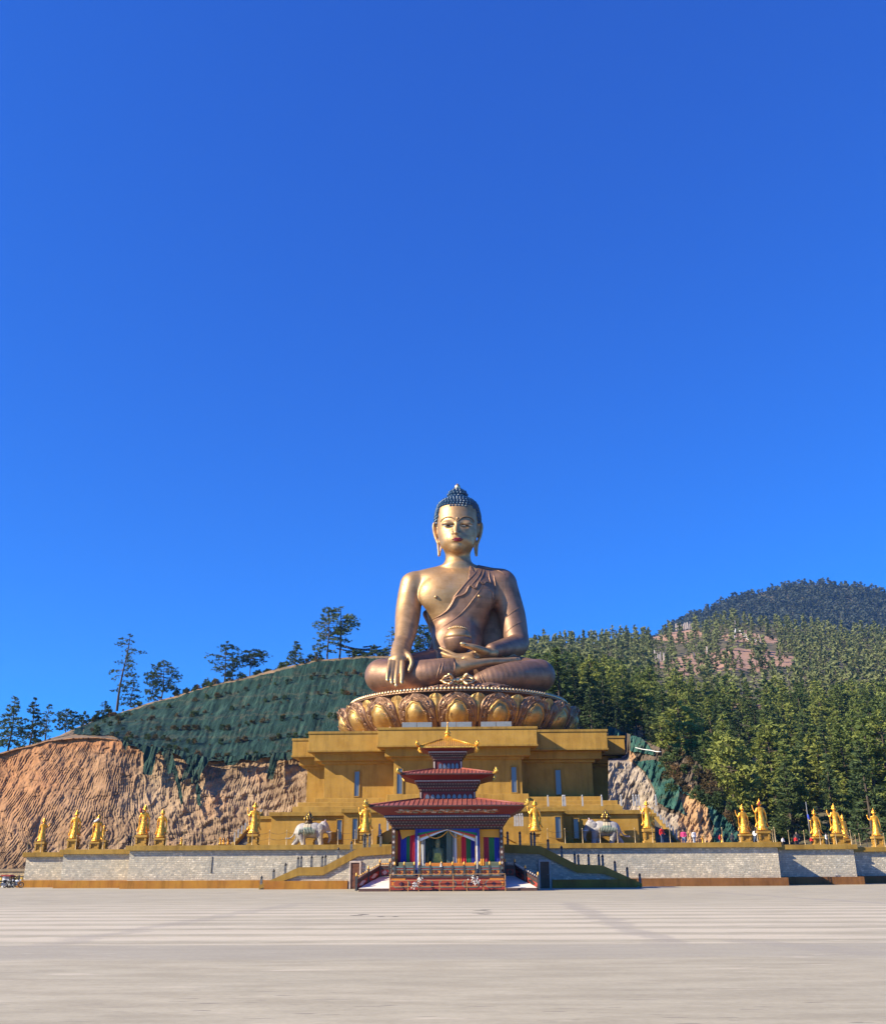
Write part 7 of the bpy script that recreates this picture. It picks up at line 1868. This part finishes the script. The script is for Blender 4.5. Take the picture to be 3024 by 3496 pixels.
sky_tree(445, 2300, 2415, 184, 'feathery smaller pine right of the tall slender one', 16, w=70, nb=43, bare_=.05, shape=.8, dens=.6, **ln_)
sky_tree(517, 2295, 2392, 186, 'bushy left half of a pair of pines on the ridge', 17, w=52, nb=43, bare_=.05, shape=.7, dens=.8, **ln_)
sky_tree(552, 2255, 2385, 186, 'fuller right half of a pair of pines on the ridge', 18, w=80, nb=49, bare_=.18, top=.3, irregular=.4, **ln_)
sky_tree(765, 2190, 2332, 192, 'layered pine with a long low left bough', 19, w=78, nb=46, bare_=.15, top=.1, irregular=.5, **ln_)
sky_tree(792, 2255, 2328, 193, 'small leafy pine tucked right of the layered one', 20, w=52, nb=31, bare_=.05, shape=.7, dens=.8, **ln_)
sky_tree(852, 2217, 2312, 196, 'flat umbrella topped pine on a bent bare stem', 21, w=84, nb=37, bare_=.45, top=.6, lean=.12, irregular=.4, dens=1.2, **ln_)
sky_tree(1008, 2190, 2275, 200, 'compact conical pine standing alone on the ridge', 22, w=50, nb=49, bare_=.08, shape=.7, **ln_)
sky_tree(1118, 2072, 2250, 204, 'large open pine with long left boughs near the figure', 23, w=90, nb=55, bare_=.12, top=.1, irregular=.55, **ln_)
sky_tree(1160, 2071, 2250, 205, 'tall pine with a ball of foliage half way up its stem', 24, w=95, nb=37, bare_=.48, top=.1, irregular=.4, **ln_)
sky_tree(1160, 2140, 2250, 205, 'low rounded tuft on the stem of the tall pine', 25, w=30, nb=22, bare_=.75, top=.1, **ln_)
sky_tree(1338, 2142, 2245, 208, 'thin ragged pine just left of the giant forearm', 26, w=40, nb=22, bare_=.2, top=.3, dens=.6, **ln_)
sky_tree(1445, 2134, 2225, 210, 'dark rounded pine in the gap between arm and body', 27, w=70, nb=55, bare_=.2, top=.1, **ln_)
for k, (px, yt, w_) in enumerate(((285, 2430, 30), (350, 2395, 40), (372, 2420, 34), (330, 2440, 30), (470, 2395, 36), (605, 2352, 24), (635, 2350, 26), (668, 2340, 20), (705, 2320, 24), (735, 2318, 22), (825, 2300, 26), (880, 2290, 26), (915, 2285, 22), (960, 2262, 22), (975, 2258, 20), (1060, 2235, 26), (1085, 2222, 34), (1200, 2215, 40), (1230, 2220, 40), (1280, 2202, 46), (1312, 2214, 30), (1390, 2215, 60), (1470, 2210, 70), (1432, 2195, 40))):
    yb = float(ipl(px, ridge))+4; Y = 185+25*(px/1300)
    sky_tree(px, yt, yb, Y, '%s low bushy pine from the left along the ridge line' % ORD[k] if k < 16 else '%s dark bush of the thicket on the ridge left of the figure' % ORD[k-16], 40+k, w=w_, nb=22, bare_=.02, shape=.6, dens=1.4, **ln_)
# little shrubs dotted on the netting ledges
shr = [tmesh('shrub', broom(90+k, 1.0, .62, 46, .34, .12), FMs) for k in range(3)]+[tmesh('shrub', broom(95+k, 1.0, .55, 46, .34, .12), FMd) for k in range(3)]
r_ = random.Random(8)
for k in range(230):
    px = r_.uniform(300, 1240); row = r_.choice([.0, .0, .18, .2, .38, .4, .6, .62, .8, .82, .98]); t = row+r_.uniform(-.012, .02)+(.0 if px > 420 else .1)
    if t < 0: t = .01
    p = slopeP(np.array(px), np.array(t)); s = r_.uniform(.35, 1.25)
    o = link('netting_shrub', shr[r_.randrange(6)]); o.location = (p[0], p[1]-.4, p[2]+.1); o.scale = (s*1.1, s*1.1, s); o.rotation_euler = (0, 0, r_.random()*6)
    z_ = ['lowest ledge', 'second ledge', 'third ledge', 'fourth ledge', 'top ledge'][min(4, int(t*5))]
    tag(o, 'small dry shrub growing through the netting on the %s of the hillside' % z_, 'shrub', 'small shrubs on the %s of the netted hillside' % z_)
# scrub on the right bank
for k in range(190):
    i = r_.randrange(nu3); j = int(nv3*r_.uniform(.55, .99)); p = S3[i, j]; px, py = PX3[i, j], PY3[i, j]
    if px < 2000 or (px < 2260 and py > ipl(px, rb_top)+10): continue
    s = r_.uniform(.6, 1.5); o = link('bank_shrub', shr[r_.randrange(6) if px > 2240 else r_.randrange(3)]); o.location = (p[0], p[1]-.3, p[2]-.1); o.scale = (s, s, s); o.rotation_euler = (0, 0, r_.random()*6)
    tag(o, 'dry brown scrub bush on the bank between pedestal and forest', 'shrub', 'scrub bushes on the right bank')
# forest ----------------------------------------------------------
specs = [dict(seed=s, H=15, R=R, nb=nb, bare_=b, shape=sh, top=tp, ln=.9, wd=.28, blades=4, clump=6.5, irregular=ir, whorl=15, flat=.75) for s, R, nb, b, sh, tp, ir in ((1, 3.3, 90, .06, 1.05, 0, .25), (2, 3.7, 90, .10, .95, 0, .3), (3, 2.9, 80, .12, 1.1, 0, .3), (4, 3.8, 80, .15, 1, .0, .35), (5, 3.2, 70, .28, 1, .2, .4))]
PR_l = tree_protos(specs, FMt); PR_d = tree_protos(specs[:3], FMd)
mid_specs = [conifer(seed=s, H=15, R=R*.88, nb=34, bare_=b, shape=1.0, top=tp, ln=1.7, wd=.62, blades=3, clump=3.2, irregular=.4) for s, R, b, tp in ((31, 3.4, .06, 0), (32, 3.8, .1, 0), (33, 3.3, .15, .2), (34, 3.6, .2, .3))]
far_specs = [conifer(seed=s, H=15, R=R*.85, nb=18, bare_=b, shape=1.05, ln=2.6, wd=1.15, blades=2, clump=2.0, irregular=.35) for s, R, b in ((41, 3.6, .05), (42, 3.9, .1), (43, 3.4, .15))]
cand = []
rf = np.random.default_rng(21)
# candidates spread evenly over the ground of the slope
Yg = rf.uniform(0, 1, 60000)
t_ = Yg; px_ = rf.uniform(1550, 3300, 60000)
Pq, pyq = forestP(px_, t_)
# keep with a chance proportional to real ground area per sample, thinned to an even spacing
cell = {}
keep = []
for i in rf.permutation(60000):
    x, y = Pq[i, 0], Pq[i, 1]; sp_ = 5.8+4.6*rf.random()+(2.2 if y > 430 else 0)
    jx_, jy_ = px_[i], pyq[i]
    hp_ = 15*3260/y; inb = any(pinpoly(np.array([jx_+d_ for d_ in (-13, 0, 13) for _ in range(6)]), np.array([jy_-hp_*f_ for _ in range(3) for f_ in (0, .2, .4, .6, .8, 1)]), bq).any() for bq in bare)
    if inb and rf.random() > .04: continue
    cx_, cy_ = int(x//7), int(y//7); ok = True
    for a in (-1, 0, 1):
        for b in (-1, 0, 1):
            for q in cell.get((cx_+a, cy_+b), ()):
                if (q[0]-x)**2+(q[1]-y)**2 < sp_*sp_: ok = False; break
            if not ok: break
        if not ok: break
    if ok: cell.setdefault((cx_, cy_), []).append((x, y)); keep.append(i)
keep = [i for i in keep if not (px_[i] < 2330 and t_[i] < .035)]
print('forest trees', len(keep))
# size on the picture decides which are individuals
inv_ = [i for i in keep if 1880 < px_[i] < 3080]; inv_.sort(key=lambda i: Pq[i, 1]); solo = set(inv_[:285])
hid = [i for i in keep if i not in solo]
def zone(px, Y):
    a = 'left' if px < 2350 else ('middle' if px < 2700 else 'right'); b = 'lowest front' if Y < 170 else ('lower' if Y < 230 else ('central' if Y < 300 else 'upper')); return '%s %s' % (b, a)
for i in solo:
    p = Pq[i]; n_ = fbm(np.array(p[0]*.03), np.array(p[1]*.03), 2.0); light = n_ > .46
    pr = PR_l[rf.integers(5)] if light else PR_d[rf.integers(3)]
    s = .45+.75*rf.random()
    if p[1] < 150: s *= .75
    z_ = zone(px_[i], p[1])
    put_tree(pr, (p[0], p[1], p[2]-.3), s, rf.random()*6.28, '%s pine in the %s part of the right hand forest' % ('yellow green' if light else 'dark green', z_), grp='%s pines, %s part of the right hand forest' % ('yellow green' if light else 'dark green', z_), sx=.9+.35*rf.random())
def merged(idx, P, specs_, name, lab, fm, smin_, smax_, tintf, kind='stuff', tr_every=1):
    VV = []; FF = []; MI = []; TT = []; off = 0
    for i in idx:
        cr, tr = specs_[rf.integers(len(specs_))]; s = smin_+(smax_-smin_)*rf.random(); a = rf.random()*6.28; R_ = np.array([[cos(a), -sin(a), 0], [sin(a), cos(a), 0], [0, 0, 1]])
        ti = tintf(P[i])
        for (V, F), mi in ((cr, 0), (tr, 1)):
            if mi == 1 and len(F) > 60: k = 30; F = F[:k]; V = V[:int(F.max())+1]
            v = (V*s*np.array([1.15, 1.15, 1]))@R_.T+P[i]-np.array([0, 0, .3]); VV.append(v); FF.append(F+off); off += len(v); MI.append(np.full(len(F), mi)); TT.append(np.full(len(v), ti))
    me = npmesh(name, np.concatenate(VV), np.concatenate(FF), [fm, BK], False, np.concatenate(MI))
    at_ = me.attributes.new('tint', 'FLOAT', 'POINT'); at_.data.foreach_set('value', np.concatenate(TT).astype(np.float32))
    o = link(name, me); tag(o, lab, 'forest', None, kind); return o
tf = lambda p: float(1.6*(fbm(np.array(p[0]*.012), np.array(p[1]*.012), 2.0)-.5)+.35*rf.normal())
near_h = [i for i in hid if Pq[i, 1] < 420]; far_h = [i for i in hid if Pq[i, 1] >= 420]
merged(near_h, Pq, mid_specs, 'mid_forest', 'continuous pine forest on the middle of the right hand slope', FMt, .6, 1.05, tf)
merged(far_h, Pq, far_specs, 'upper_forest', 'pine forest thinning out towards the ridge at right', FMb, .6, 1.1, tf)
# far mountain trees
pm_ = rf.uniform(1900, 3300, 9000); tm = rf.random(9000)**.8
Pm = mountP(pm_, tm); Pm[:, 2] += (fbm(pm_*.012, tm*5, 3.9)-.5)*26*np.sin(tm*pi)
merged(range(6500), Pm, [conifer(seed=s, H=15, R=4.2, nb=9, bare_=.02, shape=.8, ln=4.6, wd=2.3, blades=2, clump=1.4, irregular=.35) for s in (51, 52, 53)], 'mountain_forest', 'haze-tinted forest covering the distant rounded mountain', FMm, .7, 1.35, lambda p: float(.4*rf.normal()))
# prayer flag poles on the bare red patches
fl_m = mat('faded_white_prayer_flag', (.62, .55, .50), (.45, .36, .32), .3, .8)
pole_me = None
mb = MB(); mb.tube([(0, 0, 0), (0, 0, 9.0)], .06, 4); mb.box(-.02, .85, -.02, .02, 2.0, 8.8); q = mb.build('flag', fl_m); fme = q.data; bpy.data.objects.remove(q)
def on_forest(px, py):
    t = np.linspace(0, 1, 400); P_, y_ = forestP(np.full(400, float(px)), t); return P_[np.abs(y_-py).argmin()]
ps = [(2305+r_.uniform(0, 32), 2142+r_.uniform(-4, 6), 0) for _ in range(12)]+[(2336+r_.uniform(0, 48), 2146+r_.uniform(-2, 6), 1) for _ in range(20)]+[(2228+r_.uniform(0, 48), 2268+r_.uniform(-6, 10), 2) for _ in range(11)]+[(2394, 2252, 3), (2414, 2250, 3), (2370, 2262, 3), (2600, 2196, 4), (2608, 2198, 4), (2592, 2190, 4), (2510, 2150, 4)]
labs = ['grey vertical prayer flag pole on the upper red clearing, left cluster', 'pink white vertical prayer flag pole on the upper red clearing, right cluster', 'white vertical prayer flag pole at the left end of the lower clearing', 'white prayer flag pole in the middle of the lower clearing', 'thin prayer flag pole above the fan of white flag lines']
for x, y, k in ps:
    p = on_forest(x, y); o = link('prayer_flag', fme); o.location = (p[0], p[1], p[2]); s = .75+.45*r_.random(); o.scale = (s*.75, s, s*.8); o.rotation_euler = (0, 0, r_.uniform(-.5, .5))
    tag(o, labs[k], 'flag', 'prayer flags: '+labs[k][:40])
o = empty('flag_lines', on_forest(2515, 2172)+np.array([0, 0, 8.]), 'fan of white prayer flag lines running down from one point on the clearing', 'flag line'); c0 = np.array(o.location)
for (x, y) in ((2496, 2188), (2500, 2192), (2505, 2195), (2580, 2200), (2590, 2198), (2560, 2196), (2600, 2202)):
    mb = MB(); q = on_forest(x, y)+np.array([0, 0, 2.0])-c0; mb.tube([q*t+np.array([0, 0, -1.5*4*t*(1-t)]) for t in np.linspace(0, 1, 7)], .22, 4); mb.build('line', M['white'], o)
# dark bunting along the ridge left of the figure
o = empty('prayer_flag_string', at(1240, 2215, 250), 'dark string of small prayer flags sagging along the ridge', 'flag string'); c0 = np.array(o.location)
bm1 = mat('dark_blue_bunting', (.02, .03, .10), None, 3, .8); bm2 = mat('white_bunting', (.5, .5, .52), None, 3, .8)
mb = MB()
for (xa, ya, xb, yb, sag) in ((1150, 2200, 1340, 2212, 12), (1160, 2196, 1300, 2205, 14), (1150, 2212, 1340, 2222, 10), (1240, 2207, 1268, 2203, 1)):
    pts = []; n = int((xb-xa)/3.5)
    for k in range(n+1):
        t = k/n; p = at(xa+(xb-xa)*t, ya+(yb-ya)*t+sag*4*t*(1-t), 250)-c0; pts.append(p)
        mb.box(p[0]-.13, p[0]+.13, p[1]-.02, p[1]+.02, p[2]-.38, p[2], 0 if k % 5 else 1)
    mb.tube(pts, .03, 4, 0)
mb.build('bunting', [bm1, bm2], o)

# ------------------------------------------------------------ air
hm = bpy.data.materials.new('thin_air_haze'); hm.use_nodes = True; ht = hm.node_tree
for n_ in list(ht.nodes): 
    if n_.type != 'OUTPUT_MATERIAL': ht.nodes.remove(n_)
pv = ht.nodes.new('ShaderNodeVolumePrincipled'); pv.inputs['Color'].default_value = (.2, .46, 1.0, 1); pv.inputs['Density'].default_value = .00005; pv.inputs['Anisotropy'].default_value = .0
ht.links.new(pv.outputs[0], ht.nodes['Material Output'].inputs['Volume'])
mb = MB(); mb.box(-2600, 2600, -320, 3300, -301.2, 660)
tag(mb.build('haze', hm), kind='stuff')
